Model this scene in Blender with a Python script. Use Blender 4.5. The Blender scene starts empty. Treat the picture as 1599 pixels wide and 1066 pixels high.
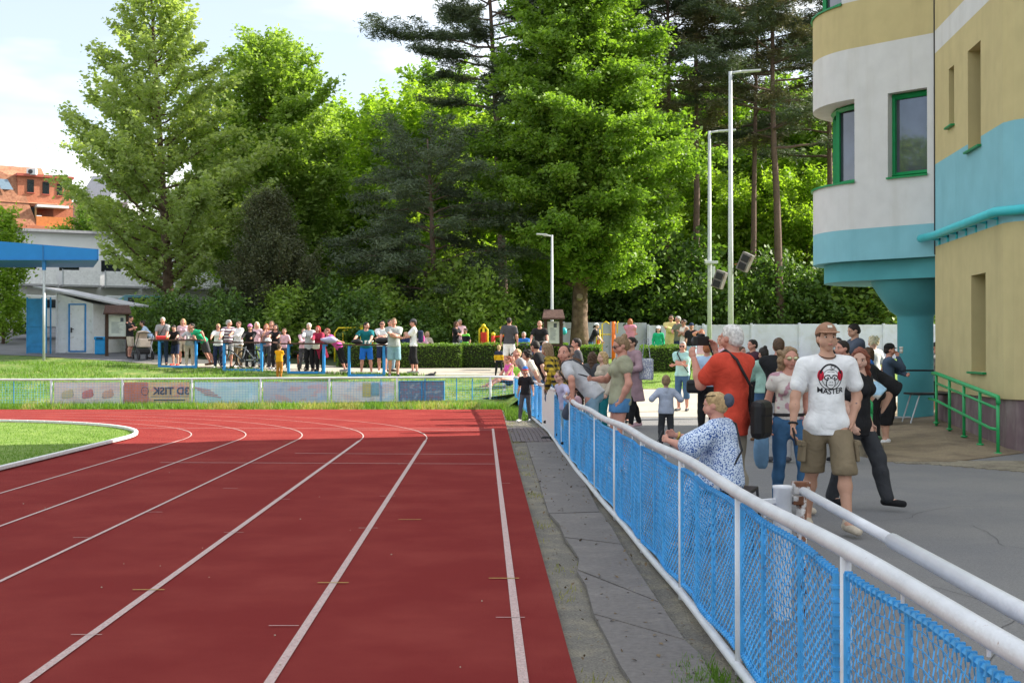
import bpy, math, random
import numpy as np
from mathutils import Vector, Matrix
random.seed(7); rng = np.random.default_rng(11)
scene = bpy.context.scene; COL = scene.collection
R = math.radians
# ------------------------------------------------------------------ camera
CAM_Z = 1.65; F = 2000.0; CX, CY = 799.5, 533.0; PITCH = math.atan(15/F)
cd = bpy.data.cameras.new('camera'); cam = bpy.data.objects.new('camera', cd); COL.objects.link(cam)
cam.location = (0, 0, CAM_Z); cam.rotation_euler = (math.pi/2+PITCH, 0, 0)
cd.sensor_width = 36; cd.lens = F/1599*36; cd.clip_start = .1; cd.clip_end = 2000
scene.camera = cam
# ------------------------------------------------------------------ light
SUN_EL, SUN_AZ = R(33), R(71)      # azimuth clockwise from +Y
w = bpy.data.worlds.new("World"); scene.world = w; w.use_nodes = True
nt = w.node_tree; nt.nodes.clear()
def N(nt, t, **k):
    n = nt.nodes.new(t)
    for a, b in k.items():
        if a.startswith('i_'):
            n.inputs[a[2:].replace('_', ' ')].default_value = b
        else: setattr(n, a, b)
    return n
sky = N(nt, 'ShaderNodeTexSky', sky_type='NISHITA', sun_disc=False, sun_elevation=SUN_EL, sun_rotation=SUN_AZ, altitude=200, air_density=1.0, dust_density=1.5, ozone_density=1.5)
tc = N(nt, 'ShaderNodeTexCoord'); mp = N(nt, 'ShaderNodeMapping'); mp.inputs['Scale'].default_value = (1, 1, 3.4); mp.inputs['Location'].default_value = (.4, .2, .3)
nz = N(nt, 'ShaderNodeTexNoise', i_Scale=2.3, i_Detail=5.0, i_Roughness=.52)
cr = N(nt, 'ShaderNodeValToRGB'); cr.color_ramp.elements[0].position = .42; cr.color_ramp.elements[0].color = (.30, .30, .30, 1); cr.color_ramp.elements[1].position = .60
mx = N(nt, 'ShaderNodeMix', data_type='RGBA'); mx.inputs[7].default_value = (7.8, 8.0, 8.1, 1)
bgd = N(nt, 'ShaderNodeBackground', i_Strength=.09); wo = N(nt, 'ShaderNodeOutputWorld')
L = nt.links.new
L(tc.outputs['Generated'], mp.inputs[0]); L(mp.outputs[0], nz.inputs['Vector']); L(nz.outputs[0], cr.inputs[0])
L(cr.outputs[0], mx.inputs[0]); L(sky.outputs[0], mx.inputs[6]); L(mx.outputs[2], bgd.inputs[0]); L(bgd.outputs[0], wo.inputs[0])
sd = bpy.data.lights.new('sun', 'SUN'); sd.energy = 5.0; sd.angle = R(.5); sd.color = (1, .93, .80)
sun = bpy.data.objects.new('sun', sd); COL.objects.link(sun)
sv = Vector((math.sin(SUN_AZ)*math.cos(SUN_EL), math.cos(SUN_AZ)*math.cos(SUN_EL), math.sin(SUN_EL)))
sun.rotation_euler = sv.to_track_quat('Z', 'Y').to_euler(); sun.location = (20, 20, 30)
vs = scene.view_settings; vs.view_transform = 'Standard'; vs.look = 'None'; vs.gamma = 1; vs.use_curve_mapping = False
vs.exposure = 1.27
try:
    scene.cycles.max_bounces = 6; scene.cycles.diffuse_bounces = 3; scene.cycles.glossy_bounces = 2; scene.cycles.transmission_bounces = 4; scene.cycles.transparent_max_bounces = 6
except Exception: pass
# ------------------------------------------------------------------ pixel helpers
def ray(px, py):
    x, y, z = (px-CX), F, (CY-py); c, s = math.cos(PITCH), math.sin(PITCH)
    return np.array((x, y*c-z*s, y*s+z*c))
def W(px, py, Y):
    r = ray(px, py); t = Y/r[1]; return (r[0]*t, Y, CAM_Z+r[2]*t)
def G(px, py, z=0.):
    r = ray(px, py); t = (z-CAM_Z)/r[2]; return (r[0]*t, r[1]*t, z)
def XA(px, Y): return W(px, 548, Y)[0]
def ZA(py, Y): return W(800, py, Y)[2]
# ------------------------------------------------------------------ object helpers
def tag(o, label=None, cat=None, group=None, kind=None):
    if label: o['label'] = label
    if cat: o['category'] = cat
    if group: o['group'] = group
    if kind: o['kind'] = kind
    return o
def empty(name, loc=(0, 0, 0), rz=0, label=None, cat=None, group=None):
    o = bpy.data.objects.new(name, None); COL.objects.link(o); o.location = loc; o.rotation_euler = (0, 0, rz); o.empty_display_size = .1
    return tag(o, label, cat, group)
def mesh_obj(name, V, Fc, mats, parent=None, smooth=False, midx=None):
    me = bpy.data.meshes.new(name)
    V = np.asarray(V, dtype=np.float32).reshape(-1, 3)
    if isinstance(Fc, np.ndarray):
        n, k = Fc.shape
        me.vertices.add(len(V)); me.vertices.foreach_set('co', V.ravel())
        me.loops.add(n*k); me.loops.foreach_set('vertex_index', Fc.astype(np.int32).ravel())
        me.polygons.add(n); me.polygons.foreach_set('loop_start', np.arange(0, n*k, k, dtype=np.int32))
        try: me.polygons.foreach_set('loop_total', np.full(n, k, dtype=np.int32))
        except Exception: pass
    else:
        me.from_pydata([tuple(map(float, v)) for v in V], [], Fc)
    if not isinstance(mats, (list, tuple)): mats = [mats]
    for m in mats: me.materials.append(m)
    if midx is not None: me.polygons.foreach_set('material_index', np.asarray(midx, dtype=np.int32))
    if smooth: me.polygons.foreach_set('use_smooth', np.ones(len(me.polygons), dtype=bool))
    me.update(calc_edges=True); me.validate()
    o = bpy.data.objects.new(name, me); COL.objects.link(o)
    if parent is not None: o.parent = parent
    return o
class MB:
    def __init__(s): s.v = []; s.f = []; s.m = []; s.mi = 0
    def add(s, vs, fs):
        b = len(s.v); s.v += [tuple(v) for v in vs]; s.f += [tuple(i+b for i in f) for f in fs]; s.m += [s.mi]*len(fs)
        return s
    def box(s, c, d, rz=0, rx=0, ry=0):
        hx, hy, hz = d[0]/2, d[1]/2, d[2]/2
        M = Matrix.Rotation(rz, 3, 'Z') @ Matrix.Rotation(ry, 3, 'Y') @ Matrix.Rotation(rx, 3, 'X')
        vs = [M @ Vector((x, y, z)) + Vector(c) for x in (-hx, hx) for y in (-hy, hy) for z in (-hz, hz)]
        return s.add(vs, [(0, 1, 3, 2), (4, 6, 7, 5), (0, 4, 5, 1), (2, 3, 7, 6), (0, 2, 6, 4), (1, 5, 7, 3)])
    def tube(s, pts, r, n=8, cap=True, closed=False):
        P = [Vector(p) for p in pts]; m = len(P); rr = r if isinstance(r, (list, tuple)) else [r]*m
        vs = []; u = None
        for i, p in enumerate(P):
            if closed: t = P[(i+1) % m]-P[i-1]
            else: t = P[min(i+1, m-1)]-P[max(i-1, 0)]
            t = t.normalized() if t.length > 1e-9 else Vector((0, 0, 1))
            if u is None:
                u = t.cross(Vector((0, 0, 1)))
                if u.length < .05: u = t.cross(Vector((0, 1, 0)))
            u = (u-t*u.dot(t)); u.normalize(); v = t.cross(u)
            for k in range(n):
                a = 2*math.pi*k/n; vs.append(p+(u*math.cos(a)+v*math.sin(a))*rr[i])
        fs = []
        for i in range(m if closed else m-1):
            j = (i+1) % m
            for k in range(n):
                l = (k+1) % n; fs.append((i*n+k, i*n+l, j*n+l, j*n+k))
        if cap and not closed: fs += [tuple(range(n-1, -1, -1)), tuple(range((m-1)*n, m*n))]
        return s.add(vs, fs)
    def lathe(s, prof, c=(0, 0, 0), n=20, cap=True):
        vs = []; fs = []; m = len(prof)
        for r, z in prof:
            for k in range(n):
                a = 2*math.pi*k/n; vs.append((c[0]+r*math.cos(a), c[1]+r*math.sin(a), c[2]+z))
        for i in range(m-1):
            for k in range(n):
                l = (k+1) % n; fs.append((i*n+k, i*n+l, (i+1)*n+l, (i+1)*n+k))
        if cap: fs += [tuple(range(n-1, -1, -1)), tuple(range((m-1)*n, m*n))]
        return s.add(vs, fs)
    def prism(s, poly, z0, z1):
        """poly: list of (x,y) ccw"""
        n = len(poly); z0s = z0 if hasattr(z0, '__len__') else [z0]*n; z1s = z1 if hasattr(z1, '__len__') else [z1]*n
        vs = [(x, y, z0s[i]) for i, (x, y) in enumerate(poly)]+[(x, y, z1s[i]) for i, (x, y) in enumerate(poly)]
        fs = [tuple(range(n-1, -1, -1)), tuple(range(n, 2*n))]+[(i, (i+1) % n, (i+1) % n+n, i+n) for i in range(n)]
        return s.add(vs, fs)
    def ell(s, c, r, n=10, m=6, rz=0):
        vs = []; fs = []
        for i in range(m+1):
            th = math.pi*i/m
            for k in range(n):
                a = 2*math.pi*k/n; x, y = r[0]*math.sin(th)*math.cos(a), r[1]*math.sin(th)*math.sin(a)
                vs.append((c[0]+x*math.cos(rz)-y*math.sin(rz), c[1]+x*math.sin(rz)+y*math.cos(rz), c[2]+r[2]*math.cos(th)))
        for i in range(m):
            for k in range(n):
                l = (k+1) % n; fs.append((i*n+k, (i+1)*n+k, (i+1)*n+l, i*n+l))
        return s.add(vs, fs)
    def build(s, name, mats, parent=None, smooth=False, bevel=0):
        o = mesh_obj(name, s.v, s.f, mats, parent, smooth, s.m)
        if bevel:
            b = o.modifiers.new('bevel', 'BEVEL'); b.width = bevel; b.segments = 2; b.limit_method = 'ANGLE'
        return o
# ------------------------------------------------------------------ materials
MATS = {}
def mat(name, c, rough=.75, var=.12, scale=6., bump=.0, bscale=40., metal=0., c2=None, c2pos=(.45, .65), c2scale=3., spec=.3, detail=4., zst=1.):
    if name in MATS: return MATS[name]
    m = bpy.data.materials.new(name); m.use_nodes = True; t = m.node_tree; t.nodes.clear(); l = t.links.new
    out = N(t, 'ShaderNodeOutputMaterial'); b = N(t, 'ShaderNodeBsdfPrincipled'); l(b.outputs[0], out.inputs[0])
    b.inputs['Roughness'].default_value = rough; b.inputs['Metallic'].default_value = metal; b.inputs['Specular IOR Level'].default_value = spec
    co = N(t, 'ShaderNodeTexCoord')
    n1 = N(t, 'ShaderNodeTexNoise', i_Scale=scale, i_Detail=detail); l(co.outputs['Object'], n1.inputs['Vector'])
    mr = N(t, 'ShaderNodeMapRange', i_From_Min=.3, i_From_Max=.7, i_To_Min=1-var, i_To_Max=1+var); l(n1.outputs[0], mr.inputs[0])
    vm = N(t, 'ShaderNodeVectorMath', operation='SCALE'); l(mr.outputs[0], vm.inputs['Scale'])
    if c2 is not None:
        n2 = N(t, 'ShaderNodeTexNoise', i_Scale=c2scale, i_Detail=6., i_Roughness=.6); mpz = N(t, 'ShaderNodeMapping'); mpz.inputs['Scale'].default_value = (1, 1, zst); l(co.outputs['Object'], mpz.inputs[0]); l(mpz.outputs[0], n2.inputs['Vector'])
        m2 = N(t, 'ShaderNodeMapRange', i_From_Min=c2pos[0], i_From_Max=c2pos[1]); l(n2.outputs[0], m2.inputs[0])
        mm = N(t, 'ShaderNodeMix', data_type='RGBA'); mm.inputs[6].default_value = (*c, 1); mm.inputs[7].default_value = (*c2, 1)
        l(m2.outputs[0], mm.inputs[0]); l(mm.outputs[2], vm.inputs[0])
    else: vm.inputs[0].default_value = c
    l(vm.outputs[0], b.inputs['Base Color'])
    if bump:
        n3 = N(t, 'ShaderNodeTexNoise', i_Scale=bscale, i_Detail=3.); l(co.outputs['Object'], n3.inputs['Vector'])
        bp = N(t, 'ShaderNodeBump', i_Strength=bump, i_Distance=.02); l(n3.outputs[0], bp.inputs['Height']); l(bp.outputs[0], b.inputs['Normal'])
    MATS[name] = m; return m
def leafmat(name, c, c2=None, trans=.5, rough=.55):
    m = bpy.data.materials.new(name); m.use_nodes = True; t = m.node_tree; t.nodes.clear(); l = t.links.new
    out = N(t, 'ShaderNodeOutputMaterial'); ms = N(t, 'ShaderNodeMixShader', i_Fac=trans)
    b = N(t, 'ShaderNodeBsdfPrincipled', i_Roughness=rough); tr = N(t, 'ShaderNodeBsdfTranslucent')
    co = N(t, 'ShaderNodeTexCoord'); n1 = N(t, 'ShaderNodeTexNoise', i_Scale=.55, i_Detail=4.); l(co.outputs['Object'], n1.inputs['Vector'])
    n2 = N(t, 'ShaderNodeTexWhiteNoise'); g = N(t, 'ShaderNodeNewGeometry'); l(g.outputs['Random Per Island'], n2.inputs['Vector'])
    ad = N(t, 'ShaderNodeMath', operation='MULTIPLY_ADD')
    l(g.outputs['Random Per Island'], ad.inputs[0]); ad.inputs[1].default_value = .45; l(n1.outputs[0], ad.inputs[2])
    mr = N(t, 'ShaderNodeMapRange', i_From_Min=.45, i_From_Max=1.0); l(ad.outputs[0], mr.inputs[0])
    mm = N(t, 'ShaderNodeMix', data_type='RGBA'); mm.inputs[6].default_value = (*c, 1); mm.inputs[7].default_value = (*(c2 or tuple(x*1.7 for x in c)), 1)
    l(mr.outputs[0], mm.inputs[0]); l(mm.outputs[2], b.inputs['Base Color'])
    v = N(t, 'ShaderNodeVectorMath', operation='MULTIPLY'); v.inputs[1].default_value = (1.25, 1.35, .5); l(mm.outputs[2], v.inputs[0]); l(v.outputs[0], tr.inputs[0])
    l(b.outputs[0], ms.inputs[1]); l(tr.outputs[0], ms.inputs[2]); l(ms.outputs[0], out.inputs[0])
    MATS[name] = m; return m
M_white = mat('white_paint', (.74, .74, .75), .4, .05, 9, c2=(.45, .40, .36), c2pos=(.62, .74), c2scale=14, spec=.5)
M_rail = mat('worn_white_rail', (.66, .67, .70), .38, .10, 5, bump=.15, bscale=60, c2=(.30, .17, .13), c2pos=(.68, .74), c2scale=22, spec=.5)
M_blue = mat('blue_paint', (.04, .27, .62), .45, .15, 12, c2=(.10, .05, .03), c2pos=(.68, .76), c2scale=18)
M_bluewire = mat('blue_wire', (.07, .37, .76), .4, .18, 9, c2=(.12, .07, .05), c2pos=(.66, .74), c2scale=7)
M_grey = mat('galvanised_steel', (.50, .53, .55), .45, .08, 8, metal=.1)
M_black = mat('black_plastic', (.016, .016, .018), .5, .2, 9)
M_dark = mat('dark_metal', (.05, .05, .055), .45)
M_wood = mat('dark_brown_wood', (.055, .03, .02), .7, .3, 12, bump=.3)
M_bark = mat('bark', (.13, .085, .062), .95, .35, 5, bump=.9, bscale=9, c2=(.20, .14, .105), c2scale=3)
M_pbark = mat('pine_bark', (.185, .125, .10), .95, .38, 4, bump=1.0, bscale=7, c2=(.085, .06, .052), c2scale=4)
M_glass = mat('dark_glass', (.02, .025, .03), .06, .1, 3, spec=.9)
# ------------------------------------------------------------------ terrain
FENCE = [(-3, 1.15), (0, 1.22), (2.6, 1.235), (4.65, 1.21), (6.7, 1.185), (8.7, 1.15), (10.7, 1.09), (12.8, 1.03), (14.9, .97), (18.7, .875), (22.8, .80), (26, .76), (29, .63), (32, .46), (35, .27), (38.5, .07)]
FY = [p[0] for p in FENCE]; FX = [p[1] for p in FENCE]
def fx(Y): return float(np.interp(Y, FY, FX))
def sstep(a, b, x):
    t = np.clip((x-a)/(b-a), 0, 1); return t*t*(3-2*t)
def path_y(X): return np.where(X < -4.9, 43.-(X+4.9)*.486, 43.)
def path_z(X): return np.interp(X, [-40, -25, -18.6, -15, -12, -5, 0, 1], [2.0, 1.62, 1.45, 1.28, 1.08, .83, .83, .83])
def Hh(X, Y):
    X = np.asarray(X, float); Y = np.asarray(Y, float)
    yp = path_y(X); zp = path_z(X)
    bank = -.03+(zp+.03)*sstep(38.4, 1, 0)*0
    t = np.clip((Y-37.6)/(yp-37.6), 0, 1)
    bank = .02+(zp-.02)*(t**.8)
    left = np.where(Y < yp, bank, zp+np.clip(Y-yp, 0, 8)*.035+np.clip(Y-yp-8, 0, 60)*.075)
    left = np.where(Y < 36.6, -.03, left)
    right = np.interp(Y, [-50, 33, 40, 44, 55, 65, 150], [.13, .13, .50, 1.08, 1.22, 1.3, 4.])
    wgt = sstep(-.5, 2.5, X)
    far = left*(1-wgt)+right*wgt
    fxa = np.interp(Y, FY, FX)
    near = np.where(X > fxa, right, -.03)
    m = sstep(35.5, 38.5, Y)
    return np.where(Y < 36.6, near, np.where(Y < 38.5, np.where(X > fxa, right, left), far))
def HZ(X, Y): return float(Hh(X, Y))
def sheet(name, ys, xl, xr, n, off, m, hf=Hh, kind='structure', smooth=True):
    ys = np.asarray(ys, float); u = np.linspace(0, 1, n)
    a = np.array([xl(y) for y in ys])[:, None]; b = np.array([xr(y) for y in ys])[:, None]
    X = a+(b-a)*u[None]; Y = np.repeat(ys[:, None], n, 1); Z = hf(X, Y)+off
    V = np.stack([X, Y, Z], -1).reshape(-1, 3); i, j = np.meshgrid(np.arange(len(ys)-1), np.arange(n-1), indexing='ij')
    q = (i*n+j).ravel(); Fq = np.stack([q, q+1, q+n+1, q+n], 1)
    o = mesh_obj(name, V, Fq, m, None, smooth); tag(o, kind=kind); return o
M_ground = mat('soil', (.09, .075, .055), .95, .3, 2, bump=.4)
M_track = mat('red_track_rubber', (.225, .032, .030), 1.0, .20, 160, bump=.6, bscale=300, c2=(.28, .050, .043), c2pos=(.42, .72), c2scale=.9, spec=.04)
M_line = mat('faded_white_line', (.50, .38, .36), .85, .2, 60, c2=(.30, .09, .08), c2pos=(.52, .68), c2scale=120)
M_yline = mat('yellow_line_mark', (.42, .30, .08), .85, .2, 60)
M_grassnear = mat('mown_grass', (.13, .22, .03), .9, .3, 60, bump=.8, bscale=120, c2=(.22, .31, .065), c2pos=(.4, .7), c2scale=1.6)
M_grassbank = mat('bank_grass', (.10, .175, .028), .9, .4, 10, bump=.9, bscale=30, c2=(.24, .25, .08), c2pos=(.48, .68), c2scale=1.4)
M_wornbank = mat('worn_bank', (.20, .20, .09), .95, .3, 6, bump=.8, bscale=20, c2=(.10, .16, .03), c2pos=(.42, .55), c2scale=1.4)
M_asph = mat('asphalt', (.18, .178, .182), .9, .22, 120, bump=.35, bscale=260, c2=(.21, .205, .20), c2pos=(.44, .60), c2scale=.5)
M_path = mat('pale_path', (.42, .375, .31), .9, .1, 40, bump=.2, bscale=90, c2=(.35, .32, .27), c2scale=.8)
M_lot = mat('car_park_asphalt', (.16, .16, .17), .9, .1, 30, c2=(.12, .12, .13), c2scale=.5)
M_dirt = mat('grey_dirt', (.19, .175, .15), .95, .35, 70, bump=.9, bscale=90, c2=(.26, .235, .18), c2pos=(.45, .62), c2scale=3)
M_mat = mat('dark_rubber_mat', (.165, .150, .142), .9, .14, 25, bump=.25, bscale=50, c2=(.22, .20, .185), c2pos=(.5, .72), c2scale=2.2)
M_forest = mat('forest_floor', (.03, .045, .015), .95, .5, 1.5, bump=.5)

# base ground to the horizon
xs = np.concatenate([np.linspace(-700, -60, 9), np.linspace(-50, 50, 101), np.linspace(60, 700, 9)])
ys = np.concatenate([np.linspace(-300, -20, 6), np.linspace(-10, 100, 111), np.linspace(120, 900, 9)])
X, Y = np.meshgrid(xs, ys); 
Z = np.where(Y < 42, np.where(Y < 36.6, -.12, np.minimum(Hh(X, Y)-.12, 3)), Hh(X, Y)-.12); Z = np.where(Y > 120, 6, Z); Z = np.where((Y < 60) & (Y >= 36.6), np.minimum(Z, 6), Z)
V = np.stack([X, Y, Z], -1).reshape(-1, 3); n = len(xs)
i, j = np.meshgrid(np.arange(len(ys)-1), np.arange(n-1), indexing='ij'); q = (i*n+j).ravel()
tag(mesh_obj('ground', V, np.stack([q, q+1, q+n+1, q+n], 1), M_ground, None, True), kind='structure')

# track: one red sheet, right edge parallel to the lanes
edge = lambda y: .455-.0205*y
def flat(z):
    return lambda X, Y: np.full(np.shape(X), z)
sheet('running_track', [-6, 5, 15, 25, 30, 36.3], lambda y: -45, edge, 8, 0, M_track, flat(0.))
mb = MB(); ysl = [-6, 5, 15, 25, 30, 36.3]
mb.tube([(edge(y)-.01, y, -.012) for y in ysl], .013, 6); tag(mb.build('track_edge', M_track), kind='structure')
# infield and kerb
CXc, CYc, RI = -13.4, 23.6, 6.65
def lane(o, y): return .20-.0223*y-o
inner = [(lane(6.85, y), y) for y in np.linspace(-6, CYc, 20)]
x0 = inner[-1][0]; RI = x0-CXc
inner += [(CXc+RI*math.cos(a), CYc+RI*math.sin(a)) for a in np.linspace(.06, math.pi/2, 22)]+[(-45, CYc+RI)]
vsf = []; fsf = []
for k, (x, y) in enumerate(inner[:-1]): pass
poly = [(x, y) for x, y in inner]+[(-45, -6)]
mb = MB(); mb.add([(x, y, .012) for x, y in poly], [tuple(range(len(poly)))]); 
tag(mb.build('infield_grass', M_grassnear), kind='structure')
M_kerb = mat('white_kerb', (.66, .66, .66), .6, .1, 15)
mb = MB(); P = np.array(inner); seg = np.concatenate([[0], np.cumsum(np.hypot(*np.diff(P, axis=0).T))])
d = np.arange(8, seg[-1], .5)
kx = np.interp(d, seg, P[:, 0]); ky = np.interp(d, seg, P[:, 1])
for a in range(len(d)-1):
    x, y, x2, y2 = kx[a], ky[a], kx[a+1], ky[a+1]; ang = math.atan2(y2-y, x2-x)
    mb.box(((x+x2)/2, (y+y2)/2, .045), (.485, .075, .055), rz=ang)
k = mb.build('track_kerb', M_kerb, bevel=.008); tag(k, kind='structure')
# lane lines
def strip(pts, wdt, z, mm):
    mb_ = MB(); P = [Vector((x, y, 0)) for x, y in pts]; vs = []
    for i_, p in enumerate(P):
        t = (P[min(i_+1, len(P)-1)]-P[max(i_-1, 0)]).normalized(); n_ = Vector((-t.y, t.x, 0))*wdt/2
        vs += [(p.x+n_.x, p.y+n_.y, z), (p.x-n_.x, p.y-n_.y, z)]
    return vs, [(2*i_, 2*i_+1, 2*i_+3, 2*i_+2) for i_ in range(len(P)-1)]
lm = MB()
for o_ in (0, 1.265, 2.48, 3.66, 4.75, 5.8):
    r_ = lane(o_, CYc)-CXc
    pts = [(lane(o_, y), y) for y in np.linspace(-5, CYc, 12)]
    if o_ > 0: pts += [(CXc+r_*math.cos(a), CYc+r_*math.sin(a)*(1-.03*(o_ < 2))) for a in np.linspace(.05, math.pi/2+.8, 40)]
    else: pts += [(lane(0, y), y) for y in (25, 27.2)]
    ns_ = 12; wdl = .052 if o_ < 3 else .034
    lm.add(*strip(pts[:ns_], wdl, .006, None)); lm.add(*strip(pts[ns_-1:], .022 if o_ else .05, .006, None))
for yy, xa, xb in ((20.4, -3.5, -.3), (18.7, -5.2, -.2), (26.6, -4, -.4), (27.2, -9, -.4)):
    lm.add(*strip([(xa, yy+.25), (xb, yy)], .03, .0075, None))
for px_, py_ in ((443, 978), (575, 825), (605, 775), (135, 992), (365, 832), (640, 720), (360, 763), (130, 840), (440, 780), (240, 800), (785, 755), (797, 965)):
    g = G(px_, py_); lm.add(*strip([(g[0]-.09, g[1]), (g[0]+.09, g[1])], .013, .0085, None))
tag(lm.build('lane_lines', M_line), kind='structure')
ym = MB()
for px_, py_ in ((520, 911), (232, 922), (787, 904), (640, 812), (452, 690)):
    g = G(px_, py_); ym.add(*strip([(g[0]-.11, g[1]), (g[0]+.11, g[1])], .02, .010, None))
tag(ym.build('relay_marks', M_yline), kind='structure')
# strip between track and fence
sheet('dirt_strip', np.linspace(-6, 38.4, 60), lambda y: edge(y)+.005, lambda y: fx(y)+.12, 8, 0, M_dirt, lambda X, Y: -.035+.012*np.sin(X*17+Y*3)+.008*np.sin(Y*9.1+X*5))
def pxpoly(name, pts, z0, z1, mm, thick=True):
    P = [G(x, y, z1)[:2] for x, y in pts]; mb_ = MB()
    a = sum(P[i_][0]*P[(i_+1) % len(P)][1]-P[(i_+1) % len(P)][0]*P[i_][1] for i_ in range(len(P)))
    if a < 0: P = P[::-1]
    mb_.prism(P, z0, z1); return mb_.build(name, mm)
q3 = lambda x, y: (760+x/2.39, 620+y/2.39)
mats_ = [[(148, 167), (262, 165), (300, 205), (372, 330), (420, 425), (232, 432), (205, 345), (185, 280)],
         [(235, 434), (425, 428), (470, 490), (500, 545), (292, 520), (270, 470)],
         [(292, 524), (502, 548), (560, 640), (640, 760), (340, 640), (345, 600), (320, 560)],
         [(335, 644), (645, 765), (735, 900), (400, 805), (372, 700)],
         [(402, 810), (740, 905), (800, 960), (880, 1120), (580, 1120), (500, 1000), (450, 900)]]
for a, p in enumerate(mats_):
    o = pxpoly('rubber_mat', [q3(*t) for t in p], -.03, -.002+.006*(a % 2), M_mat); tag(o, kind='structure')
M_tile = mat('paver_tile', (.14, .12, .125), .9, .2, 40, bump=.3)
tm = MB()
for a in range(9):
    for b in range(6):
        xx = lambda u, v: (edge(v)+.04+(fx(v)-.06-edge(v)-.04)*u)
        v0 = 23.6+b*.72; u0 = a/9
        P = [(xx(u0+.006, v0), v0), (xx(u0+.105, v0), v0), (xx(u0+.105, v0+.69), v0+.69), (xx(u0+.006, v0+.69), v0+.69)]
        tm.prism(P, -.06, -.012+.003*((a*7+b*3) % 3))
tag(tm.build('paver_strip', M_tile), kind='structure')
# pavement right of the fence
ysp = np.concatenate([np.linspace(-8, 33, 60), np.linspace(33.6, 44, 24)])
o = sheet('asphalt_pavement', ysp, lambda y: fx(min(y, 38.5))+.10 if y < 38.5 else -1, lambda y: 30 if y < 36 else 18, 60, .0, M_asph)
kb = MB(); kb.add(*(lambda P: ([(x, y, HZ(x+.02, y)+.001) for x, y in P]+[(x, y, -.08) for x, y in P], [(i_, i_+1, i_+1+len(P), i_+len(P)) for i_ in range(len(P)-1)]))([(fx(y)+.10, y) for y in np.linspace(-8, 38.4, 60)]))
tag(kb.build('pavement_kerb', M_path), kind='structure')
# pale sunny path that joins it and runs off along the bank
sheet('pale_path', np.linspace(29.5, 43, 30), lambda y: fx(min(y, 38.5))+.13, lambda y: 14, 50, .006, M_path)
def band(name, f0, f1, xs_, nY, off, m):
    xs_ = np.asarray(xs_, float); u = np.linspace(0, 1, nY); Xg = np.repeat(xs_[:, None], nY, 1)
    a = np.array([f0(x) for x in xs_])[:, None]; b = np.array([f1(x) for x in xs_])[:, None]
    Yg = a+(b-a)*u[None]; Zg = Hh(Xg, Yg)+off
    V = np.stack([Xg, Yg, Zg], -1).reshape(-1, 3); i, j = np.meshgrid(np.arange(len(xs_)-1), np.arange(nY-1), indexing='ij')
    q = (i*nY+j).ravel(); o = mesh_obj(name, V, np.stack([q, q+nY, q+nY+1, q+1], 1), m, None, True); tag(o, kind='structure'); return o
pY = lambda x: float(path_y(np.array(x)))
xl_ = np.linspace(-42, 1.2, 90)
band('grass_bank', lambda x: 36.32, lambda x: pY(x)+.15, xl_, 22, 0, M_grassbank)
band('bank_path', lambda x: pY(x)+.1, lambda x: pY(x)+5.2, np.linspace(-14, 3.5, 50), 14, .01, M_path)
band('bank_road', lambda x: pY(x)+.1, lambda x: pY(x)+8.2, np.linspace(-42, -14, 40), 14, .012, M_lot)
band('car_park', lambda x: pY(x)+8., lambda x: 86, np.linspace(-60, -17.5, 40), 24, .012, M_lot)
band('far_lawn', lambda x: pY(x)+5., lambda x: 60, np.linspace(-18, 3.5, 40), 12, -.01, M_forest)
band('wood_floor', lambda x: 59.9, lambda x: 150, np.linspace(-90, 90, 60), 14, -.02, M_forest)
# lawn mound right of the path
sheet('lawn_mound', np.linspace(39.5, 60, 26), lambda y: 3.4 if y < 42.5 else 1.0, lambda y: 30, 40, .02, M_grassnear)
# debris specks on the rubber and hairline cracks in the asphalt
db = MB()
for q_ in range(26):
    y_ = 5.5+16*random.random()**1.5; x_ = lane(0, y_)+.3-random.random()*min(5.5, y_*.4); s_ = .003+.006*random.random(); db.box((x_, y_, .007), (s_, s_*1.4, .006), rz=random.random()*3)
tag(db.build('debris_specks', mat('pale_debris', (.42, .36, .28), .9, .4, 40)), 'pale specks of grit and petals lying on the red track', 'debris', kind='stuff')
ck = MB()
for x_, y_, a_, n_ in ((1.9, 5.2, 1.2, 26), (3.6, 8.5, .5, 22), (3.0, 13, 1.9, 26), (5.2, 12.2, 2.4, 20), (2.2, 17.5, .3, 24), (4.6, 20.5, 2.8, 24)):
    P_ = [(x_, y_)]
    for _ in range(n_): a_ += random.gauss(0, .28); P_.append((P_[-1][0]+.13*math.cos(a_), P_[-1][1]+.13*math.sin(a_)))
    ck.add(*strip([p for p in P_ if p[0] > fx(p[1])+.2], .004, .1335, None))
tag(ck.build('asphalt_cracks', mat('crack_dark', (.05, .05, .05), .95)), kind='structure')
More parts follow.
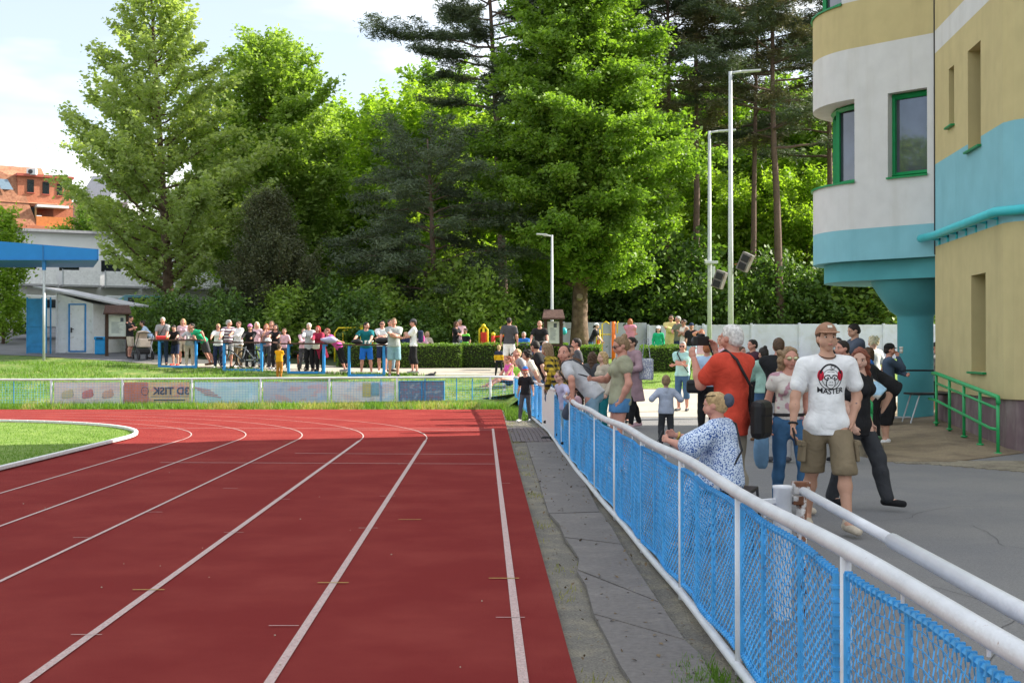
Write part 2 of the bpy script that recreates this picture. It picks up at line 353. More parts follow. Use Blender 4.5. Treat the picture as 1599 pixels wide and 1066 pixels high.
# ramp and cobbles by the building
M_ramp = mat('brown_ramp', (.255, .20, .13), .9, .15, 30, bump=.3, bscale=60, c2=(.17, .13, .09), c2scale=1.5)
M_cob = mat('pale_cobble', (.27, .24, .18), .9, .2, 30, bump=.4, c2=(.17, .145, .11), c2scale=3)
rb = MB(); a_ = [G(1352, 735, .14), G(1408, 740, .14), G(1573, 716, .14), G(1599, 700, .14)]
A0 = (5.0, 17.9); 
rp = [(5.15, 17.6), (6.1, 17.6), (7.62, 19.1), (7.95, 23.9), (12, 27), (12, 33), (6.3, 33), (5.9, 23.9)]
rz = [.135, .135, .14, .39, .39, .39, .22, .22]
rb.prism(rp, .05, [z+.006 for z in rz]); tag(rb.build('brown_ramp', M_ramp), kind='structure')
cb = MB()
xsc = np.arange(5.6, 13, .21)
for a in range(26):
    for b in range(34):
        x = 4.9+b*.2+(.1 if a % 2 else 0); y = 14.2+a*.135
        # inside triangle in front of ramp
        p0, p1 = (5.3, 17.55), (13, 12.6)
        lim = np.interp(x, [5.3, 8.0, 13], [17.4, 14.4, 12.2]); top = np.interp(x, [5.3, 6.1, 7.7, 12.5], [17.55, 17.55, 19.1, 13.2])
        if lim < y < top and x > 5.25: cb.box((x, y, .134), (.188, .123, .02))
tag(cb.build('cobbles', M_cob), kind='structure')
# ------------------------------------------------------------------ near fence
fence = empty('mesh_fence', (1.2, 3, 0), 0, 'long white tubular fence with blue wire mesh panels curving along the track edge', 'fence')
inv = lambda o, e: setattr(o, 'matrix_parent_inverse', Matrix.Translation(-Vector(e.location)))
def fpart(o, e=fence):
    inv(o, e); return o
def ftop(y): return float(np.interp(y, [-5, 25, 38.5], [.925, .925, .88]))
sag = lambda y: .012*math.sin(y*1.7)+.008*math.sin(y*.6+1)
PY = [.55, 2.6, 4.65, 6.7, 8.7, 10.7, 12.8, 14.9, 17, 19.1, 21.2, 23.3, 28, 30, 32, 34, 36, 38.4]
yy = np.linspace(-2.5, 38.4, 140)
fpart(MB().tube([(fx(y)+sag(y)*.5, y, ftop(y)+sag(y)*.6) for y in yy], .032, 12).build('top_rail', M_rail, fence, True))
fpart(MB().tube([(fx(y)-.01, y, .02+sag(y)*.5) for y in yy], .027, 10).build('bottom_rail', M_rail, fence, True))
for y in PY:
    fpart(MB().tube([(fx(y), y, -.3), (fx(y), y, ftop(y)-.02)], .021, 10).build('post', M_rail, fence, True))
    if y < 24:
        nb = None
        for dy in (.7, 1.4):
            fpart(MB().tube([(fx(y+dy), y+dy, ftop(y)-.06), (fx(y+dy), y+dy, ftop(y)-.02)], .006, 6).build('hook', M_rail, fence))
        pass
def panel(y0, y1, fine=True):
    """blue frame, two uprights, crimped wire"""
    ya, yb = y0+.07, y1-.07; zt, zb = .845, .085; Ln = yb-ya
    P = lambda u, z: (fx(ya+u*Ln)+.012*math.sin(u*9+y0)-.005, ya+u*Ln, z)
    dips = .02*math.sin(y0*3)
    fr = MB(); rr = .013
    uu = np.linspace(0, 1, 8)
    fr.tube([P(u, zt+dips*(u-.5)) for u in uu], rr, 6); fr.tube([P(u, zb) for u in uu], rr, 6)
    for u in (0, .34, .67, 1): fr.tube([P(u, zb), P(u, zt+dips*(u-.5))], rr, 6)
    # lacing wound round the frame
    if y0 < 12:
        nt_ = int(Ln/.05)
        for a in range(nt_):
            u = (a+.5)/nt_; c = P(u, zt+dips*(u-.5)); fr.box(c, (.028, .011, .028))
            c = P(u, zb); fr.box(c, (.028, .011, .028))
        for a in range(15):
            c = P(0, zb+.05*a); fr.box(c, (.032, .034, .012))
    fpart(fr.build('panel_frame', M_bluewire, fence, False))
    wm = MB(); nv = int(Ln/(.043 if y0 < 6 else .036)); nh = 15; r = .0027 if y0 < 4 else (.0033 if y0 < 8 else .0043)
    zz = np.linspace(zb, zt, 33)
    for a in range(1, nv):
        u = a/nv; ph = (a % 2)*math.pi
        pts = [(P(u, 0)[0]+.004*math.cos(i*math.pi+ph)+.006*math.sin(z*9+a*.3), P(u, 0)[1]+.006*math.cos(i*math.pi/1.0+ph), z) for i, z in enumerate(zz)]
        wm.tube(pts, r, 3, False)
    for b in range(1, nh):
        z = zb+(zt-zb)*b/nh; amp = .006+.010*random.random()
        pts = [(P(u, 0)[0], P(u, 0)[1], z+amp*math.sin(u*2.2*math.pi*2+b*.4)+.003*(-1)**i) for i, u in enumerate(np.linspace(0, 1, 24))]
        wm.tube(pts, r*.95, 3, False)
    fpart(wm.build('wire_mesh', M_bluewire, fence, False))
for a in range(len(PY)-1):
    if abs(PY[a]-23.3) < .1: continue
    panel(PY[a], PY[a+1])
wp = MB(); ya, yb = 23.45, 27.9
wp.add(*(lambda: ([(fx(y)+o, y, z) for y in (ya, 25.7, yb) for o in (-.02, .02) for z in (.0, .94)], [(0, 1, 5, 4), (4, 5, 9, 8), (2, 6, 7, 3), (6, 10, 11, 7), (1, 3, 7, 5), (5, 7, 11, 9), (0, 2, 3, 1), (8, 9, 11, 10), (0, 4, 6, 2), (4, 8, 10, 6)]))())
fpart(wp.build('white_board', M_white, fence))
for y in (-1.5,): panel(-1.5, .55)
# swing barrier behind the fence
bar = empty('swing_barrier', (1.66, 7.3, .13), 0, 'white tubular swing barrier lying just behind the near fence', 'barrier')
def bpart(o): inv(o, bar); return o
xb = lambda y: np.interp(y, [2, 3.9, 7.3], [1.55, 1.56, 1.655])
zb_ = lambda y: np.interp(y, [2, 3.9, 7.3], [.865, .85, .855])
bpart(MB().tube([(xb(y), y, zb_(y)) for y in (7.28, 6, 5.35)], .025, 12).build('inner_tube', M_rail, bar, True))
bpart(MB().tube([(xb(y), y, zb_(y)) for y in (5.4, 4, 3, 1.5)], .033, 12).build('outer_tube', M_rail, bar, True))
M_rust = mat('flaking_white_rust', (.60, .58, .56), .6, .2, 20, c2=(.17, .07, .035), c2pos=(.46, .54), c2scale=16)
bpart(MB().tube([(1.655, 7.33, .1), (1.655, 7.33, .82)], .03, 10).build('hinge_post', M_rust, bar, True))
bpart(MB().box((1.655, 7.34, .87), (.10, .06, .07)).box((1.63, 7.33, .80), (.06, .09, .05)).build('hinge', M_rust, bar, bevel=.006))
pst = empty('stout_post', (1.54, 7.3, .0), 0, 'short thick white steel post with flat cap beside the swing barrier', 'post')
o = MB().lathe([(.052, 0), (.052, .865), (.056, .87), (.056, .885), (.0, .89)], (0, 0, 0), 20, False).build('pipe', M_rail, pst, True)
o = MB().box((-.11, -.05, .80), (.20, .03, .03), rz=.5).build('bracket', M_rail, pst, bevel=.004)

# ------------------------------------------------------------------ far fence with banners
ff = empty('banner_fence', (-8, 37.7, 0), 0, 'low grey tubular fence with wire grid across the far end of the track', 'fence')
def fy(X): return 37.2+.1*(X+13)*1.0 if X > -13 else 37.2
def fy(X): return float(np.interp(X, [-30, -13, .07], [37.0, 37.3, 38.5]))
ftz = lambda X: float(np.interp(X, [-30, -13, .07], [.80, .82, .88]))
def ffp(o): inv(o, ff); return o
Xs = np.linspace(-26, .07, 40)
ffp(MB().tube([(x, fy(x), ftz(x)) for x in Xs], .032, 8).build('top_rail', M_rail, ff, True))
posts_px = [-118, -15, 90, 197, 302, 407, 513, 618, 765, 803]
PXs = [XA(p, 37.8) for p in posts_px]
for k_, x in enumerate(PXs):
    if k_ >= 8: m_, r_ = M_rail, .035
    else: m_, r_ = M_rail, .034
    ffp(MB().tube([(x, fy(x), -.2), (x, fy(x), ftz(x)-.01)], r_, 8).build('post', m_, ff, True))
grid = MB()
for x in np.arange(-24, .05, .085): grid.tube([(x, fy(x)-.02, .05), (x, fy(x)-.02, ftz(x)-.05)], .0030, 3, False)
for z in np.arange(.08, .80, .075): grid.tube([(x, fy(x)-.024, z) for x in np.linspace(-24, .05, 30)], .0030, 3, False)
ffp(grid.build('wire_grid', M_bluewire, ff)); 
for x in (PXs[1]+.9, PXs[0]+.9, -3.9, -2.6, XA(712, 38), XA(737, 38)): ffp(MB().tube([(x, fy(x)-.01, 0), (x, fy(x)-.01, ftz(x)-.04)], .014, 6).build('upright', M_blue, ff))

def banner_mat(name, base, c2, c3, sc=2.2):
    m = bpy.data.materials.new(name); m.use_nodes = True; t = m.node_tree; l = t.links.new; b = t.nodes['Principled BSDF']; b.inputs['Roughness'].default_value = .7
    co = N(t, 'ShaderNodeTexCoord'); mp = N(t, 'ShaderNodeMapping'); mp.inputs['Scale'].default_value = (1, 1, 1.6); l(co.outputs['Object'], mp.inputs[0])
    n = N(t, 'ShaderNodeTexNoise', i_Scale=sc, i_Detail=2.); l(mp.outputs[0], n.inputs['Vector'])
    r = N(t, 'ShaderNodeValToRGB'); e = r.color_ramp.elements; e[0].position = .40; e[0].color = (*c2, 1); e[1].position = .47; e[1].color = (*base, 1)
    x = e.new(.55); x.color = (*base, 1); x = e.new(.62); x.color = (*c3, 1)
    l(n.outputs[0], r.inputs[0]); l(r.outputs[0], b.inputs['Base Color']); return m
def text_mesh(txt, size, name='lettering', bold=0.):
    c = bpy.data.curves.new(name, 'FONT'); c.body = txt; c.size = size; c.align_x = 'CENTER'; c.offset = bold; c.resolution_u = 3
    o = bpy.data.objects.new(name, c); COL.objects.link(o); dg = bpy.context.evaluated_depsgraph_get(); me = bpy.data.meshes.new_from_object(o.evaluated_get(dg))
    bpy.data.objects.remove(o); return me
defs = [(2, 'faded cream sponsor banner with three reddish emblems seen from behind', (.82, .72, .64), (.76, .60, .54), (.80, .74, .60)),
        (3, 'faded orange and red sponsor banner lettered 3D TISK in reverse', (.82, .58, .32), (.78, .40, .28), (.82, .60, .32)),
        (4, 'pale turquoise sponsor banner with red streaks at one side', (.60, .78, .82), (.52, .74, .78), (.74, .80, .80)),
        (5, 'faded lilac grey sponsor banner with pink round motifs', (.56, .57, .66), (.66, .46, .50), (.46, .50, .64)),
        (6, 'faded pinkish sponsor banner with yellow and dark grey patches', (.78, .73, .76), (.74, .60, .60), (.60, .66, .76))]
for pi, lab, b_, c2_, c3_ in defs:
    xa, xb2 = PXs[pi]+.07, PXs[pi+1]-.07; xm = (xa+xb2)/2
    e = empty('banner', (xm, fy(xm)+.03, .12), math.atan2(fy(xb2)-fy(xa), xb2-xa), lab, 'banner', 'sponsor banners hung on the far fence')
    wd = xb2-xa; mb = MB(); nx = 12
    vs_ = [(-wd/2+wd*i_/nx, .012*math.sin(i_*1.7), z) for i_ in range(nx+1) for z in (0, .62)]
    vs_ += [(x, y+.006, z) for x, y, z in vs_]; o_ = 2*(nx+1)
    fs_ = [(2*i_, 2*i_+2, 2*i_+3, 2*i_+1) for i_ in range(nx)]+[(2*i_+o_, 2*i_+1+o_, 2*i_+3+o_, 2*i_+2+o_) for i_ in range(nx)]
    mb.add(vs_, fs_); mb.build('sheet', banner_mat('banner_print_%d' % pi, b_, c2_, c3_), e, True)
    if pi == 3:
        MB().box((-.62, -.02, .31), (.70, .004, .60)).build('red_field', mat('faded_red', (.60, .24, .17), .8), e)
        me = text_mesh('3D TISK', .30, bold=.008); o = bpy.data.objects.new('lettering', me); COL.objects.link(o); o.parent = e
        me.materials.append(mat('faded_ink', (.10, .10, .14), .8)); o.scale = (-1, 1, 1); o.location = (.40, -.03, .26); o.rotation_euler = (math.pi/2, 0, 0)
        MB().box((.35, -.022, .20), (1.1, .003, .012)).box((.35, -.022, .10), (.9, .003, .035)).build('small_print', mat('faded_ink', (.2, .2, .26)), e)
        rg = [( -.36+.10*math.cos(a), -.024, .36+.12*math.sin(a)) for a in np.linspace(0, 2*math.pi, 20)[:-1]]
        MB().tube(rg, .008, 4, closed=True).box((-.39, -.024, .38), (.02, .004, .03)).box((-.33, -.024, .38), (.02, .004, .03)).build('emblem', mat('faded_ink', (.2, .2, .26)), e)
    if pi == 2:
        for cx_, cc_ in ((-.55, (.62, .55, .35)), (.02, (.62, .26, .24)), (.6, (.66, .42, .32))):
            mb = MB().ell((cx_, -.012, .27), (.17, .006, .12), 14, 6).ell((cx_+.08, -.013, .36), (.07, .006, .07), 10, 6).ell((cx_-.10, -.013, .20), (.07, .006, .06), 10, 6)
            mb.build('emblem', mat('faded_emblem_%d' % int(cx_*10+9), cc_, .8), e, True)
    if pi == 4:
        for q in range(4): MB().box((-.7+.1*q, -.022, .42-.07*q), (.5, .003, .025), ry=.18).build('streak', mat('faded_streak', (.62, .30, .28)), e)
    if pi == 6:
        MB().box((.1, -.022, .38), (.25, .003, .42)).build('yellow_patch', mat('faded_yellow', (.55, .48, .20)), e)
        MB().box((.35, -.022, .40), (.22, .003, .38)).build('blue_patch', mat('faded_blue', (.25, .42, .52)), e)
e = empty('banner', (XA(657, 37.9), fy(XA(657, 37.9))+.02, .1), .09, 'small blue framed panel with a dark patterned print near the fence corner', 'banner', 'sponsor banners hung on the far fence')
MB().box((0, 0, .33), (1.32, .015, .62)).build('sheet', banner_mat('banner_print_9', (.17, .21, .34), (.30, .18, .26), (.36, .36, .46), 5.), e)
fb = MB()
for x in (-.67, .0, .67): fb.tube([(x, -.02, 0), (x, -.02, .66)], .016, 6)
for z in (0.02, .65): fb.tube([(-.67, -.02, z), (.67, -.02, z)], .016, 6)
fb.build('frame', M_blue, e)
# ------------------------------------------------------------------ the curved building
M_yel = mat('yellow_render', (.54, .455, .235), .9, .05, 3, bump=.12, bscale=150, c2=(.49, .41, .215), c2pos=(.50, .72), c2scale=2.6, zst=.13)
M_wht = mat('white_render', (.63, .63, .63), .9, .05, 3, bump=.12, bscale=150, c2=(.57, .565, .55), c2pos=(.52, .74), c2scale=2.6, zst=.12)
M_teal = mat('light_blue_render', (.22, .48, .555), .9, .06, 2, bump=.12, bscale=150, c2=(.19, .43, .50), c2pos=(.52, .74), c2scale=2.6, zst=.12)
M_col = mat('turquoise_paint', (.085, .34, .38), .8, .07, 2, bump=.1, bscale=120)
M_turq = mat('turquoise_gloss', (.05, .50, .55), .4, .06, 4)
M_plinth = mat('purple_grey_plinth', (.185, .13, .14), .9, .15, 3, bump=.3, bscale=60, c2=(.27, .22, .215), c2scale=3, zst=.3)
M_green = mat('green_paint', (.015, .34, .10), .35, .08, 8, spec=.5)
M_gwin = mat('green_window_frame', (.008, .24, .075), .4, .08, 8)
bld = empty('curved_building', (7.9, 23.9, .2), 0, 'yellow, white and light blue building with a curved bay carried on a turquoise column', 'building')
def bp(o, par=None):
    if o.parent is None: o.parent = bld
    inv(o, bld)
    return o
Aw = (7.5, 19.4); Jw = (7.9, 23.9)
Bw = (7.5+.64*30, 19.4-.77*30)
zbase = .1; ZTOP = 13.5
# vertical wall ribbon with colour bands; holes given as (s0,s1,z0,z1)
def ribbon(name, P, bands, mats_, holes=(), depth=.28, parent=None, zfun=None):
    """P list of (x,y) along outside (outer normal to the right of travel when seen from above... set by sign)"""
    P = np.array(P, float); S = np.concatenate([[0], np.cumsum(np.hypot(*np.diff(P, axis=0).T))])
    cuts = sorted(set([round(s, 4) for s in S]+[h[0] for h in holes]+[h[1] for h in holes]))
    zc = sorted(set([b[0] for b in bands]+[bands[-1][1]]+[h[2] for h in holes]+[h[3] for h in holes]))
    pt = lambda s: (float(np.interp(s, S, P[:, 0])), float(np.interp(s, S, P[:, 1])))
    mb = MB()
    for a in range(len(cuts)-1):
        sm = (cuts[a]+cuts[a+1])/2; p, q = pt(cuts[a]), pt(cuts[a+1])
        for b in range(len(zc)-1):
            zm = (zc[b]+zc[b+1])/2
            if any(h[0] < sm < h[1] and h[2] < zm < h[3] for h in holes): continue
            mi = 0
            for bi, bb in enumerate(bands):
                if bb[0] <= zm < bb[1]: mi = bb[2]
            mb.mi = mi
            mb.add([(p[0], p[1], zc[b]), (q[0], q[1], zc[b]), (q[0], q[1], zc[b+1]), (p[0], p[1], zc[b+1])], [(0, 1, 2, 3)])
    # reveals
    for h in holes:
        ss = [s for s in cuts if h[0]-1e-6 <= s <= h[1]+1e-6]
        pts = [pt(s) for s in ss]
        def inward(s):
            a, b = pt(max(s-.02, 0)), pt(min(s+.02, S[-1])); t = Vector((b[0]-a[0], b[1]-a[1])).normalized(); return Vector((-t.y, t.x))*-1*SIGN
        ins = [(pts[i][0]+inward(s)[0]*depth, pts[i][1]+inward(s)[1]*depth) for i, s in enumerate(ss)]
        mi = 0
        for bb in bands:
            if bb[0] <= (h[2]+h[3])/2 < bb[1]: mi = bb[2]
        mb.mi = mi
        for i in range(len(ss)-1):
            for z in (h[2], h[3]): mb.add([(*pts[i], z), (*pts[i+1], z), (*ins[i+1], z), (*ins[i], z)], [(0, 1, 2, 3)])
        for i in (0, len(ss)-1): mb.add([(*pts[i], h[2]), (*ins[i], h[2]), (*ins[i], h[3]), (*pts[i], h[3])], [(0, 1, 2, 3)])
    return bp(mb.build(name, mats_, parent)), pt, S
SIGN = 1
MATL = [M_yel, M_wht, M_teal, M_plinth]
# wing: from J to A to B.  band heights measured from the photograph
wb = [(.1, .92, 3), (.94, 3.42, 0), (3.42, 5.12, 2), (5.12, 7.22, 0), (7.22, 7.66, 1), (7.66, ZTOP, 0)]
wb = [(.92, 3.60, 0), (3.60, 5.13, 2), (5.13, 7.20, 0), (7.20, 7.62, 1), (7.62, ZTOP, 0)]
tJA = Vector((Aw[0]-Jw[0], Aw[1]-Jw[1])); LJA = tJA.length
def s_of(px):      # distance along J->A of photo column px
    k = (px-CX)/F; dx, dy = tJA.x/LJA, tJA.y/LJA
    return (k*Jw[1]-Jw[0])/(dx-k*dy)
def z_at(py, s): return ZA(py, Jw[1]+tJA.y/LJA*s)
wh = []
for x0, x1, yt, yb in ((1483, 1491.5, 105, 196), (1513.5, 1534, 72, 231), (1518, 1541, 428, 580)):
    s0, s1 = s_of(x0), s_of(x1); wh.append((round(s0, 4), round(s1, 4), round(z_at(yb, (s0+s1)/2), 3), round(z_at(yt, (s0+s1)/2), 3)))
corner = [(Aw[0]+.64*t, Aw[1]-.77*t) for t in (12, 30)]
SIGN = -1
ribbon('wing_wall', [Jw, (Aw[0]-.01, Aw[1]+.12), (Aw[0]+.06, Aw[1]-.12)]+corner, wb, MATL, wh, .42)
# plinth set back a little, slot backs, sills
pin = .035
ribbon('plinth', [(Jw[0]+pin, Jw[1]), (Aw[0]+pin, Aw[1]+.12), (Aw[0]+.06+pin, Aw[1]-.10)]+[(c[0]+pin, c[1]+pin) for c in corner], [(.0, .92, 3)], MATL)
sb = MB()
ribb = [(Jw[0]+.42, Jw[1]), (Aw[0]+.42, Aw[1])]
for hx in wh:
    u0, u1 = hx[0]/LJA, hx[1]/LJA
    a = (Jw[0]+tJA.x*u0, Jw[1]+tJA.y*u0); b = (Jw[0]+tJA.x*u1, Jw[1]+tJA.y*u1)
    gm = MB().add([(a[0]+.40, a[1], hx[2]), (b[0]+.40, b[1], hx[2]), (b[0]+.40, b[1], hx[3]), (a[0]+.40, a[1], hx[3])], [(0, 1, 2, 3)])
    fo = bp(gm.build('slot_window', M_glass, bld))
    mid = ((a[0]+b[0])/2-.03+.12, (a[1]+b[1])/2, hx[2]-.02)
    si = bp(MB().box((mid[0]+.08, mid[1], mid[2]+.0), (.50, abs(hx[1]-hx[0])+.1, .035), rz=-.09).build('window_sill', M_gwin, bld, bevel=.005))
    gf = MB()
    for yq in (a[1]-.03, b[1]+.03): gf.box((a[0]+.375, yq, (hx[2]+hx[3])/2), (.05, .05, hx[3]-hx[2]))
    bp(gf.build('window_frame', M_gwin, bld))
# turquoise pipe
zp = lambda s: 3.72
n0 = Vector((-1, .09)).normalized()
pp = [(Jw[0]-.22, Jw[1]+.15, 3.76), (Jw[0]-.2+.0, Jw[1]-.6, 3.76), (Aw[0]-.16, Aw[1]+.02, 3.76), (Aw[0]-.05+.64*.3, Aw[1]-.77*.3-.14, 3.76), (Aw[0]-.05+.64*9, Aw[1]-.77*9-.14, 3.76)]
bp(MB().tube(pp, .075, 12).build('turquoise_pipe', M_turq, bld, True))
for s in np.arange(.4, 4.4, .62): 
    u = s/LJA; x, y = Jw[0]+tJA.x*u, Jw[1]+tJA.y*u; bp(MB().box((x-.07, y, 3.70), (.16, .05, .04)).box((x-.02, y, 3.66), (.03, .05, .12)).build('pipe_bracket', M_turq, bld))

bp(MB().lathe([(.035, 0), (.03, .05)], (0, 0, 0), 10).build('vent_cap', M_dark, bld)).location = Vector((Jw[0]-.03, Jw[1]-.55, 4.4))-Vector(bld.location)
# bay: straight face then arc
dB = Vector((-.69, .72)).normalized(); s_st = 1.72
bay = [(Jw[0]+.02, Jw[1]+.0)]
bay += [(Jw[0]+dB.x*s, Jw[1]+dB.y*s) for s in (.6, 1.2, s_st)]
RB = 1.7; nB = Vector((dB.y, -dB.x))     # inward normal (towards building): right of travel
cB = Vector((Jw[0], Jw[1]))+dB*s_st+nB*RB
a0 = math.atan2(-nB.y, -nB.x)
arcs = [(cB.x+RB*math.cos(a0-t), cB.y+RB*math.sin(a0-t)) for t in np.linspace(0, R(165), 40)[1:]]
bay += arcs; bay += [(13, arcs[-1][1]-.3)]
bb = [(3.42, 4.04, 2), (4.04, 7.60, 1), (7.60, 8.52, 0), (8.52, 10.2, 1), (10.2, 11.2, 0), (11.2, ZTOP, 1)]
def sB(px):
    k = (px-CX)/F; return (k*Jw[1]-Jw[0])/(dB.x-k*dB.y)
w2 = (round(sB(1447), 4), round(sB(1386), 4), 4.98, 6.60)
s1 = sB(1334)
Sb = np.concatenate([[0], np.cumsum(np.hypot(*np.diff(np.array(bay), axis=0).T))])
w1 = (round(s1, 4), round(s1+3.2, 4), 4.98, 6.60)
w3 = (round(s1+.3, 4), round(s1+5.0, 4), 8.52, 10.2)
SIGN = 1
_o, ptB, SB = ribbon('bay_wall', bay, bb, MATL, [w2, w1, w3], .47)
# soffit, lower slab, cone, column
def offpoly(d):
    out = []; P = np.array(bay)
    for i in range(len(P)):
        t = P[min(i+1, len(P)-1)]-P[max(i-1, 0)]; t = t/np.hypot(*t); out.append((P[i][0]+t[1]*d, P[i][1]-t[0]*d))
    return out
fp = bay+[(13, 23.9)]
mb = MB(); mb.add([(x, y, 3.42) for x, y in fp], [tuple(range(len(fp)))]); bp(mb.build('bay_soffit', M_col, bld))
bp(MB().add([(x, y, ZTOP) for x, y in fp], [tuple(range(len(fp)))]).build('bay_roof', M_plinth, bld))
lo = offpoly(.22); lo = [(max(x, 0), y) for x, y in lo]+[(13, 24.1)]
lo[0] = (Jw[0]+.1, Jw[1]+.16)
mb = MB(); mb.prism(lo[::-1], 3.04, 3.415); bp(mb.build('lower_slab', M_col, bld))
cc = (8.03, 25.5)
bp(MB().lathe([(.86, 3.036), (.84, 2.98), (.68, 2.72), (.48, 2.44), (.36, 2.36), (.345, 2.30), (.345, .1)], (*cc, 0), 40, False).build('column', M_col, bld, True))
mb = MB(); mb.prism([Jw, (Aw[0], Aw[1]), *corner, (40, 10), (40, 28.5), (13, 28.5), (13, 23.9)][::-1], ZTOP-.02, ZTOP); bp(mb.build('flat_roof', M_plinth, bld))
# rear massing so the building is solid
mb = MB(); mb.add([(12.9, 27.0, 0), (12.9, 28.5, 0), (12.9, 28.5, 3.05), (12.9, 27, 3.05)], [(0, 1, 2, 3)]); mb.add([(12.9, 28.5, 0), (40, 28.5, 0), (40, 28.5, ZTOP), (12.9, 28.5, ZTOP)], [(0, 1, 2, 3)])
bp(mb.build('rear_wall', M_yel, bld))
# windows on the bay
M_pane = mat('reflecting_pane', (.10, .11, .14), .03, .25, 1.5, spec=1.0, metal=.35)
def inset(s, d):
    a, b = ptB(max(s-.03, 0)), ptB(s+.03); t = Vector((b[0]-a[0], b[1]-a[1])).normalized(); p = ptB(s); return (p[0]+t.y*d, p[1]-t.x*d)
def bay_window(wd, ns, dp=.20, nm='window_frame'):
    s0, s1_, z0, z1 = wd; ss = np.linspace(s0+.02, s1_-.02, ns+1)
    fr = MB()
    for s in ss:
        p = inset(s, dp); fr.tube([(p[0], p[1], z0), (p[0], p[1], z1)], .055, 4)
        p = inset(s, dp+.04); 
    for zz_ in (z0+.05, z1-.05): fr.tube([(*inset(s, dp), zz_) for s in np.linspace(s0, s1_, 14)], .06, 4)
    f = bp(fr.build(nm, M_gwin, bld))
    for a in range(ns):
        p, q = inset(ss[a], dp+.03), inset(ss[a+1], dp+.03)
        g = bp(MB().add([(*p, z0), (*q, z0), (*q, z1), (*p, z1)], [(0, 1, 2, 3)]).build('pane', M_pane, bld))
    sl = MB(); pa = [inset(s, dp+.04) for s in np.linspace(s0, s1_, 14)]; pb = [inset(s, -.045) for s in np.linspace(s0-.02, s1_+.02, 14)]
    vs_ = [(*p, z0+.03) for p in pa]+[(*p, z0+.0) for p in pb]+[(*p, z0-.035) for p in pb]+[(*p, z0-.005) for p in pa]; n_ = 14
    sl.add(vs_, [(i+r*n_, i+1+r*n_, i+1+(r+1)*n_, i+(r+1)*n_) for i in range(n_-1) for r in range(3)]); bp(sl.build('window_sill', M_gwin, bld))
bay_window(w2, 1); bay_window(w1, 3, .42); bay_window(w3, 5)
p, q = inset(w2[0]+.12, .226), inset(w2[1]-.1, .226)
# dark room behind
SIGN = 1
# joint line between bay and wing
bp(MB().box((Jw[0]-.012, Jw[1]-.012, 8.5), (.02, .02, 10.1)).build('downpipe', M_dark, bld))  # thin dark strip added to draw the joint, no pipe runs here

# ------------------------------------------------------------------ green handrails
def rail_posts(name, lab, P, hts, group=None):
    e = empty(name, P[0], 0, lab, 'handrail', group); return e
hr = empty('green_handrail', (7.6, 20, .15), 0, 'green steel handrail running up the ramp beside the purple plinth', 'handrail')
def hp(o, e): inv(o, e); return o
tops = [G(1463, 0)[0]] if False else None
posts_ = []
for px_, pt_, pb_ in ((1462, 583, 655), (1482.5, 591, 668), (1505, 600, 681), (1530, 609, 695), (1558, 620, 710)):
    k_ = (px_-CX)/F; Yr = 5.44/(k_-.09); Xr = k_*Yr; z = float(np.interp(Yr, [18.8, 22.5], [.14, .38]))
    posts_.append((Xr, Yr, z, ZA(pt_, Yr)))
r_ = .026
for (x, y, z, t) in posts_:
    hp(MB().tube([(x, y, z-.05), (x, y, t)], r_, 10).tube([(x, y, z), (x, y, z+.025)], .055, 10).build('post', M_green, hr, True), hr)
f_, l_ = posts_[0], posts_[-1]
ln = lambda off, ext=.12: [(f_[0]-.02*ext, f_[1]+ext*1.5, f_[3]+off), (f_[0], f_[1], f_[3]+off), (l_[0], l_[1], l_[3]+off)]
hp(MB().tube(ln(.0, .12)+[(l_[0], l_[1]-.02, l_[3]-.1)], .034, 10).build('top_bar', M_green, hr, True), hr)
hp(MB().tube(ln(-.17, 0)[1:], .022, 8).build('middle_bar', M_green, hr, True), hr)
hp(MB().tube([(f_[0], f_[1]+.4, f_[2]+.42), (f_[0], f_[1], f_[2]+.40), (l_[0], l_[1]+.3, l_[2]+.36), (l_[0], l_[1], l_[2]+.36)], .024, 8).build('lower_bar', M_green, hr, True), hr)
h2 = empty('green_handrail', (5.2, 18.4, .2), 0, 'bright green handrail end standing on a block of mortared stone', 'handrail')
a = W(1359, 692, 18.4); b = W(1346, 613, 20.6)
for (px_, yt, yb, Yd) in ((1359, 632, 693, 18.4), (1352, 622, 668, 19.8)):
    x = XA(px_, Yd); hp(MB().tube([(x, Yd, ZA(yb, Yd)), (x, Yd, ZA(yt, Yd))], .034, 10).build('post', M_green, h2, True), h2)
x0, x1 = XA(1359, 18.4), XA(1346, 21)
hp(MB().tube([(x0, 18.4, ZA(645, 18.4)), (x0, 18.4, ZA(630, 18.4)), (x0-.02, 18.5, ZA(624, 18.5)), (x1, 21, ZA(608, 21))], .040, 10).build('top_bar', M_green, h2, True), h2)
hp(MB().tube([(x0, 18.4, ZA(679, 18.4)), (x0+.02, 18.5, ZA(682, 18.5)), (XA(1374, 19.6), 19.6, ZA(684, 19.6))], .032, 10).build('lower_bar', M_green, h2, True), h2)
st = MB().box((5.17, 18.45, .21), (.24, .42, .26), rz=.1)
o = st.build('stone_block', mat('mortared_stone', (.22, .18, .12), .95, .3, 8, bump=.8, bscale=20, c2=(.12, .10, .08), c2scale=6), None, bevel=.03); tag(o, 'small block of mortared stone at the foot of the green handrail', 'stone block')
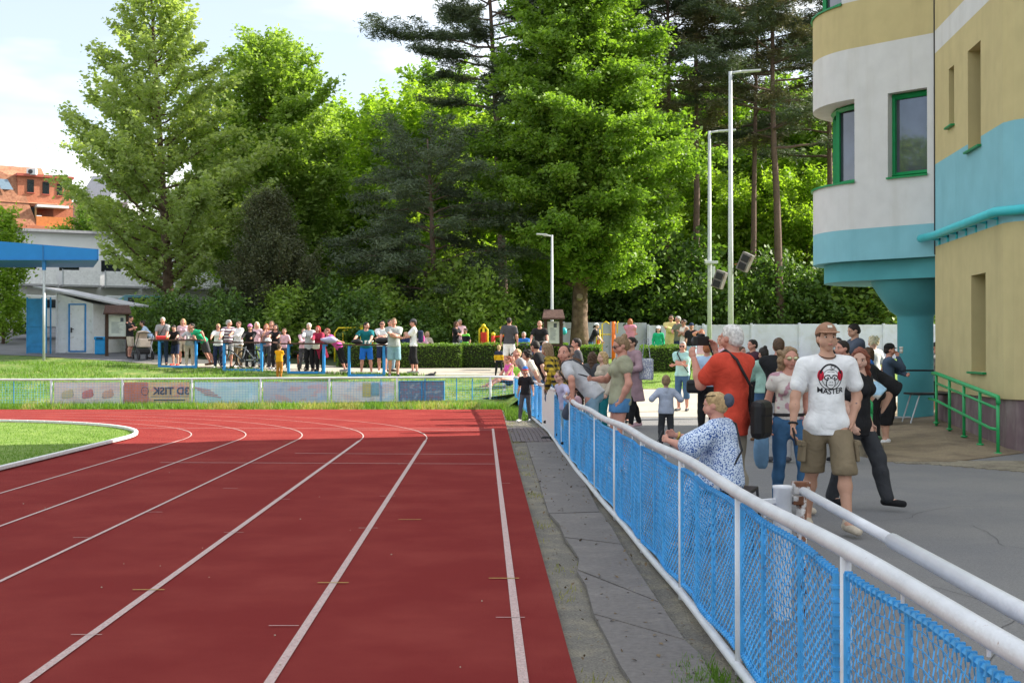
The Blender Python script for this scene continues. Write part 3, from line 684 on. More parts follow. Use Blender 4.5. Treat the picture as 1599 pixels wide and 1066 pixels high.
# small round table fixed round column, bar chair, bike rack
e = empty('wall_table', (7.75, 24.6, .36), 0, 'thin dark table top on a leg in front of the turquoise column', 'table')
MB().box((-.15, 0, .92), (.85, .5, .03)).build('table_top', M_black, e, bevel=.01)
MB().tube([(-.42, 0, 0), (-.42, 0, .9)], .025, 8).build('leg', M_grey, e); MB().tube([(-.8, 0, .02), (-.1, 0, .02)], .02, 6).build('foot', M_grey, e)
e = empty('folding_table', (7.55, 23.2, .36), 0, 'low folding table with black top and chrome legs by the handrail', 'table')
MB().box((.1, 0, .52), (.95, .6, .035)).build('table_top', M_black, e, bevel=.01)
for sx in (-1, 1): MB().tube([(sx*.33+.05-.13*sx*-1, -.25, 0), (sx*.30+.05, -.25, .5), (sx*.30+.05, .25, .5), (sx*.33+.05-.13*sx*-1, .25, 0)], .014, 6).build('leg', M_grey, e)
e = empty('bike_rack', (6.75, 16.6, .13), .5, 'corner of a small light metal rack at the right by the cobbles', 'rack')
rk = MB().tube([(0, 0, 0), (-.03, 0, .22), (.12, 0, .34), (.9, 0, .34)], .012, 6).tube([(0, 0, .02), (.9, 0, .02)], .012, 6)
for q in range(6): rk.tube([(q*.15, 0, .02), (q*.15, 0, .34)], .008, 5)
rk.build('rack_frame', M_white, e)
# ------------------------------------------------------------------ trees
def leaves_mesh(C, size, up=.35, asp=.62, jit=.35):
    """C (n,3) centres -> rhombus leaf quads"""
    n = len(C); d = rng.normal(size=(n, 3)); d[:, 2] *= .5; d /= np.linalg.norm(d, axis=1)[:, None]
    nn = rng.normal(size=(n, 3)); nn[:, 2] += up*3; nn -= d*(nn*d).sum(1)[:, None]; nn /= np.linalg.norm(nn, axis=1)[:, None]
    e = np.cross(d, nn); s = size*(1+jit*rng.normal(size=(n, 1))).clip(.5, 1.8)
    a = C-d*s*.5; b = C+e*s*asp*.5+nn*s*.10; c = C+d*s*.5; f = C-e*s*asp*.5+nn*s*.10
    V = np.stack([a, b, c, f], 1).reshape(-1, 3); F_ = np.arange(4*n).reshape(n, 4); return V, F_
def limb_curve(p0, az, el0, el1, ln, n=9, wob=.12):
    pts = [np.array(p0, float)]; st = ln/(n-1); a = az
    for i in range(n-1):
        t = i/(n-1); el = el0+(el1-el0)*t+rng.normal()*wob; a += rng.normal()*wob
        pts.append(pts[-1]+st*np.array((math.cos(a)*math.cos(el), math.sin(a)*math.cos(el), math.sin(el))))
    return np.array(pts)
def tree_mesh(H, prof, trunk_r, zlo, nl, ntw, nleaf, lsize, el0=.5, el1=.7, tw_len=.45, spread=.16, up=.35, asp=.62, lean=(0, 0), fork=None, tr_top=.95, thick=1., inner=.25, flat=1.0, twel=.25, drop=0., irr=.14):
    """prof: fn t(0..1 along crown height)->radius. returns trunk MB, leaves V,F"""
    tb = MB(); nT = 12
    tz = np.linspace(0, H*tr_top, nT)
    wx = np.cumsum(rng.normal(size=nT)*.018*H/nT); wy = np.cumsum(rng.normal(size=nT)*.018*H/nT); wx[:2] = 0; wy[:2] = 0
    T = np.stack([wx+lean[0]*tz, wy+lean[1]*tz, tz], 1)
    rr = [trunk_r*(1.0-.86*(z/(H*tr_top))**.9)+(trunk_r*.25*max(0, 1-z/.6)) for z in tz]
    tb.tube([tuple(p) for p in T], rr, 10)
    tb_at = lambda z: np.array([np.interp(z, tz, T[:, 0]), np.interp(z, tz, T[:, 1]), z])
    out = []
    for i in range(nl):
        t = ((i+.5)/nl)**.9; z = zlo+(H*tr_top-zlo)*t
        az = i*2.39996+rng.normal()*.35; r = prof(t)*(.72+.36*rng.random())*(1+irr*(math.sin(az*2+z*.9+H)+.7*math.sin(az*3.1-z*.55+2)))
        if r < .15: continue
        e0 = el0+(1.25-el0)*max(0, (t-.75)/.25)*(1 if el0 > 0 else .6); e1 = el1+(1.2-el1)*max(0, (t-.7)/.3)*(1 if el0 > 0 else .5)
        ln = r/max(math.cos((e0+e1)/2), .35)
        zs = max(z-ln*math.sin(max(e0, 0))*.5, zlo*.75) if el0 > 0 else z
        c = limb_curve(tb_at(min(zs, H*tr_top)), az, e0, e1, ln)
        r0 = max(trunk_r*.34*(1-t*.75)*thick, .015)
        tb.tube([tuple(p) for p in c], [max(r0*(1-k/len(c)), .008) for k in range(len(c))], 5, False)
        # twigs
        nt = max(3, int(ntw*ln/3))
        for k in range(nt):
            u = inner+(1-inner)*(k+rng.random())/nt; f = u*(len(c)-1); j = min(int(f), len(c)-2); p = c[j]+(c[j+1]-c[j])*(f-j)
            side = az+(1 if k % 2 else -1)*(.55+rng.random()*.8)*(1-.5*u); tl = tw_len*ln*(.45+.75*(1-u))*(.6+.8*rng.random())+.25
            tc_ = limb_curve(p, side, twel+rng.normal()*.25, twel+.1-drop+rng.normal()*.2, tl, 5, .2)
            m = max(3, int(nleaf*(tl+.2))); q = rng.random(m)*4; jj = np.minimum(q.astype(int), 3); P = tc_[jj]+(tc_[jj+1]-tc_[jj])*(q-jj)[:, None]
            g = rng.normal(size=(m, 3))*spread; g[:, 2] *= flat; out.append(P+g)
        m = int(nleaf*1.5); q = (len(c)-1.01)*(.6+.4*rng.random(m)); jj = q.astype(int); P = c[jj]+(c[jj+1]-c[jj])*(q-jj)[:, None]
        out.append(P+rng.normal(size=(m, 3))*spread*.8)
    C = np.concatenate(out); V, Fq = leaves_mesh(C, lsize, up, asp); return tb, V, Fq
NLEAF = 0
def tree(name, loc, lab, cat, leafm, barkm, group=None, rz=0, **k):
    global NLEAF
    tb, V, Fq = tree_mesh(**k); e = empty(name, loc, rz, lab, cat, group)
    tb.build('trunk', barkm, e, True); o = mesh_obj('crown', V, Fq, leafm, e); NLEAF += len(Fq); return e
def copy_tree(o, loc, rz, sc, lab, parent=None):
    c = o.copy(); COL.objects.link(c)
    if parent is None: c.location = loc; c.rotation_euler = (0, 0, rz); c.scale = sc; c['label'] = lab
    else: c.parent = parent
    for ch in [x for x in bpy.data.objects if x.parent == o]: copy_tree(ch, None, 0, None, None, c)
    return c
def gnd(px, Y): x = XA(px, Y); return (x, Y, HZ(x, Y)-.08)
LF_mid = leafmat('leaf_fresh_green', (.19, .30, .055), (.32, .44, .10), .5)
LF_linden = leafmat('leaf_linden', (.115, .215, .030), (.25, .385, .055), .5)
LF_blue = leafmat('leaf_grey_green', (.30, .38, .14), (.46, .54, .23), .55)
LF_dark = leafmat('leaf_dark_bush', (.060, .125, .028), (.16, .27, .05), .4)
LF_bright = leafmat('leaf_bright_yellow_green', (.20, .33, .035), (.36, .50, .07), .55)
LF_pine = leafmat('pine_needles', (.060, .092, .056), (.115, .15, .078), .2, .6)
LF_cyp = leafmat('cypress_foliage', (.060, .080, .035), (.12, .13, .06), .2)
LF_brown = leafmat('pine_needles_brownish', (.085, .105, .055), (.19, .165, .09), .25, .6)
LF_hedge = leafmat('hedge_leaf', (0.075, 0.150, 0.018), (0.165, 0.285, 0.033), .4)

# big left tree: feathery, limbs sweeping up at the tips
def pf(pts): xs_, ys_ = zip(*pts); return lambda t: float(np.interp(t, xs_, ys_))
tree('maple_tree', gnd(266, 64), 'tall grey green tree with feathery upswept branches behind the info board at left', 'tree', LF_blue, M_bark,
     H=19.0, prof=pf([(0, 3.6), (.15, 5.2), (.3, 5.5), (.5, 4.3), (.7, 3.0), (.85, 1.7), (1, .5)]), irr=.07, trunk_r=.30, lean=(-.06, 0), zlo=2.6, nl=88, ntw=11, nleaf=36, lsize=.21, el0=.30, el1=.75, tw_len=.26, spread=.13, inner=.15, twel=.5)
tree('maple_tree', gnd(418, 72), 'broad mid green tree with a domed crown behind the dark cypress', 'tree', LF_mid, M_bark,
     H=17.0, prof=pf([(0, 4.2), (.3, 4.9), (.6, 4.0), (.8, 2.8), (.93, 1.6), (1, .6)]), irr=.08, trunk_r=.30, zlo=3.0, nl=95, ntw=12, nleaf=42, lsize=.22, el0=.45, el1=.85, tw_len=.27, spread=.17, inner=.2, twel=.5)
# central linden
tree('linden_tree', gnd(905, 59), 'large fresh green linden with a dense tall crown beside the roofed notice board', 'tree', LF_linden, M_bark,
     H=19.6, prof=pf([(0, 3.4), (.12, 4.7), (.3, 5.2), (.5, 4.6), (.7, 3.5), (.85, 2.5), (1, .9)]), trunk_r=.42, zlo=3.8, nl=165, ntw=14, nleaf=66, lsize=.17, el0=.35, el1=.15, tw_len=.30, spread=.14, inner=.12, twel=.1, drop=.35)
# cut branch scar on its trunk
e = [o for o in bpy.data.objects if o.name.startswith('linden_tree')][0]
MB().tube([(-.02, -.34, 2.9), (-.02, -.48, 2.98)], .14, 12).build('cut_branch', mat('cut_wood', (.30, .24, .17), .8), e)
# cypress
tree('cypress_tree', gnd(420, 57), 'dark cypress shaped like a cone in front of the broad green tree', 'tree', LF_cyp, M_bark,
     H=7.3, prof=pf([(0, 1.7), (.15, 2.05), (.45, 1.85), (.62, 1.15), (.8, .95), (.93, .6), (1, .2)]), trunk_r=.18, zlo=.7, nl=170, ntw=16, nleaf=60, lsize=.085, el0=.5, el1=1.1, tw_len=.35, spread=.10, inner=.2, twel=.9, asp=.5)
# black pine, drooping dark layers
tree('black_pine', gnd(685, 58), 'dark spreading pine with layered drooping boughs left of the big linden', 'pine tree', LF_pine, M_pbark,
     H=10.2, prof=pf([(0, 3.2), (.2, 4.3), (.5, 4.4), (.75, 3.8), (.9, 3.0), (1, 1.2)]), trunk_r=.22, zlo=2.4, nl=46, ntw=15, nleaf=62, lsize=.21, el0=.30, el1=-.30, tw_len=.30, spread=.15, inner=.25, twel=-.1, asp=.16, flat=.5, lean=(-.05, 0))
# tall pines
def tall_pine(px, Y, H, zlo, rad, lab, lean=(0, 0), leaf=LF_pine, tr=.26, nl=34, nleaf=52, nm='tall_pine', tr_top=.95):
    return tree(nm, gnd(px, Y), lab, 'pine tree', leaf, M_pbark, 'tall pines behind the white wall', H=H, prof=pf([(0, rad*.75), (.4, rad), (.75, rad*.9), (1, rad*.35)]), trunk_r=tr, zlo=zlo, nl=nl, ntw=14, nleaf=nleaf, lsize=.26,
                el0=.15, el1=.15, tw_len=.30, spread=.17, inner=.35, twel=.15, asp=.15, flat=.55, lean=lean, tr_top=tr_top)
p1 = tall_pine(790, 68, 25, 11.0, 5.0, 'tall leaning pine whose dark crown stands against the sky left of the linden', lean=(-.055, 0), tr=.28, nl=50, nleaf=95)
tall_pine(945, 68, 24, 15, 4.8, 'straight pine trunk just right of the linden trunk', tr=.26)
tall_pine(1043, 67, 24, 14.5, 4.6, 'pine trunk behind the group on the lawn mound', tr=.25, lean=(-.004, 0))
tall_pine(1087, 68, 25, 11, 5.3, 'pine trunk between the mound group and the shorter lamp mast', tr=.24, leaf=LF_brown)
tall_pine(1173, 68, 25, 12, 5.3, 'slender slightly curving pine trunk just right of the tallest lamp mast', tr=.20, lean=(.018, 0), leaf=LF_brown)
tall_pine(1222, 66, 25, 11, 6.0, 'thick pine trunk nearest to the curved building', tr=.26, lean=(-.022, 0), leaf=LF_pine)
tall_pine(1300, 70, 24, 10.5, 5.8, 'tall pine partly hidden behind the curved building', tr=.25)
# bright backdrop trees: one of each kind, then copies
bt = tree('young_maple', gnd(640, 74), 'bright yellow green tree behind the black pine', 'tree', LF_bright, M_bark, 'broadleaf trees in the wood behind', H=13.5, prof=pf([(0, 4.4), (.3, 5.0), (.6, 4.3), (.85, 2.8), (1, .9)]),
          trunk_r=.2, zlo=.9, nl=72, ntw=9, nleaf=30, lsize=.27, el0=.35, el1=.7, tw_len=.3, spread=.22, inner=.2, twel=.4)
dt = tree('forest_tree', gnd(840, 84), 'dark green wood tree directly behind the linden', 'tree', LF_linden, M_bark, 'broadleaf trees in the wood behind', H=14, prof=pf([(0, 5), (.3, 5.6), (.6, 5.0), (.85, 3.4), (1, 1.2)]),
          trunk_r=.24, zlo=.8, nl=70, ntw=9, nleaf=30, lsize=.30, el0=.3, el1=.6, tw_len=.3, spread=.25, inner=.2, twel=.3)
for px, Y, s, lab in ((560, 80, 1.03, 'bright tree filling the gap between the domed tree and the black pine'), (735, 74, .90, 'bright low tree right of the black pine trunk'), (1010, 78, .8, 'bright tree seen low between the linden and the next pines'),
                      (1130, 76, .78, 'bright leafy tree behind the two tall lamp masts'), (1195, 80, .90, 'bright leafy tree between the slender pine and the thick pine'), (1262, 75, .76, 'bright leafy tree touching the left edge of the curved building'), (1330, 80, .8, 'bright tree showing under the bay of the curved building')):
    copy_tree(bt, gnd(px, Y), random.random()*6, (s, s, s*(.95+.1*random.random())), lab)
for px, Y, s, lab in ((480, 92, 1.05, 'green wood tree low behind the cypress'), (700, 96, 1.25, 'deep green wood tree behind the black pine crown'), (960, 90, 1.2, 'deep green wood tree behind the second pine trunk'),
                      (1090, 84, 1.2, 'deep green wood tree behind the masts and pine crowns'), (1180, 90, 1.25, 'deep green wood tree highest behind the masts'), (1275, 82, 1.15, 'deep green wood tree behind the edge of the building'), (1400, 85, 1.1, 'deep green wood tree behind the turquoise column'), (1040, 100, 1.3, 'farthest wood tree between the pine trunks'), (350, 96, .62, 'small wood tree behind the pale apartment block'), (150, 102, .6, 'small wood tree beside the brick house')):
    copy_tree(dt, gnd(px, Y), random.random()*6, (s, s, s), lab)
# shrubs: dark understory along the wall
sh = tree('dark_shrub', gnd(560, 54), 'dark shrub behind the yellow exercise bars', 'shrub', LF_dark, M_bark, 'shrubs along the back of the path', H=2.6, prof=pf([(0, 1.3), (.4, 1.7), (.8, 1.1), (1, .4)]), trunk_r=.05, zlo=.15, nl=48, ntw=11, nleaf=34, lsize=.14, el0=.3, el1=.4, tw_len=.35, spread=.15, inner=.1, twel=.1)
sh2 = tree('light_leaf_shrub', gnd(585, 55.5), 'fresh green shrub left of the teal shirt man', 'shrub', LF_mid, M_bark, 'shrubs along the back of the path', H=2.9, prof=pf([(0, 1.0), (.4, 1.5), (.8, 1.1), (1, .4)]), trunk_r=.05, zlo=.15, nl=42, ntw=9, nleaf=26, lsize=.17, el0=.5, el1=.8, tw_len=.35, spread=.17, inner=.1, twel=.4)
for px, Y, s, lab in ((265, 55, 1.0, 'spreading dark shrub behind the pram'), (310, 56, 1.15, 'dark shrub behind the man in the green shirt'), (352, 54, .85, 'dark shrub under the left side of the cypress'), (395, 55, .8, 'dark shrub behind the cyclists at the foot of the cypress'), (450, 55, 1.05, 'dark shrub right of the cypress foot'), (505, 56, 1.1, 'dark shrub behind the red haired woman'),
                      (610, 56, 1.1, 'dark shrub behind the two men at the last table'), (655, 55, 1.05, 'dark shrub behind the woman with the backpack'), (705, 57, 1.2, 'dark shrub at the foot of the black pine'), (750, 56, 1.1, 'dark shrub beside the teal lamp post'), (790, 58, 1.2, 'dark shrub at the foot of the leaning pine'),
                      (880, 67, 1.5, 'dark shrub behind the white wall near the linden'), (950, 67, 1.6, 'dark shrub behind the wall between linden and pines'), (1010, 67, 1.6, 'dark shrub behind the wall right of the pink hoodie'), (1070, 67, 1.6, 'dark shrub behind the wall at the mound group'), (1130, 67, 1.3, 'dark shrub behind the wall between the masts'), (1205, 67, 1.4, 'dark shrub behind the wall near the slender pine'), (1270, 67, 1.5, 'dark shrub behind the wall at the capped man'), (1335, 67, 1.7, 'dark shrub behind the wall near the bearded man'), (1385, 67, 1.7, 'dark shrub behind the wall beside the column'), (225, 60, .8, 'low dark shrub behind the booth roof')):
    s2 = s*(1+.1*random.random())*(.82 if px < 800 else 1.); src = sh2 if (px//5) % 3 == 0 or px in (450, 610, 705, 225) else sh
    if src is sh2: lab = lab.replace('dark', 'fresh green')
    copy_tree(src, gnd(px, Y), random.random()*6, (s2, s2, s2*(.8+.5*random.random())), lab)
tb_ = tree('light_shrub', gnd(5, 62), 'bright rounded shrub at the left edge below the brick house', 'shrub', LF_bright, M_bark, H=6.6, prof=pf([(0, .8), (.4, 1.15), (.7, 1.0), (1, .3)]), trunk_r=.08, zlo=.3, nl=70, ntw=12, nleaf=40, lsize=.15, el0=.5, el1=.9, tw_len=.4, spread=.14, inner=.1, twel=.5)
# clipped hedges
def hedge(px0, px1, Y, zt, lab, dY=1.0, name='clipped_hedge'):
    x0, x1 = XA(px0, Y), XA(px1, Y); zb = HZ((x0+x1)/2, Y)-.05
    e = empty(name, ((x0+x1)/2, Y, zb), 0, lab, 'hedge', 'clipped hedges along the path'); hw = (x1-x0)/2; ht = zt-zb
    n = int((2*hw*ht*2+2*hw*dY*1.6+dY*ht*2)*420)
    f = rng.random(n); P = np.zeros((n, 3)); A1 = 2*hw*ht; A2 = 2*hw*dY; A3 = dY*ht; tot = A1*1.4+A2+2*A3
    u = rng.random((n, 2)); d_ = np.abs(rng.normal(size=n))*.05
    fr = f < A1*1.4/tot; tp = (f >= A1*1.4/tot) & (f < (A1*1.4+A2)/tot); sd_ = ~(fr | tp)
    P[fr] = np.stack([(u[fr, 0]*2-1)*hw, -dY/2+d_[fr], u[fr, 1]*ht], 1); P[tp] = np.stack([(u[tp, 0]*2-1)*hw, (u[tp, 1]-.5)*dY, ht-d_[tp]], 1)
    P[sd_] = np.stack([np.where(u[sd_, 0] > .5, 1, -1)*(hw-d_[sd_]), (u[sd_, 0]*7 % 1-.5)*dY, u[sd_, 1]*ht], 1)
    P += rng.normal(size=P.shape)*.022; P[:, 2] += .02*np.sin(P[:, 0]*5)
    V, Fq = leaves_mesh(P, .055, .2, .6); mesh_obj('foliage', V, Fq, LF_hedge, e)
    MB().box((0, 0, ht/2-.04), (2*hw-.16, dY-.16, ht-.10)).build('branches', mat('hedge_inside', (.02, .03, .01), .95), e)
hedge(528, 722, 48.6, 1.93, 'long clipped green hedge behind the last blue table', 1.1); hedge(722, 886, 48.9, 1.95, 'clipped hedge section behind the man in white shorts', 1.1); hedge(893, 938, 46.5, 1.86, 'short clipped hedge end left of the woman in sunglasses', 1.2); hedge(1002, 1066, 43.8, 1.84, 'rounded clipped hedge on the lawn mound', 1.6)
# grass tufts along the far fence and verge, on the bank and at the track corner
def tufts(name, pts, h, wd, m, lab=None):
    pts = np.asarray(pts); n = len(pts); a = rng.random(n)*6.28; hh = h*(.4+rng.random(n)*.9); lx = rng.normal(size=n)*hh*.3; ly = rng.normal(size=n)*hh*.3
    dx, dy = np.cos(a)*wd, np.sin(a)*wd
    V = np.stack([np.stack([pts[:, 0]-dx, pts[:, 1]-dy, pts[:, 2]], 1), np.stack([pts[:, 0]+dx, pts[:, 1]+dy, pts[:, 2]], 1), np.stack([pts[:, 0]+lx, pts[:, 1]+ly, pts[:, 2]+hh], 1)], 1).reshape(-1, 3)
    o = mesh_obj(name, V, np.arange(3*n).reshape(n, 3), m); tag(o, lab, 'grass', kind='stuff'); return o
G_dry = leafmat('dry_grass_blade', (.22, .22, .07), (.42, .38, .13), .4); G_fresh = leafmat('fresh_grass_blade', (.09, .19, .02), (.17, .29, .04), .45)
n = 9000; x = rng.uniform(-17, .2, n); y = 36.4+rng.random(n)**1.3*1.3; p = np.stack([x, y, Hh(x, y)], 1); msk = (np.sin(x*2.1)+np.sin(x*5.3+1)+rng.normal(size=n)*.8) > -.2
dry = (x > -9) | (np.sin(x*1.3) > .6)
tufts('dry_verge_grass', p[msk & dry], .19, .010, G_dry, 'dry yellowish grass growing along the foot of the banner fence'); tufts('green_verge_grass', np.concatenate([p[~dry], p[(~msk) & dry], p[::5]]), .18, .012, G_fresh, 'green weeds growing along the foot of the banner fence')
n = 42000; x = rng.uniform(-24, .3, n); y = rng.uniform(38.2, 47.5, n); y = np.minimum(y, path_y(x)+.1); k_ = rng.normal(size=n)*.6+np.sin(x*1.1)+np.sin(y*2.3+x*.7); 
worn = (x > -13) & (y > path_y(x)-1.3); ok = (k_ > -.6) & ~(worn & (k_ < 1.2))
tufts('bank_grass_blades', np.stack([x, y, Hh(x, y)], 1)[ok], .11, .012, G_fresh, 'short grass on the bank below the blue tables')
n = 2500; x = rng.uniform(-.35, .35, n)+np.interp(rng.random(n), [0, 1], [-.1, .3]); y = rng.uniform(31, 36.5, n); ok = (x > .455-.0205*y+.05) & (x < np.interp(y, FY, FX)-.03)
tufts('corner_weeds', np.stack([x, y, np.full(n, -.03)], 1)[ok], .16, .012, G_fresh, 'weeds in the corner between track and fence')
# tiny weeds in the strip
n = 3200; y = rng.uniform(5, 30, n); u = rng.random(n); cl = np.sin(y*2.2)+np.sin(y*5.1+1)+rng.normal(size=n)*.5; x = (.455-.0205*y)+.03+np.abs(rng.normal(size=n))*.12+(rng.random(n) < .15)*.35
ok = (cl > .9) & (x < np.interp(y, FY, FX)-.05); tufts('strip_weeds', np.stack([x, y, np.full(n, -.03)], 1)[ok], .035, .004, G_dry, 'sparse dry weeds in the dirt strip beside the track')
n = 900; x = .98+rng.normal(size=n)*.07; y = 6.45+rng.normal(size=n)*.22; tufts('strip_moss_tuft', np.stack([x, y, np.full(n, -.03)], 1), .05, .005, G_fresh, 'small green tuft under the near fence post')
n = 26000; x = -7.1-rng.random(n)**1.5*9; y = rng.uniform(17, 30, n); ok = np.where(y < 23.6, x < lane(6.95, y), (x-CXc)**2+(y-CYc)**2 < (RI-.08)**2)
tufts('infield_grass_blades', np.stack([x, y, np.full(n, .01)], 1)[ok], .035, .006, G_fresh, 'short blades of the mown infield inside the white kerb')
n = 6000; x = rng.uniform(3.2, 9, n); y = rng.uniform(39.6, 47, n); tufts('mound_grass_blades', np.stack([x, y, Hh(x, y)+.01], 1), .07, .012, G_fresh, 'short sunlit grass on the mound in front of the hedge')
# loose grit and dry leaves in the strip
n = 450; y = 4.5+25*rng.random(n)**1.4; u = rng.random(n); ed = .455-.0205*y; fxx = np.interp(y, FY, FX); u = np.where(rng.random(n) < .55, .55+.45*u, u*.45); x = ed+.03+(fxx-ed-.08)*u
sz = .006+.014*rng.random(n)**2; V, Fq = leaves_mesh(np.stack([x, y, np.full(n, .004)], 1), .03, 2.5, .6); mesh_obj('fallen_leaves', V, Fq, mat('dry_leaf', (.17, .12, .07), .9, .4, 30)); tag(bpy.data.objects['fallen_leaves'], 'dry leaf crumbs and grit scattered along the strip beside the fence', 'leaf litter', kind='stuff')
# trees on the other side of the stadium, seen only as reflections

for xy, sc_, lab in (((-45, 14), 1.25, 'leafy tree on the far side of the stadium, nearest the camera'), ((-48, 3), 1.35, 'middle leafy tree on the far side of the stadium'), ((-52, -8), 1.2, 'leafy tree on the far side of the stadium, farthest back')):
    copy_tree(bt, (xy[0], xy[1], -.1), sc_, (sc_, sc_, sc_), lab)
# ------------------------------------------------------------------ white concrete wall
M_wall = mat('white_wall_paint', (.80, .83, .94), .85, .06, 2, c2=(.68, .68, .69), c2pos=(.5, .75), c2scale=1.5)
def wall_seg(name, px0, px1, Y, top0, top1, lab, step=2.4):
    x0, x1 = XA(px0, Y), XA(px1, Y); zt0 = ZA(top0, Y); zt1 = ZA(top1, Y)
    e = empty(name, (x0, Y, HZ((x0+x1)/2, Y)-.1), 0, lab, 'wall'); z0 = e.location.z
    n = int((x1-x0)/step)+1
    for i in range(n):
        a = i*step; b = min(a+step, x1-x0)
        if b-a < .1: continue
        zt = zt0+(zt1-zt0)*(a/(x1-x0))-z0
        MB().box(((a+b)/2, 0, zt/2), (b-a-.03, .09, zt)).build('panel', M_wall, e, bevel=.01)
        MB().box((a, -.02, zt/2+.02), (.12, .16, zt+.06)).build('wall_post', M_wall, e, bevel=.01)
    return e
wall_seg('concrete_wall', 806, 1010, 64.6, 503, 504, 'white concrete panel wall behind the playground and the linden trunk')
wall_seg('concrete_wall', 1012, 1098, 64.2, 508, 508, 'lower white wall section behind the group on the mound')
wall_seg('concrete_wall', 1098, 1302, 64, 507, 505, 'white concrete wall section behind the man photographing')
wall_seg('concrete_wall', 1304, 1540, 63.5, 507, 506, 'white concrete wall section behind the bearded man and the column')
wall_seg('low_field_wall', 30, 1010, 61, 499, 503, 'weathered low grey wall in the bushes behind the path') if False else None
# ------------------------------------------------------------------ lamp posts
def lamp(name, px, Y, top, r, arm, lab, m=M_grey, armz=0, head=(.75, .26, .07)):
    x, y, z0 = gnd(px, Y); H = ZA(top, Y)-z0; e = empty(name, (x, y, z0), 0, lab, 'lamp post')
    MB().tube([(0, 0, 0), (0, 0, H*.4), (0, 0, H)], [r, r*.85, r*.6], 12).build('pole', m, e, True)
    if arm: MB().tube([(0, 0, H-.05), (arm*.5, 0, H+armz)], r*.45, 8).build('arm', m, e, True)
    if arm:
        s = 1 if arm > 0 else -1
        MB().box((arm*.5+s*head[0]*.4, 0, H+armz+.02), head, ry=-.06*s).box((arm*.5, 0, H+armz-.02), (head[0]*.5, .12, .06)).build('lamp_head', M_grey, e, bevel=.02)
    return e
l1 = lamp('floodlight_mast', 1141, 50, 112, .115, 1.0, 'tallest galvanised lamp mast with a flat lamp head in front of the pines')
l2 = lamp('floodlight_mast', 1108, 55, 205, .105, .9, 'shorter galvanised lamp mast carrying brackets left of the tallest mast')
l3 = lamp('street_lamp', 862, 49, 367, .065, -.45, 'short street lamp with a small flat head beside the notice board', head=(.42, .2, .06))
l4 = lamp('teal_lamp_post', 748, 60, 410, .06, 0, 'thin teal green post standing in the shrubs behind the hedge', m=mat('teal_post', (.10, .30, .30), .5))
def speaker(px, py, Y, rz, ry, lab, armx):
    x, _, z = W(px, py, Y); e = empty('loudspeaker', (x, Y-.25, z), rz, lab, 'loudspeaker', 'weathered loudspeakers on the masts')
    MB().box((0, 0, 0), (.42, .38, .72), ry=ry).build('housing', mat('weathered_grey_box', (.16, .15, .15), .7, .2, 9, c2=(.10, .07, .06), c2scale=5), e, bevel=.02)
    q = Matrix.Rotation(ry, 3, 'Y')
    for dz, r_ in ((.14, .15), (-.18, .12)):
        c = q @ Vector((0, -.195, dz)); MB().box(c, (.30, .02, .26), ry=ry).build('grille', M_black, e, bevel=.01)
    MB().tube([(armx, .22, -.05), (0, .15, -.05)], .025, 6).build('bracket', mat('rusty_bracket', (.22, .08, .04), .8), e)
    return e
speaker(1162, 410, 50, -.5, .45, 'tilted grey loudspeaker fixed right of the tallest mast', -.5); speaker(1122, 437, 52, -.5, .35, 'tilted loudspeaker low between the two masts', -.35)
# camera bracket things on mast 2
MB().box((.05, -.15, ZA(410, 55)-gnd(1108, 55)[2]), (.55, .25, .12)).box((.15, -.15, ZA(425, 55)-gnd(1108, 55)[2]), (.12, .14, .5)).build('bracket_box', M_grey, l2, bevel=.02)
# ------------------------------------------------------------------ roofed notice boards
def board(px, Y, wd, top, bot, lab, rz=0., oh=.12):
    x, y, z0 = gnd(px, Y); H = ZA(top, Y)-z0; e = empty('notice_board', (x, y, z0), rz, lab, 'notice board')
    for s in (-1, 1): MB().box((s*wd/2, 0, (H-.12)/2), (.13, .13, H-.12)).build('post', M_wood, e, bevel=.01)
    roof = MB().prism([(-wd/2-oh, -.42), (wd/2+oh, -.42), (wd/2+oh, .42), (-wd/2-oh, .42)], [H-.28]*4, [H-.24]*4)
    rf = MB().add([(-wd/2-oh, -.45, H-.30), (wd/2+oh, -.45, H-.30), (wd/2+oh-.06, 0, H+.02), (-wd/2-oh+.06, 0, H+.02), (-wd/2-oh, .45, H-.30), (wd/2+oh, .45, H-.30), (-wd/2-oh, -.45, H-.35), (wd/2+oh, -.45, H-.35), (wd/2+oh, .45, H-.35), (-wd/2-oh, .45, H-.35)],
                  [(0, 1, 2, 3), (3, 2, 5, 4), (6, 7, 1, 0), (4, 5, 8, 9), (7, 8, 5, 2, 1), (0, 3, 4, 9, 6), (9, 8, 7, 6)])
    rf.build('roof', mat('brown_shingles', (.09, .05, .04), .8, .3, 14, bump=.5), e)
    pb = ZA(bot, Y)-z0; pt = H-.42
    MB().box((0, 0, (pb+pt)/2), (wd-.14, .05, pt-pb)).build('panel', mat('notice_sheet', (.55, .60, .54), .5, .08, 6), e)
    ln = MB()
    for i in range(14):
        w_ = (wd-.35)*(.5+.5*random.random()); ln.box((-(wd-.35-w_)/2, -.028, pt-.25-i*(pt-pb-.35)/14), (w_, .003, .018))
    ln.build('notice_lines', mat('grey_print', (.28, .32, .32), .8), e)
    MB().box((wd/2-.22, -.028, pt-.15), (.12, .003, .16)).build('crest', mat('dark_print', (.08, .10, .12), .8), e)
    MB().box((0, 0, pb-.06), (wd-.1, .07, .1)).build('rail', M_wood, e)
    return e
board(864, 47.5, .58, 484, 536, 'roofed brown notice board beside the short street lamp by the linden trunk'); board(183, 51.5, .80, 477, 525, 'roofed brown notice board between the white booth and the man with the pram', rz=.35)
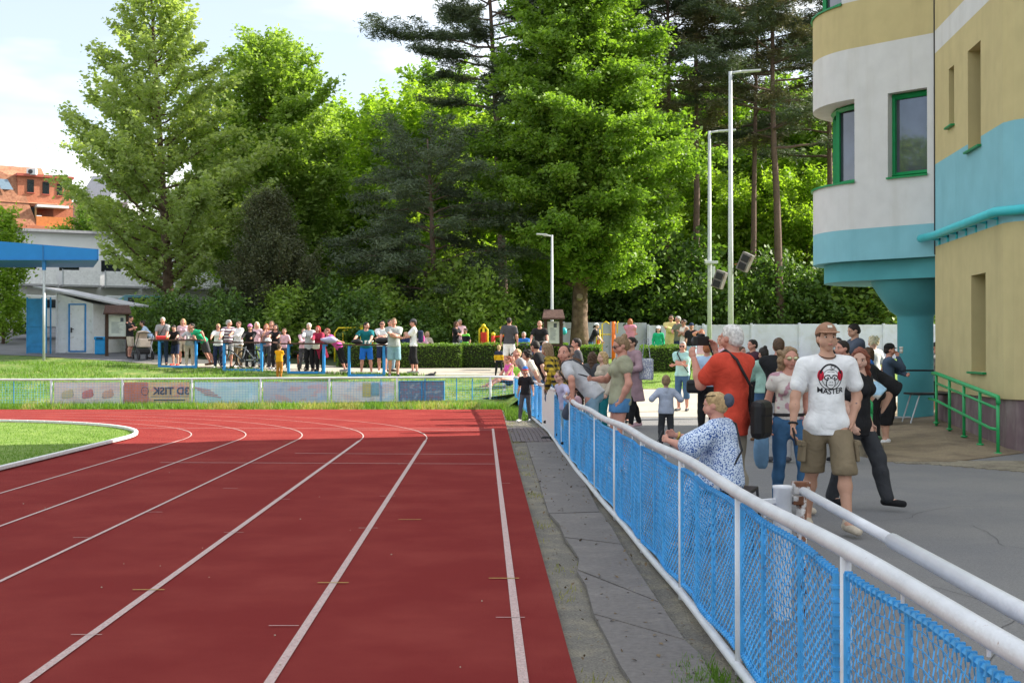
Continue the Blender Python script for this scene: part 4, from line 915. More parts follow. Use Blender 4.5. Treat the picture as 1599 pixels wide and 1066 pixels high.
# ------------------------------------------------------------------ white booth
x0, y0, z0 = gnd(88, 53); z0 = ZA(553, 53); x1 = XA(145, 53)
bo = empty('booth', (x0, 53, z0), .04, 'small white booth with blue framed door and sloping grey roof', 'booth')
wb_ = x1-x0; zl, zr = ZA(458, 53)-z0, ZA(474, 53)-z0; dp = 2.6; sx_ = .62
M_booth = mat('booth_white', (.82, .83, .82), .7, .05, 5, c2=(.50, .48, .42), c2pos=(.6, .75), c2scale=4); M_bside = mat('booth_side', (.42, .40, .33), .85, .12, 6)
MB().prism([(0, 0), (wb_, 0), (wb_+sx_, dp), (sx_, dp)], 0, [zl, zr, zr-.05, zl-.05]).build('wall', M_booth, bo)
MB().add([(-.85, -.35, zl+.22), (wb_+1.15, -.35, zr-.08), (wb_+1.15+sx_, dp+.3, zr-.08), (-.85+sx_, dp+.3, zl+.22), (-.85, -.35, zl+.29), (wb_+1.15, -.35, zr-.01), (wb_+1.15+sx_, dp+.3, zr-.01), (-.85+sx_, dp+.3, zl+.29)], [(3, 2, 1, 0), (4, 5, 6, 7), (0, 1, 5, 4), (1, 2, 6, 5), (2, 3, 7, 6), (3, 0, 4, 7)]).build('roof', mat('grey_roof_sheet', (.45, .45, .47), .6, .1, 4), bo)
dx0, dx1 = XA(108, 53)-x0, XA(133, 53)-x0; dz0, dz1 = .12, ZA(475, 53)-z0
MB().box(((dx0+dx1)/2, -.02, (dz0+dz1)/2), (dx1-dx0-.08, .04, dz1-dz0-.08)).build('door', M_booth, bo)
fr = MB()
for x in (dx0, dx1): fr.box((x, -.03, (dz0+dz1)/2), (.055, .06, dz1-dz0))
for z in (dz0, dz1): fr.box(((dx0+dx1)/2, -.032, z), (dx1-dx0+.05, .06, .05))
fr.build('door_frame', M_blue, bo); MB().box((dx0+.10, -.06, 1.0), (.05, .05, .2)).box((dx0+.14, -.08, 1.04), (.12, .03, .03)).build('handle', M_dark, bo)
MB().tube([(wb_+.28, .9, .3), (wb_+.28, .9, 1.6)], .03, 6).build('downpipe', M_grey, bo)
for s in (0, 1): MB().box((.02+s*(wb_-.04), -.04, zl/2 if s == 0 else zr/2), (.05, .05, zl if s == 0 else zr)).build('corner_post', M_white, bo)
# blue litter bin
x, y, z = gnd(157, 52.5); z = ZA(556, 52.5)
bi = empty('litter_bin', (x, 52.5, z), .1, 'light blue plastic litter bin at the corner of the white booth', 'bin')
bpm = mat('bin_blue', (.02, .33, .72), .4, .08, 6)
MB().prism([(-.20, -.18), (.20, -.18), (.20, .18), (-.20, .18)], .08, .66).build('bin_body', bpm, bi, bevel=.03)
MB().prism([(-.23, -.20), (.23, -.20), (.23, .20), (-.23, .20)], .66, .80).build('bin_lid', bpm, bi, bevel=.04); MB().box((0, -.205, .73), (.26, .02, .06)).build('opening', M_black, bi)
# blue open gate leaf
x = XA(55, 52); gz = ZA(553, 52)
ga = empty('blue_gate', (x, 52, gz), 0, 'tall blue sheet metal gate leaf standing open beside the booth', 'gate')
M_gblue = mat('gate_blue', (.03, .24, .50), .5, .2, 3); Hg = ZA(468, 52)-gz; gw = XA(66, 52)-XA(41, 52)
gm = MB(); gm.box((-gw/2+.3, 0, Hg/2+.05), (gw, .03, Hg)); gm.build('sheet', M_gblue, ga)
for k_ in range(3): MB().box((-gw/2+.3, -.03, .35+k_*Hg*.36), (gw, .03, .05)).build('cross_bar', M_gblue, ga)
g2 = MB(); g2.box((.50, -.25, Hg/2+.05), (.42, .03, Hg), rz=-1.0); g2.build('sheet', M_gblue, ga)
for xx in (-gw+.32, .28, .62): MB().tube([(xx, 0, -.1), (xx, 0, Hg+.1)], .035, 8).build('post', M_gblue, ga)
# van behind the booth
x, y, z = gnd(60, 66); van = empty('parked_van', (XA(84, 66), 66, ZA(522, 66)), .35, 'white minibus parked behind the blue gate and the booth', 'van')
M_van = mat('van_white', (.72, .73, .74), .25, .03, 3, spec=.6)
prof_ = [(-2.3, .35), (2.3, .35), (2.35, .9), (2.3, 1.1), (1.7, 1.25), (1.15, 1.95), (-2.1, 2.0), (-2.3, 1.7)]
vm = MB(); n_ = len(prof_); vs_ = [(x, s*.95*(1 if z < 1.3 else .88), z) for s in (-1, 1) for x, z in prof_]
vm.add(vs_, [tuple(range(n_)), tuple(range(2*n_-1, n_-1, -1))]+[(i, i+n_, (i+1) % n_+n_, (i+1) % n_) for i in range(n_)]); vm.build('body', M_van, van, bevel=.06)
for i_ in range(3): MB().box((-1.65+i_*1.2, -.93, 1.55), (1.05, .05, .42), rx=.12).build('window', M_glass, van)
MB().box((-2.27, 0, 1.5), (.06, 1.4, .45)).build('window', M_glass, van)
MB().box((-2.31, -.80, 1.0), (.05, .14, .35)).build('tail_light', mat('red_lens', (.5, .02, .02), .3), van)
MB().box((-2.0, -.962, 1.0), (.45, .03, .22)).build('tail_light', mat('red_lens', (.5, .02, .02), .3), van)
for sx in (-1.5, 1.45):
    for sy in (-.86, .86):
        w_ = MB().tube([(sx, sy-.1, .33), (sx, sy+.1, .33)], .33, 18).build('wheel', M_black, van); MB().tube([(sx, sy-.115, .33), (sx, sy+.115, .33)], .19, 12).build('rim', M_grey, w_)
# another car row behind (blue/white) behind the shrubs
for px, Y, c, lab in ((235, 66, (.10, .28, .36), 'teal car parked behind the notice board by the left shrubs'), (205, 68, (.6, .62, .64), 'white car parked beyond the teal car')):
    cr_ = empty('parked_car', (XA(px, Y), Y, ZA(505, Y)), .2, lab, 'car', 'cars parked behind the shrubs')
    pr = [(-2.1, .25), (2.1, .25), (2.15, .7), (1.2, .9), (.6, 1.4), (-1.2, 1.45), (-2.0, .95), (-2.15, .7)]; n_ = len(pr); vm = MB()
    vs_ = [(x, s*.85*(1 if z < .95 else .8), z) for s in (-1, 1) for x, z in pr]; vm.add(vs_, [tuple(range(n_)), tuple(range(2*n_-1, n_-1, -1))]+[(i, i+n_, (i+1) % n_+n_, (i+1) % n_) for i in range(n_)])
    vm.build('body', mat('car_paint_'+('teal' if c[0] < .3 else 'white'), c, .25, .03, spec=.6), cr_, bevel=.06)
    MB().box((-.3, -.77, 1.15), (1.5, .05, .30), rx=.15).build('window', M_glass, cr_)
    for sx in (-1.3, 1.3):
        for sy in (-.78, .78): MB().tube([(sx, sy-.09, .3), (sx, sy+.09, .3)], .30, 16).build('wheel', M_black, cr_)
# iron fence on low wall at left
x0, x1 = XA(-40, 70), XA(44, 70); zf = ZA(517, 70)
fe = empty('iron_fence', (x0, 70, zf), 0, 'grey railing fence on a low pale kerb wall at the far left edge', 'fence')
MB().box(((x1-x0)/2, 0, .16), (x1-x0, .3, .42)).build('base_wall', mat('pale_stone', (.42, .38, .33), .9, .1), fe); ht = ZA(479, 70)-zf
br = MB()
for q in np.arange(0, x1-x0, .16): br.tube([(q, 0, .3), (q, 0, ht-.05)], .017, 4)
o = br.build('bars', M_grey, fe); 
for z in (.5, ht-.15): MB().box(((x1-x0)/2, 0, z), (x1-x0, .04, .05)).build('rail', M_grey, fe)
for q in (0, (x1-x0)*.45, XA(27, 70)-x0): MB().box((q, 0, ht/2), (.09, .09, ht)).build('post', M_grey, fe)
# ------------------------------------------------------------------ blue canopy at left
cY = 48.; z_t0, z_t1, z_b = ZA(377, cY), ZA(389, cY), ZA(406.5, cY); xr_, xl2 = XA(153.5, cY), XA(-60, cY)
ca = empty('stand_canopy', (XA(67, cY), cY, ZA(560, cY)), 0, 'bright blue tapering stand roof on a slim post at the left edge', 'canopy')
M_cblue = mat('canopy_blue', (.02, .22, .62), .45, .04, 3)
zt_l = z_t0+(z_t0-z_t1)*.4
o = MB().add([(xl2, cY, z_b), (xr_, cY, z_b), (xr_, cY, z_t1), (xl2, cY, zt_l), (xl2-2, cY+4, z_b), (xr_-1.5, cY+4, z_b), (xr_-1.5, cY+4, z_t1), (xl2-2, cY+4, zt_l)], [(0, 1, 2, 3), (5, 4, 7, 6), (1, 5, 6, 2), (4, 0, 3, 7), (3, 2, 6, 7), (1, 0, 4, 5)]).build('roof', M_cblue, ca); inv(o, ca)
sm_ = MB(); x_ = XA(67, cY); sm_.box((x_, cY-.01, (z_b+z_t1)/2+.08), (.05, .03, z_t1-z_b+.16)); sm_.box(((xl2+xr_)/2, cY-.012, z_b+.02), (xr_-xl2, .03, .04)); sm_.box((xr_-.02, cY-.012, (z_b+z_t1)/2), (.05, .03, z_t1-z_b)); sm_.box((x_, cY+.1, z_b-.15), (.12, .1, .42))
o = sm_.build('trim', mat('canopy_trim', (.03, .17, .45), .5), ca); inv(o, ca)
o = MB().tube([(x_, cY+.1, ca.location.z-.2), (x_, cY+.1, z_b)], .05, 10).build('post', M_grey, ca, True); inv(o, ca)
# ------------------------------------------------------------------ houses at left
hy = 112.
def hx(px): return XA(px, hy)
def hz(py): return ZA(py, hy)
M_or = mat('orange_brick', (.50, .19, .11), .9, .1, 1.5, c2=(.42, .14, .08), c2scale=9); M_tile2 = mat('clay_roof_tiles', (.42, .20, .12), .85, .2, 2, c2=(.30, .12, .07), c2scale=6, bump=.6, bscale=3)
ho = empty('brick_house', (hx(40), hy, hz(500)), 0, 'orange brick house with tiled roof, two chimneys and a rooftop air conditioner', 'house')
def hpart(mb, nm, m, par=None, **k):
    o = mb.build(nm, m, par or ho, **k); inv(o, ho); return o
def qbox(px0, px1, py0, py1, y0, y1): # y offsets behind the facade
    return MB().box(((hx(px0)+hx(px1))/2, hy+(y0+y1)/2, (hz(py0)+hz(py1))/2), (abs(hx(px1)-hx(px0)), y1-y0, abs(hz(py0)-hz(py1))))
hpart(qbox(-60, 100, 352, 520, 0, 9), 'wall', M_or)
ro = MB(); A_ = [(hx(-70), hy-.6, hz(318)), (hx(86), hy-.6, hz(318)), (hx(80), hy+4.2, hz(251)), (hx(0), hy+4.2, hz(251)), (hx(-40), hy+4.2, hz(270)), (hx(-70), hy+9.6, hz(318)), (hx(110), hy+9.6, hz(318))]
ro.add(A_, [(0, 1, 2, 3, 4), (4, 3, 2, 6, 5), (1, 6, 2)]); 
rf = hpart(ro, 'roof', M_tile2)
hpart(MB().add([(hx(-70), hy-.9, hz(353)), (hx(54), hy-.9, hz(353)), (hx(27), hy-.05, hz(275)), (hx(-70), hy-.05, hz(275))], [(0, 1, 2, 3)]), 'roof', M_tile2)
hpart(qbox(26, 108, 276, 322, -.4, 4.5), 'dormer', M_or); hpart(qbox(24, 110, 272.5, 276.5, -.7, 4.7), 'dormer_roof', mat('red_tin', (.42, .10, .07), .5))
hpart(qbox(80, 110, 312, 352, -.35, 4), 'wall', M_or)
for (a, b) in ((10, 26), (70, 83)):
    zt = 240 if a < 20 else 243; hpart(qbox(a, b, zt, 262, 3.2, 4.2), 'chimney', mat('chimney_brick', (.50, .17, .10), .9), rf); hpart(qbox(a-1, b+1, zt-1.5, zt+1.5, 3.1, 4.3), 'chimney_cap', M_or, rf)
for (a, b, c, d) in ((40, 50, 281, 301), (63, 73, 283, 302), (85, 93, 285, 303)):
    hpart(qbox(a, b, c, d, -.46, -.38), 'window', M_glass); hpart(qbox(a-1, b+1, d, d+1.5, -.5, -.38), 'window_sill', mat('red_tin', (.42, .10, .07), .5))
o = hpart(MB().add([(hx(0), hy-.62, hz(299)), (hx(19), hy-.62, hz(299)), (hx(11), hy-.42, hz(283)), (hx(-2), hy-.42, hz(283))], [(0, 1, 2, 3)]), 'roof_window', mat('skylight_glass', (.18, .26, .34), .1, .1, spec=.9))
hpart(qbox(-20, 52, 324, 352, -.5, -.1), 'bay_glazing', M_glass)
for a in (9, 29, 51, 12, 33): hpart(qbox(a, a+2.5, 324, 353, -.6, -.48), 'mullion', mat('honey_wood', (.50, .28, .12), .6))
hpart(qbox(52, 105, 338, 353, -.9, -.7), 'balcony_front', mat('orange_board', (.60, .20, .06), .7)); hpart(qbox(-60, 108, 353, 362, -1.1, .4), 'balcony_slab', M_or); hpart(qbox(52, 100, 320, 324, -1.2, 0), 'awning', M_white)
ho.rotation_euler = (0, 0, R(33))
ac = empty('air_conditioner', (hx(51), hy-.3, hz(274)), 0, 'white air conditioning unit on the dormer roof of the brick house', 'air conditioner')
MB().box((0, 0, .27), (.82, .4, .55)).build('casing', M_white, ac, bevel=.03); MB().tube([(-.05, -.21, .27), (-.05, -.23, .27)], .2, 16).build('fan', M_dark, ac)
an = empty('roof_aerial', (hx(40), hy+4, hz(252)), 0, 'thin bare roof aerial standing above the tiled roof', 'aerial')
am = MB().tube([(-.2, 0, 0), (-.7, 0, 2.4)], .02, 4).tube([(.3, 0, 0), (.5, 0, 2.0)], .02, 4)
for q in range(5): am.tube([(-1.1, 0, 1.2+q*.25), (0, 0, 1.3+q*.25)], .012, 3); am.tube([(.0, 0, .8+q*.25), (.9, 0, .9+q*.25)], .012, 3)
am.build('rods', M_grey, an)
hn = empty('slate_house', (hx(105), hy+8, hz(480)), 0, 'grey slate roofed house partly hidden behind the left tree', 'house')
o = MB().box((hx(105), hy+10, (hz(300)+hz(480))/2), (6, 5, hz(300)-hz(480))).build('wall', mat('grey_plaster', (.36, .36, .38), .9), hn); inv(o, hn)
o = MB().add([(hx(78), hy+7, hz(298)), (hx(130), hy+7, hz(298)), (hx(120), hy+11, hz(248)), (hx(80), hy+11, hz(248)), (hx(78), hy+15, hz(298)), (hx(130), hy+15, hz(298))], [(0, 1, 2, 3), (3, 2, 5, 4), (1, 5, 2), (0, 3, 4)]).build('roof', mat('slate', (.16, .17, .20), .7), hn); inv(o, hn)
# white apartment block
wy = 92.; M_ap = mat('block_white', (.80, .80, .79), .85, .05, 1)
ap = empty('apartment_block', (XA(200, wy), wy, ZA(480, wy)), 0, 'low white apartment block with balconies running behind the left trees', 'building')
def apx(a, b, c, d, y0, y1, nm, m):
    o = MB().box(((XA(a, wy)+XA(b, wy))/2, wy+(y0+y1)/2, (ZA(c, wy)+ZA(d, wy))/2), (XA(b, wy)-XA(a, wy), y1-y0, ZA(c, wy)-ZA(d, wy))).build(nm, m, ap); inv(o, ap); return o
apx(18, 520, 367, 500, 0, 9, 'wall', M_ap); apx(14, 524, 364, 368, -.4, 9.4, 'roof_edge', mat('roof_edge_grey', (.4, .4, .42), .7))
for i_, a in enumerate(range(35, 500, 62)):
    wnd = apx(a, a+29, 408, 425, -.06, .05, 'window', M_glass); 
    for k_ in range(6): o = MB().box(((XA(a, wy)+XA(a+29, wy))/2, wy-.09, ZA(409.5+k_*2.8, wy)), (XA(a+29, wy)-XA(a, wy), .03, .05)).build('shutter_slat', mat('slat_grey', (.35, .36, .38), .6), wnd); inv(o, ap)
    apx(a+2, a+55, 426, 448, -1.4, -1.3, 'balcony_front', mat('balcony_panel', (.8, .8, .79), .7)); apx(a, a+57, 448, 451, -1.5, 0, 'balcony_slab', mat('balcony_grey', (.35, .35, .35), .8))
    apx(a, a+1.5, 425, 452, -1.45, -1.3, 'balcony_post', M_grey)
ap.rotation_euler = (0, 0, R(28))
# ------------------------------------------------------------------ spectator tables on the bank
M_top = mat('brown_table_top', (.075, .035, .028), .6, .25, 8)
M_tblue = mat('table_blue', (.03, .25, .62), .45, .12, 8)
TB = []
for i_, (a, b, la, lb, Y, top, lab) in enumerate(((232, 320, 249.5, 311, 46.3, 531, 'blue legged spectator table with the red box, leftmost of the four'), (328, 433, 350.5, 412.5, 45.0, 534.5, 'blue legged spectator table with the helmet, in front of the striped shirt man'),
                      (431, 512, 451.5, 509.5, 44.0, 536.5, 'blue legged spectator table in front of the red haired woman'), (527, 621, 546, 600.5, 42.9, 538.5, 'blue legged spectator table with beer cups in front of the teal shirt man'))):
    x0, x1 = XA(a, Y), XA(b, Y); xm = (x0+x1)/2; zt = ZA(top, Y); zg = HZ(xm, Y); rz = -.20 if i_ < 3 else -.05
    e = empty('spectator_table', (xm, Y, zg), rz, lab, 'table', 'blue spectator tables along the bank'); h = zt-zg
    MB().box((0, 0, h), (x1-x0, .42, .05)).build('table_top', M_top, e, bevel=.008)
    for px in (la, lb):
        lx = XA(px, Y)-xm; o = MB().box((lx, -.12, h/2-.1), (.085, .085, h+.15)).box((lx, 0, h-.05), (.07, .36, .05)).build('leg', M_tblue, e, bevel=.006)
    l0, l1 = XA(la, Y)-xm, XA(lb, Y)-xm; MB().box(((l0+l1)/2, -.12, .02), (l1-l0-.09, .075, .075)).build('cross_bar', M_tblue, e, bevel=.006)
    TB.append((xm, Y, zt+.027, rz, x1-x0))
def on_table(i, px, dy=0): xm, Y, z, rz, w_ = TB[i]; x = XA(px, Y); return (x, Y+(x-xm)*math.tan(rz)+dy, z)
M_beer = mat('beer', (.55, .28, .04), .2, .05); M_foam = mat('cup_clear', (.62, .62, .58), .2, .05)
def cup(loc, lab, full=True):
    e = empty('beer_cup', loc, 0, lab, 'cup', 'plastic cups on the tables'); MB().lathe([(.030, 0), (.034, .075)], n=10).build('beer', M_beer if full else M_foam, e, True); MB().lathe([(.035, .076), (.038, .12)], n=10).build('rim', M_foam, e, True)
cup(on_table(0, 261, -.1), 'small beer cup beside the red box'); cup(on_table(3, 571, -.1), 'clear cup leftmost on the last table', False); cup(on_table(3, 576, -.05), 'clear cup in the middle of the cups on the last table', False)
cup(on_table(3, 582, -.1), 'amber beer cup in front of the teal shirt man'); cup(on_table(3, 609, -.1), 'amber beer cup in front of the grey polo man'); cup(on_table(0, 296, -.1), 'clear cup in front of the girl in beige trousers', False)
def blob(name, loc, dims, m, lab, cat, seed=0, amp=.18):
    mb = MB(); mb.ell((0, 0, dims[2]*.9), dims, 14, 9); r_ = random.Random(seed)
    ph = [r_.random()*6 for _ in range(3)]
    mb.v = [(x*(1+amp*math.sin(z*14/dims[2]*.1+x*9+ph[0])), y*(1+amp*math.sin(x*11+ph[1])), max(z*(1+amp*.6*math.sin(x*13+y*9+ph[2])), 0)) for x, y, z in mb.v]
    o = mb.build(name, m, None, True); o.location = loc; tag(o, lab, cat); return o
rb_ = empty('red_box', on_table(0, 252), .2, 'flat red cardboard box on the leftmost table', 'box'); MB().box((0, 0, .05), (.42, .30, .10)).build('box_base', mat('red_card', (.60, .04, .04), .6), rb_, bevel=.01); MB().box((0, .02, .11), (.43, .30, .02), rx=.08).build('box_lid', mat('red_card', (.6, .04, .04), .6), rb_)
blob('black_bag', on_table(3, 559, 0), (.20, .12, .09), M_black, 'crumpled black bag left on the last table', 'bag', 3); blob('black_bag', on_table(3, 597, .05), (.24, .14, .13), M_black, 'large black bag right of the cups on the last table', 'bag', 5)
blob('folded_jacket', on_table(2, 516, 0), (.32, .16, .11), mat('lilac_cloth', (.42, .40, .58), .9), 'folded lilac jacket on the table beside the pink shirt woman', 'jacket', 8)
def helmet(loc, c, c2, lab):
    e = empty('cycle_helmet', loc, .3, lab, 'helmet'); mb = MB(); mb.ell((0, 0, .02), (.12, .16, .13), 14, 8); mb.v = [(x, y, max(z, 0)) for x, y, z in mb.v]; mb.build('shell', c, e, True)
    for s in (-.05, 0, .05): MB().box((s, 0, .145-abs(s)*.5), (.015, .2, .02)).build('vent', c2, e)
helmet(on_table(1, 420, 0), mat('helmet_white', (.75, .74, .74), .3), mat('helmet_red', (.6, .03, .05), .3), 'white and red cycle helmet resting on the second blue table')
# ------------------------------------------------------------------ bicycles
def bicycle(loc, rz, c, lab, s=1.0, lean=.08):
    e = empty('bicycle', loc, rz, lab, 'bicycle', 'bicycles standing by the tables'); e.rotation_euler = (lean, 0, rz); e.scale = (s, s, s); M_f = mat('bike_'+c[0], c[1], .35)
    R_ = .34
    for wx in (-.52, .52):
        w_ = MB().tube([(wx+R_*math.cos(a), 0, R_+R_*math.sin(a)) for a in np.linspace(0, 2*math.pi, 25)[:-1]], .024, 6, closed=True).build('wheel', M_black, e, True)
        sp = MB()
        for a in np.linspace(0, math.pi*2, 13)[:-1]: sp.tube([(wx, 0, R_), (wx+R_*.97*math.cos(a), 0, R_+R_*.97*math.sin(a))], .0025, 3)
        sp.build('spokes', M_grey, w_); MB().tube([(wx, -.04, R_), (wx, .04, R_)], .025, 8).build('hub', M_dark, w_)
    bb_, st_, hd, hb = (-.05, 0, .30), (-.18, 0, .80), (.36, 0, .82), (.40, 0, .68)
    fm = MB()
    for a, b in ((bb_, st_), (bb_, hb), ((-.16, 0, .74), hd), (bb_, (-.52, 0, .34)), ((-.16, 0, .72), (-.52, 0, .34))): fm.tube([a, b], .02, 7)
    fm.build('frame', M_f, e, True); MB().tube([hd, hb, (.46, 0, .5), (.52, 0, .34)], .018, 7).build('fork', M_f, e, True)
    MB().tube([hd, (.35, 0, .98), (.30, .27, 1.0)], .013, 6).tube([(.35, 0, .98), (.30, -.27, 1.0)], .013, 6).build('handlebar', M_black, e, True)
    MB().tube([st_, (-.20, 0, .90)], .013, 6).box((-.20, 0, .93), (.26, .13, .05)).build('saddle', M_black, e, bevel=.01)
    MB().tube([(-.05, -.06, .30), (-.05, .06, .30)], .07, 12).tube([(-.05, -.07, .30), (.06, -.09, .18)], .01, 5).tube([(-.05, .07, .30), (-.16, .09, .42)], .01, 5).build('crank', M_dark, e); return e
def gz(x, Y): return (x, Y, HZ(x, Y)+.01)
bicycle(gz(XA(376, 45.6), 45.6), math.pi-.2, ('silver', (.45, .45, .48)), 'silver and black bicycle behind the second blue table'); bicycle(gz(XA(408, 46.1), 46.1), .15, ('lime', (.35, .50, .05)), 'lime green bicycle behind the ginger haired woman'); 
bicycle(gz(XA(467, 44.8), 44.8), -1.35, ('orange', (.65, .13, .04)), 'small orange bicycle seen from the front behind the third blue table', .72); bicycle(gz(XA(482, 45.9), 45.9), -1.0, ('grey', (.15, .15, .17)), 'dark bicycle behind the old woman in black trousers'); bicycle(gz(XA(842, 45.2), 45.2), -.9, ('blue', (.04, .12, .45)), 'blue bicycle ridden by the bald man in black')
bicycle(gz(XA(828, 44.6), 44.6), -.6, ('black', (.02, .02, .02)), 'black bicycle leaning at the end of the hedge')
# ------------------------------------------------------------------ pram
px_, Y_ = 223, 49.6; x, y, z = gz(XA(px_, Y_), Y_); pr_ = empty('pram', (x, y, z), -2.6, 'beige hooded pram with black wheels beside the man with crossed arms', 'pram')
M_beige = mat('beige_cloth', (.58, .48, .40), .9, .08, 8)
mb = MB()
for a in np.linspace(.1, 2.5, 9): pass
hood = []; nh_ = 9; nw = 7
for i in range(nh_):
    a = -.25+2.3*i/(nh_-1)
    for j in range(nw):
        b = -1+2*j/(nw-1); rr_ = .30*(1+.05*math.cos(i*3.1)); hood.append((b*.24*math.sqrt(max(1-.15*b*b, 0)), -rr_*math.cos(a)*(1-.25*b*b)+.02, .82+rr_*math.sin(a)*(1-.15*b*b)))
mb.add(hood, [(i*nw+j, i*nw+j+1, (i+1)*nw+j+1, (i+1)*nw+j) for i in range(nh_-1) for j in range(nw-1)]); o = mb.build('hood', M_beige, pr_, True); sm = o.modifiers.new('solid', 'SOLIDIFY'); sm.thickness = .015
MB().prism([(-.22, -.32), (.22, -.32), (.22, .34), (-.22, .34)], .48, .82).build('seat', M_beige, pr_, bevel=.05); MB().prism([(-.21, -.3), (.21, -.3), (.21, .32), (-.21, .32)], .22, .46).build('basket', M_black, pr_, bevel=.05)
for sx in (-.27, .27):
    MB().tube([(sx, -.42, .14), (sx, .1, .62), (sx, .52, 1.02)], .014, 6).tube([(sx, .40, .2), (sx, .0, .55)], .014, 6).build('side_frame', M_dark, pr_)
    for sy, rw in ((-.42, .11), (.40, .17)): MB().tube([(sx-.025, sy, rw), (sx+.025, sy, rw)], rw, 18).build('wheel', M_black, pr_)
MB().tube([(-.27, .52, 1.02), (.27, .52, 1.02)], .018, 8).build('handle', M_black, pr_)
# ------------------------------------------------------------------ playground / outdoor gym
M_yp = mat('gym_yellow', (.72, .56, .02), .4, .05); M_rp = mat('gym_red', (.62, .04, .02), .4, .05)
def gym(px, Y, lab): 
    x = XA(px, Y); return empty('exercise_machine', (x, Y, HZ(x, Y)-.05), 0, lab, 'exercise machine', 'yellow and red outdoor exercise machines')
g = gym(536, 52.5, 'yellow tubular exercise bars behind the pink shirt woman'); zz = lambda py: ZA(py, 52.5)-g.location.z
MB().tube([(-.35, 0, 0), (-.35, 0, zz(520)), (-.2, 0, zz(512)), (.75, 0, zz(511)), (.85, 0, 0)], .035, 8).build('frame', M_yp, g, True); MB().tube([(-.05, .3, 0), (-.05, .3, zz(516)), (.5, .3, zz(513))], .03, 8).build('handle_bar', M_yp, g, True)
MB().tube([(.75, 0, 0), (.75, 0, zz(507))], .06, 10).build('column', M_yp, g, True); MB().tube([(.9, .1, zz(530)), (1.0, .1, zz(516)), (1.5, .1, zz(517)), (1.75, .1, 0)], .03, 8).build('side_bar', M_yp, g, True)
g = gym(755, 51.5, 'yellow and red exercise tower behind the hedge'); zz = lambda py: ZA(py, 51.5)-g.location.z
MB().tube([(0, 0, 0), (0, 0, zz(511))], .055, 10).ell((0, 0, zz(509)), (.09, .09, .09)).build('column', M_yp, g, True)
for s in (-.16, .16): MB().tube([(s, 0, 0), (s, 0, zz(514)), (s*.4, 0, zz(511))], .04, 8).build('side_tube', M_yp, g, True)
MB().box((0, -.1, zz(528)), (.22, .1, .48)).build('red_panel', M_rp, g, bevel=.02)
g = gym(774, 51, 'low red exercise machine with yellow paddle behind the hedge'); zz = lambda py: ZA(py, 51)-g.location.z
MB().tube([(-.1, 0, 0), (-.1, 0, zz(524))], .08, 10).build('column', M_rp, g, True); MB().tube([(-.1, 0, zz(526)), (.55, 0, zz(524))], .04, 8).build('arm', M_rp, g, True); MB().box((.35, -.05, zz(520)), (.14, .05, .6), ry=-.5).build('paddle', M_yp, g, bevel=.02); MB().ell((-.1, 0, zz(522)), (.09, .09, .09)).build('cap', M_yp, g, True)
g = gym(958, 51, 'yellow frame exercise machine with orange column in front of the white wall'); zz = lambda py: ZA(py, 51)-g.location.z
MB().tube([(0, 0, 0), (0, 0, zz(502))], .075, 10).build('column', mat('gym_orange', (.75, .17, .02), .4), g, True)
MB().tube([(-.45, 0, 0), (-.45, 0, zz(506)), (-.3, 0, zz(502)), (-.15, 0, zz(506))], .025, 6).tube([(.15, 0, zz(520)), (.15, 0, zz(504)), (.2, 0, zz(502))], .025, 6).tube([(-.6, 0, zz(522)), (-.1, 0, zz(522))], .025, 6).build('frame', M_yp, g, True)
g = gym(934, 50.6, 'yellow ladder like exercise post with orange foot by the bending woman'); zz = lambda py: ZA(py, 50.6)-g.location.z
for s in (-.1, .1): MB().tube([(s, 0, 0), (s*.6, 0, zz(514))], .025, 6).build('side_tube', M_yp, g, True)
MB().lathe([(.16, 0), (.10, zz(545)), (.05, zz(530))], n=10).build('foot', mat('gym_orange', (.75, .17, .02), .4), g, True)
# balloon
x = XA(881, 49); e = empty('balloon', (x, 49, HZ(x, 49)+1.6), 0, 'small turquoise balloon beside the notice board', 'balloon')
MB().ell((0, 0, ZA(517, 49)-e.location.z), (.11, .11, .14)).build('skin', M_turq, e, True); MB().tube([(0, 0, 0), (0, 0, ZA(517, 49)-e.location.z-.13)], .004, 3).build('string', M_white, e)
# pigeon on the bank
x = XA(674, 42.3); pg = MB(); pg.ell((0, 0, .12), (.13, .06, .065), 12, 8).ell((.12, 0, .20), (.035, .03, .035), 8, 6).tube([(.08, 0, .15), (.12, 0, .2)], .03, 8).tube([(-.10, 0, .12), (-.24, 0, .10)], [.04, .02], 6).tube([(.15, 0, .2), (.175, 0, .19)], [.01, .003], 5).tube([(.01, .02, .07), (.01, .02, 0)], .006, 4).tube([(.01, -.02, .07), (.01, -.02, 0)], .006, 4)
o = pg.build('pigeon', mat('pigeon_grey', (.06, .06, .07), .7), None, True); o.location = (x, 42.3, HZ(x, 42.3)); tag(o, 'dark pigeon standing on the edge of the pale path', 'bird')
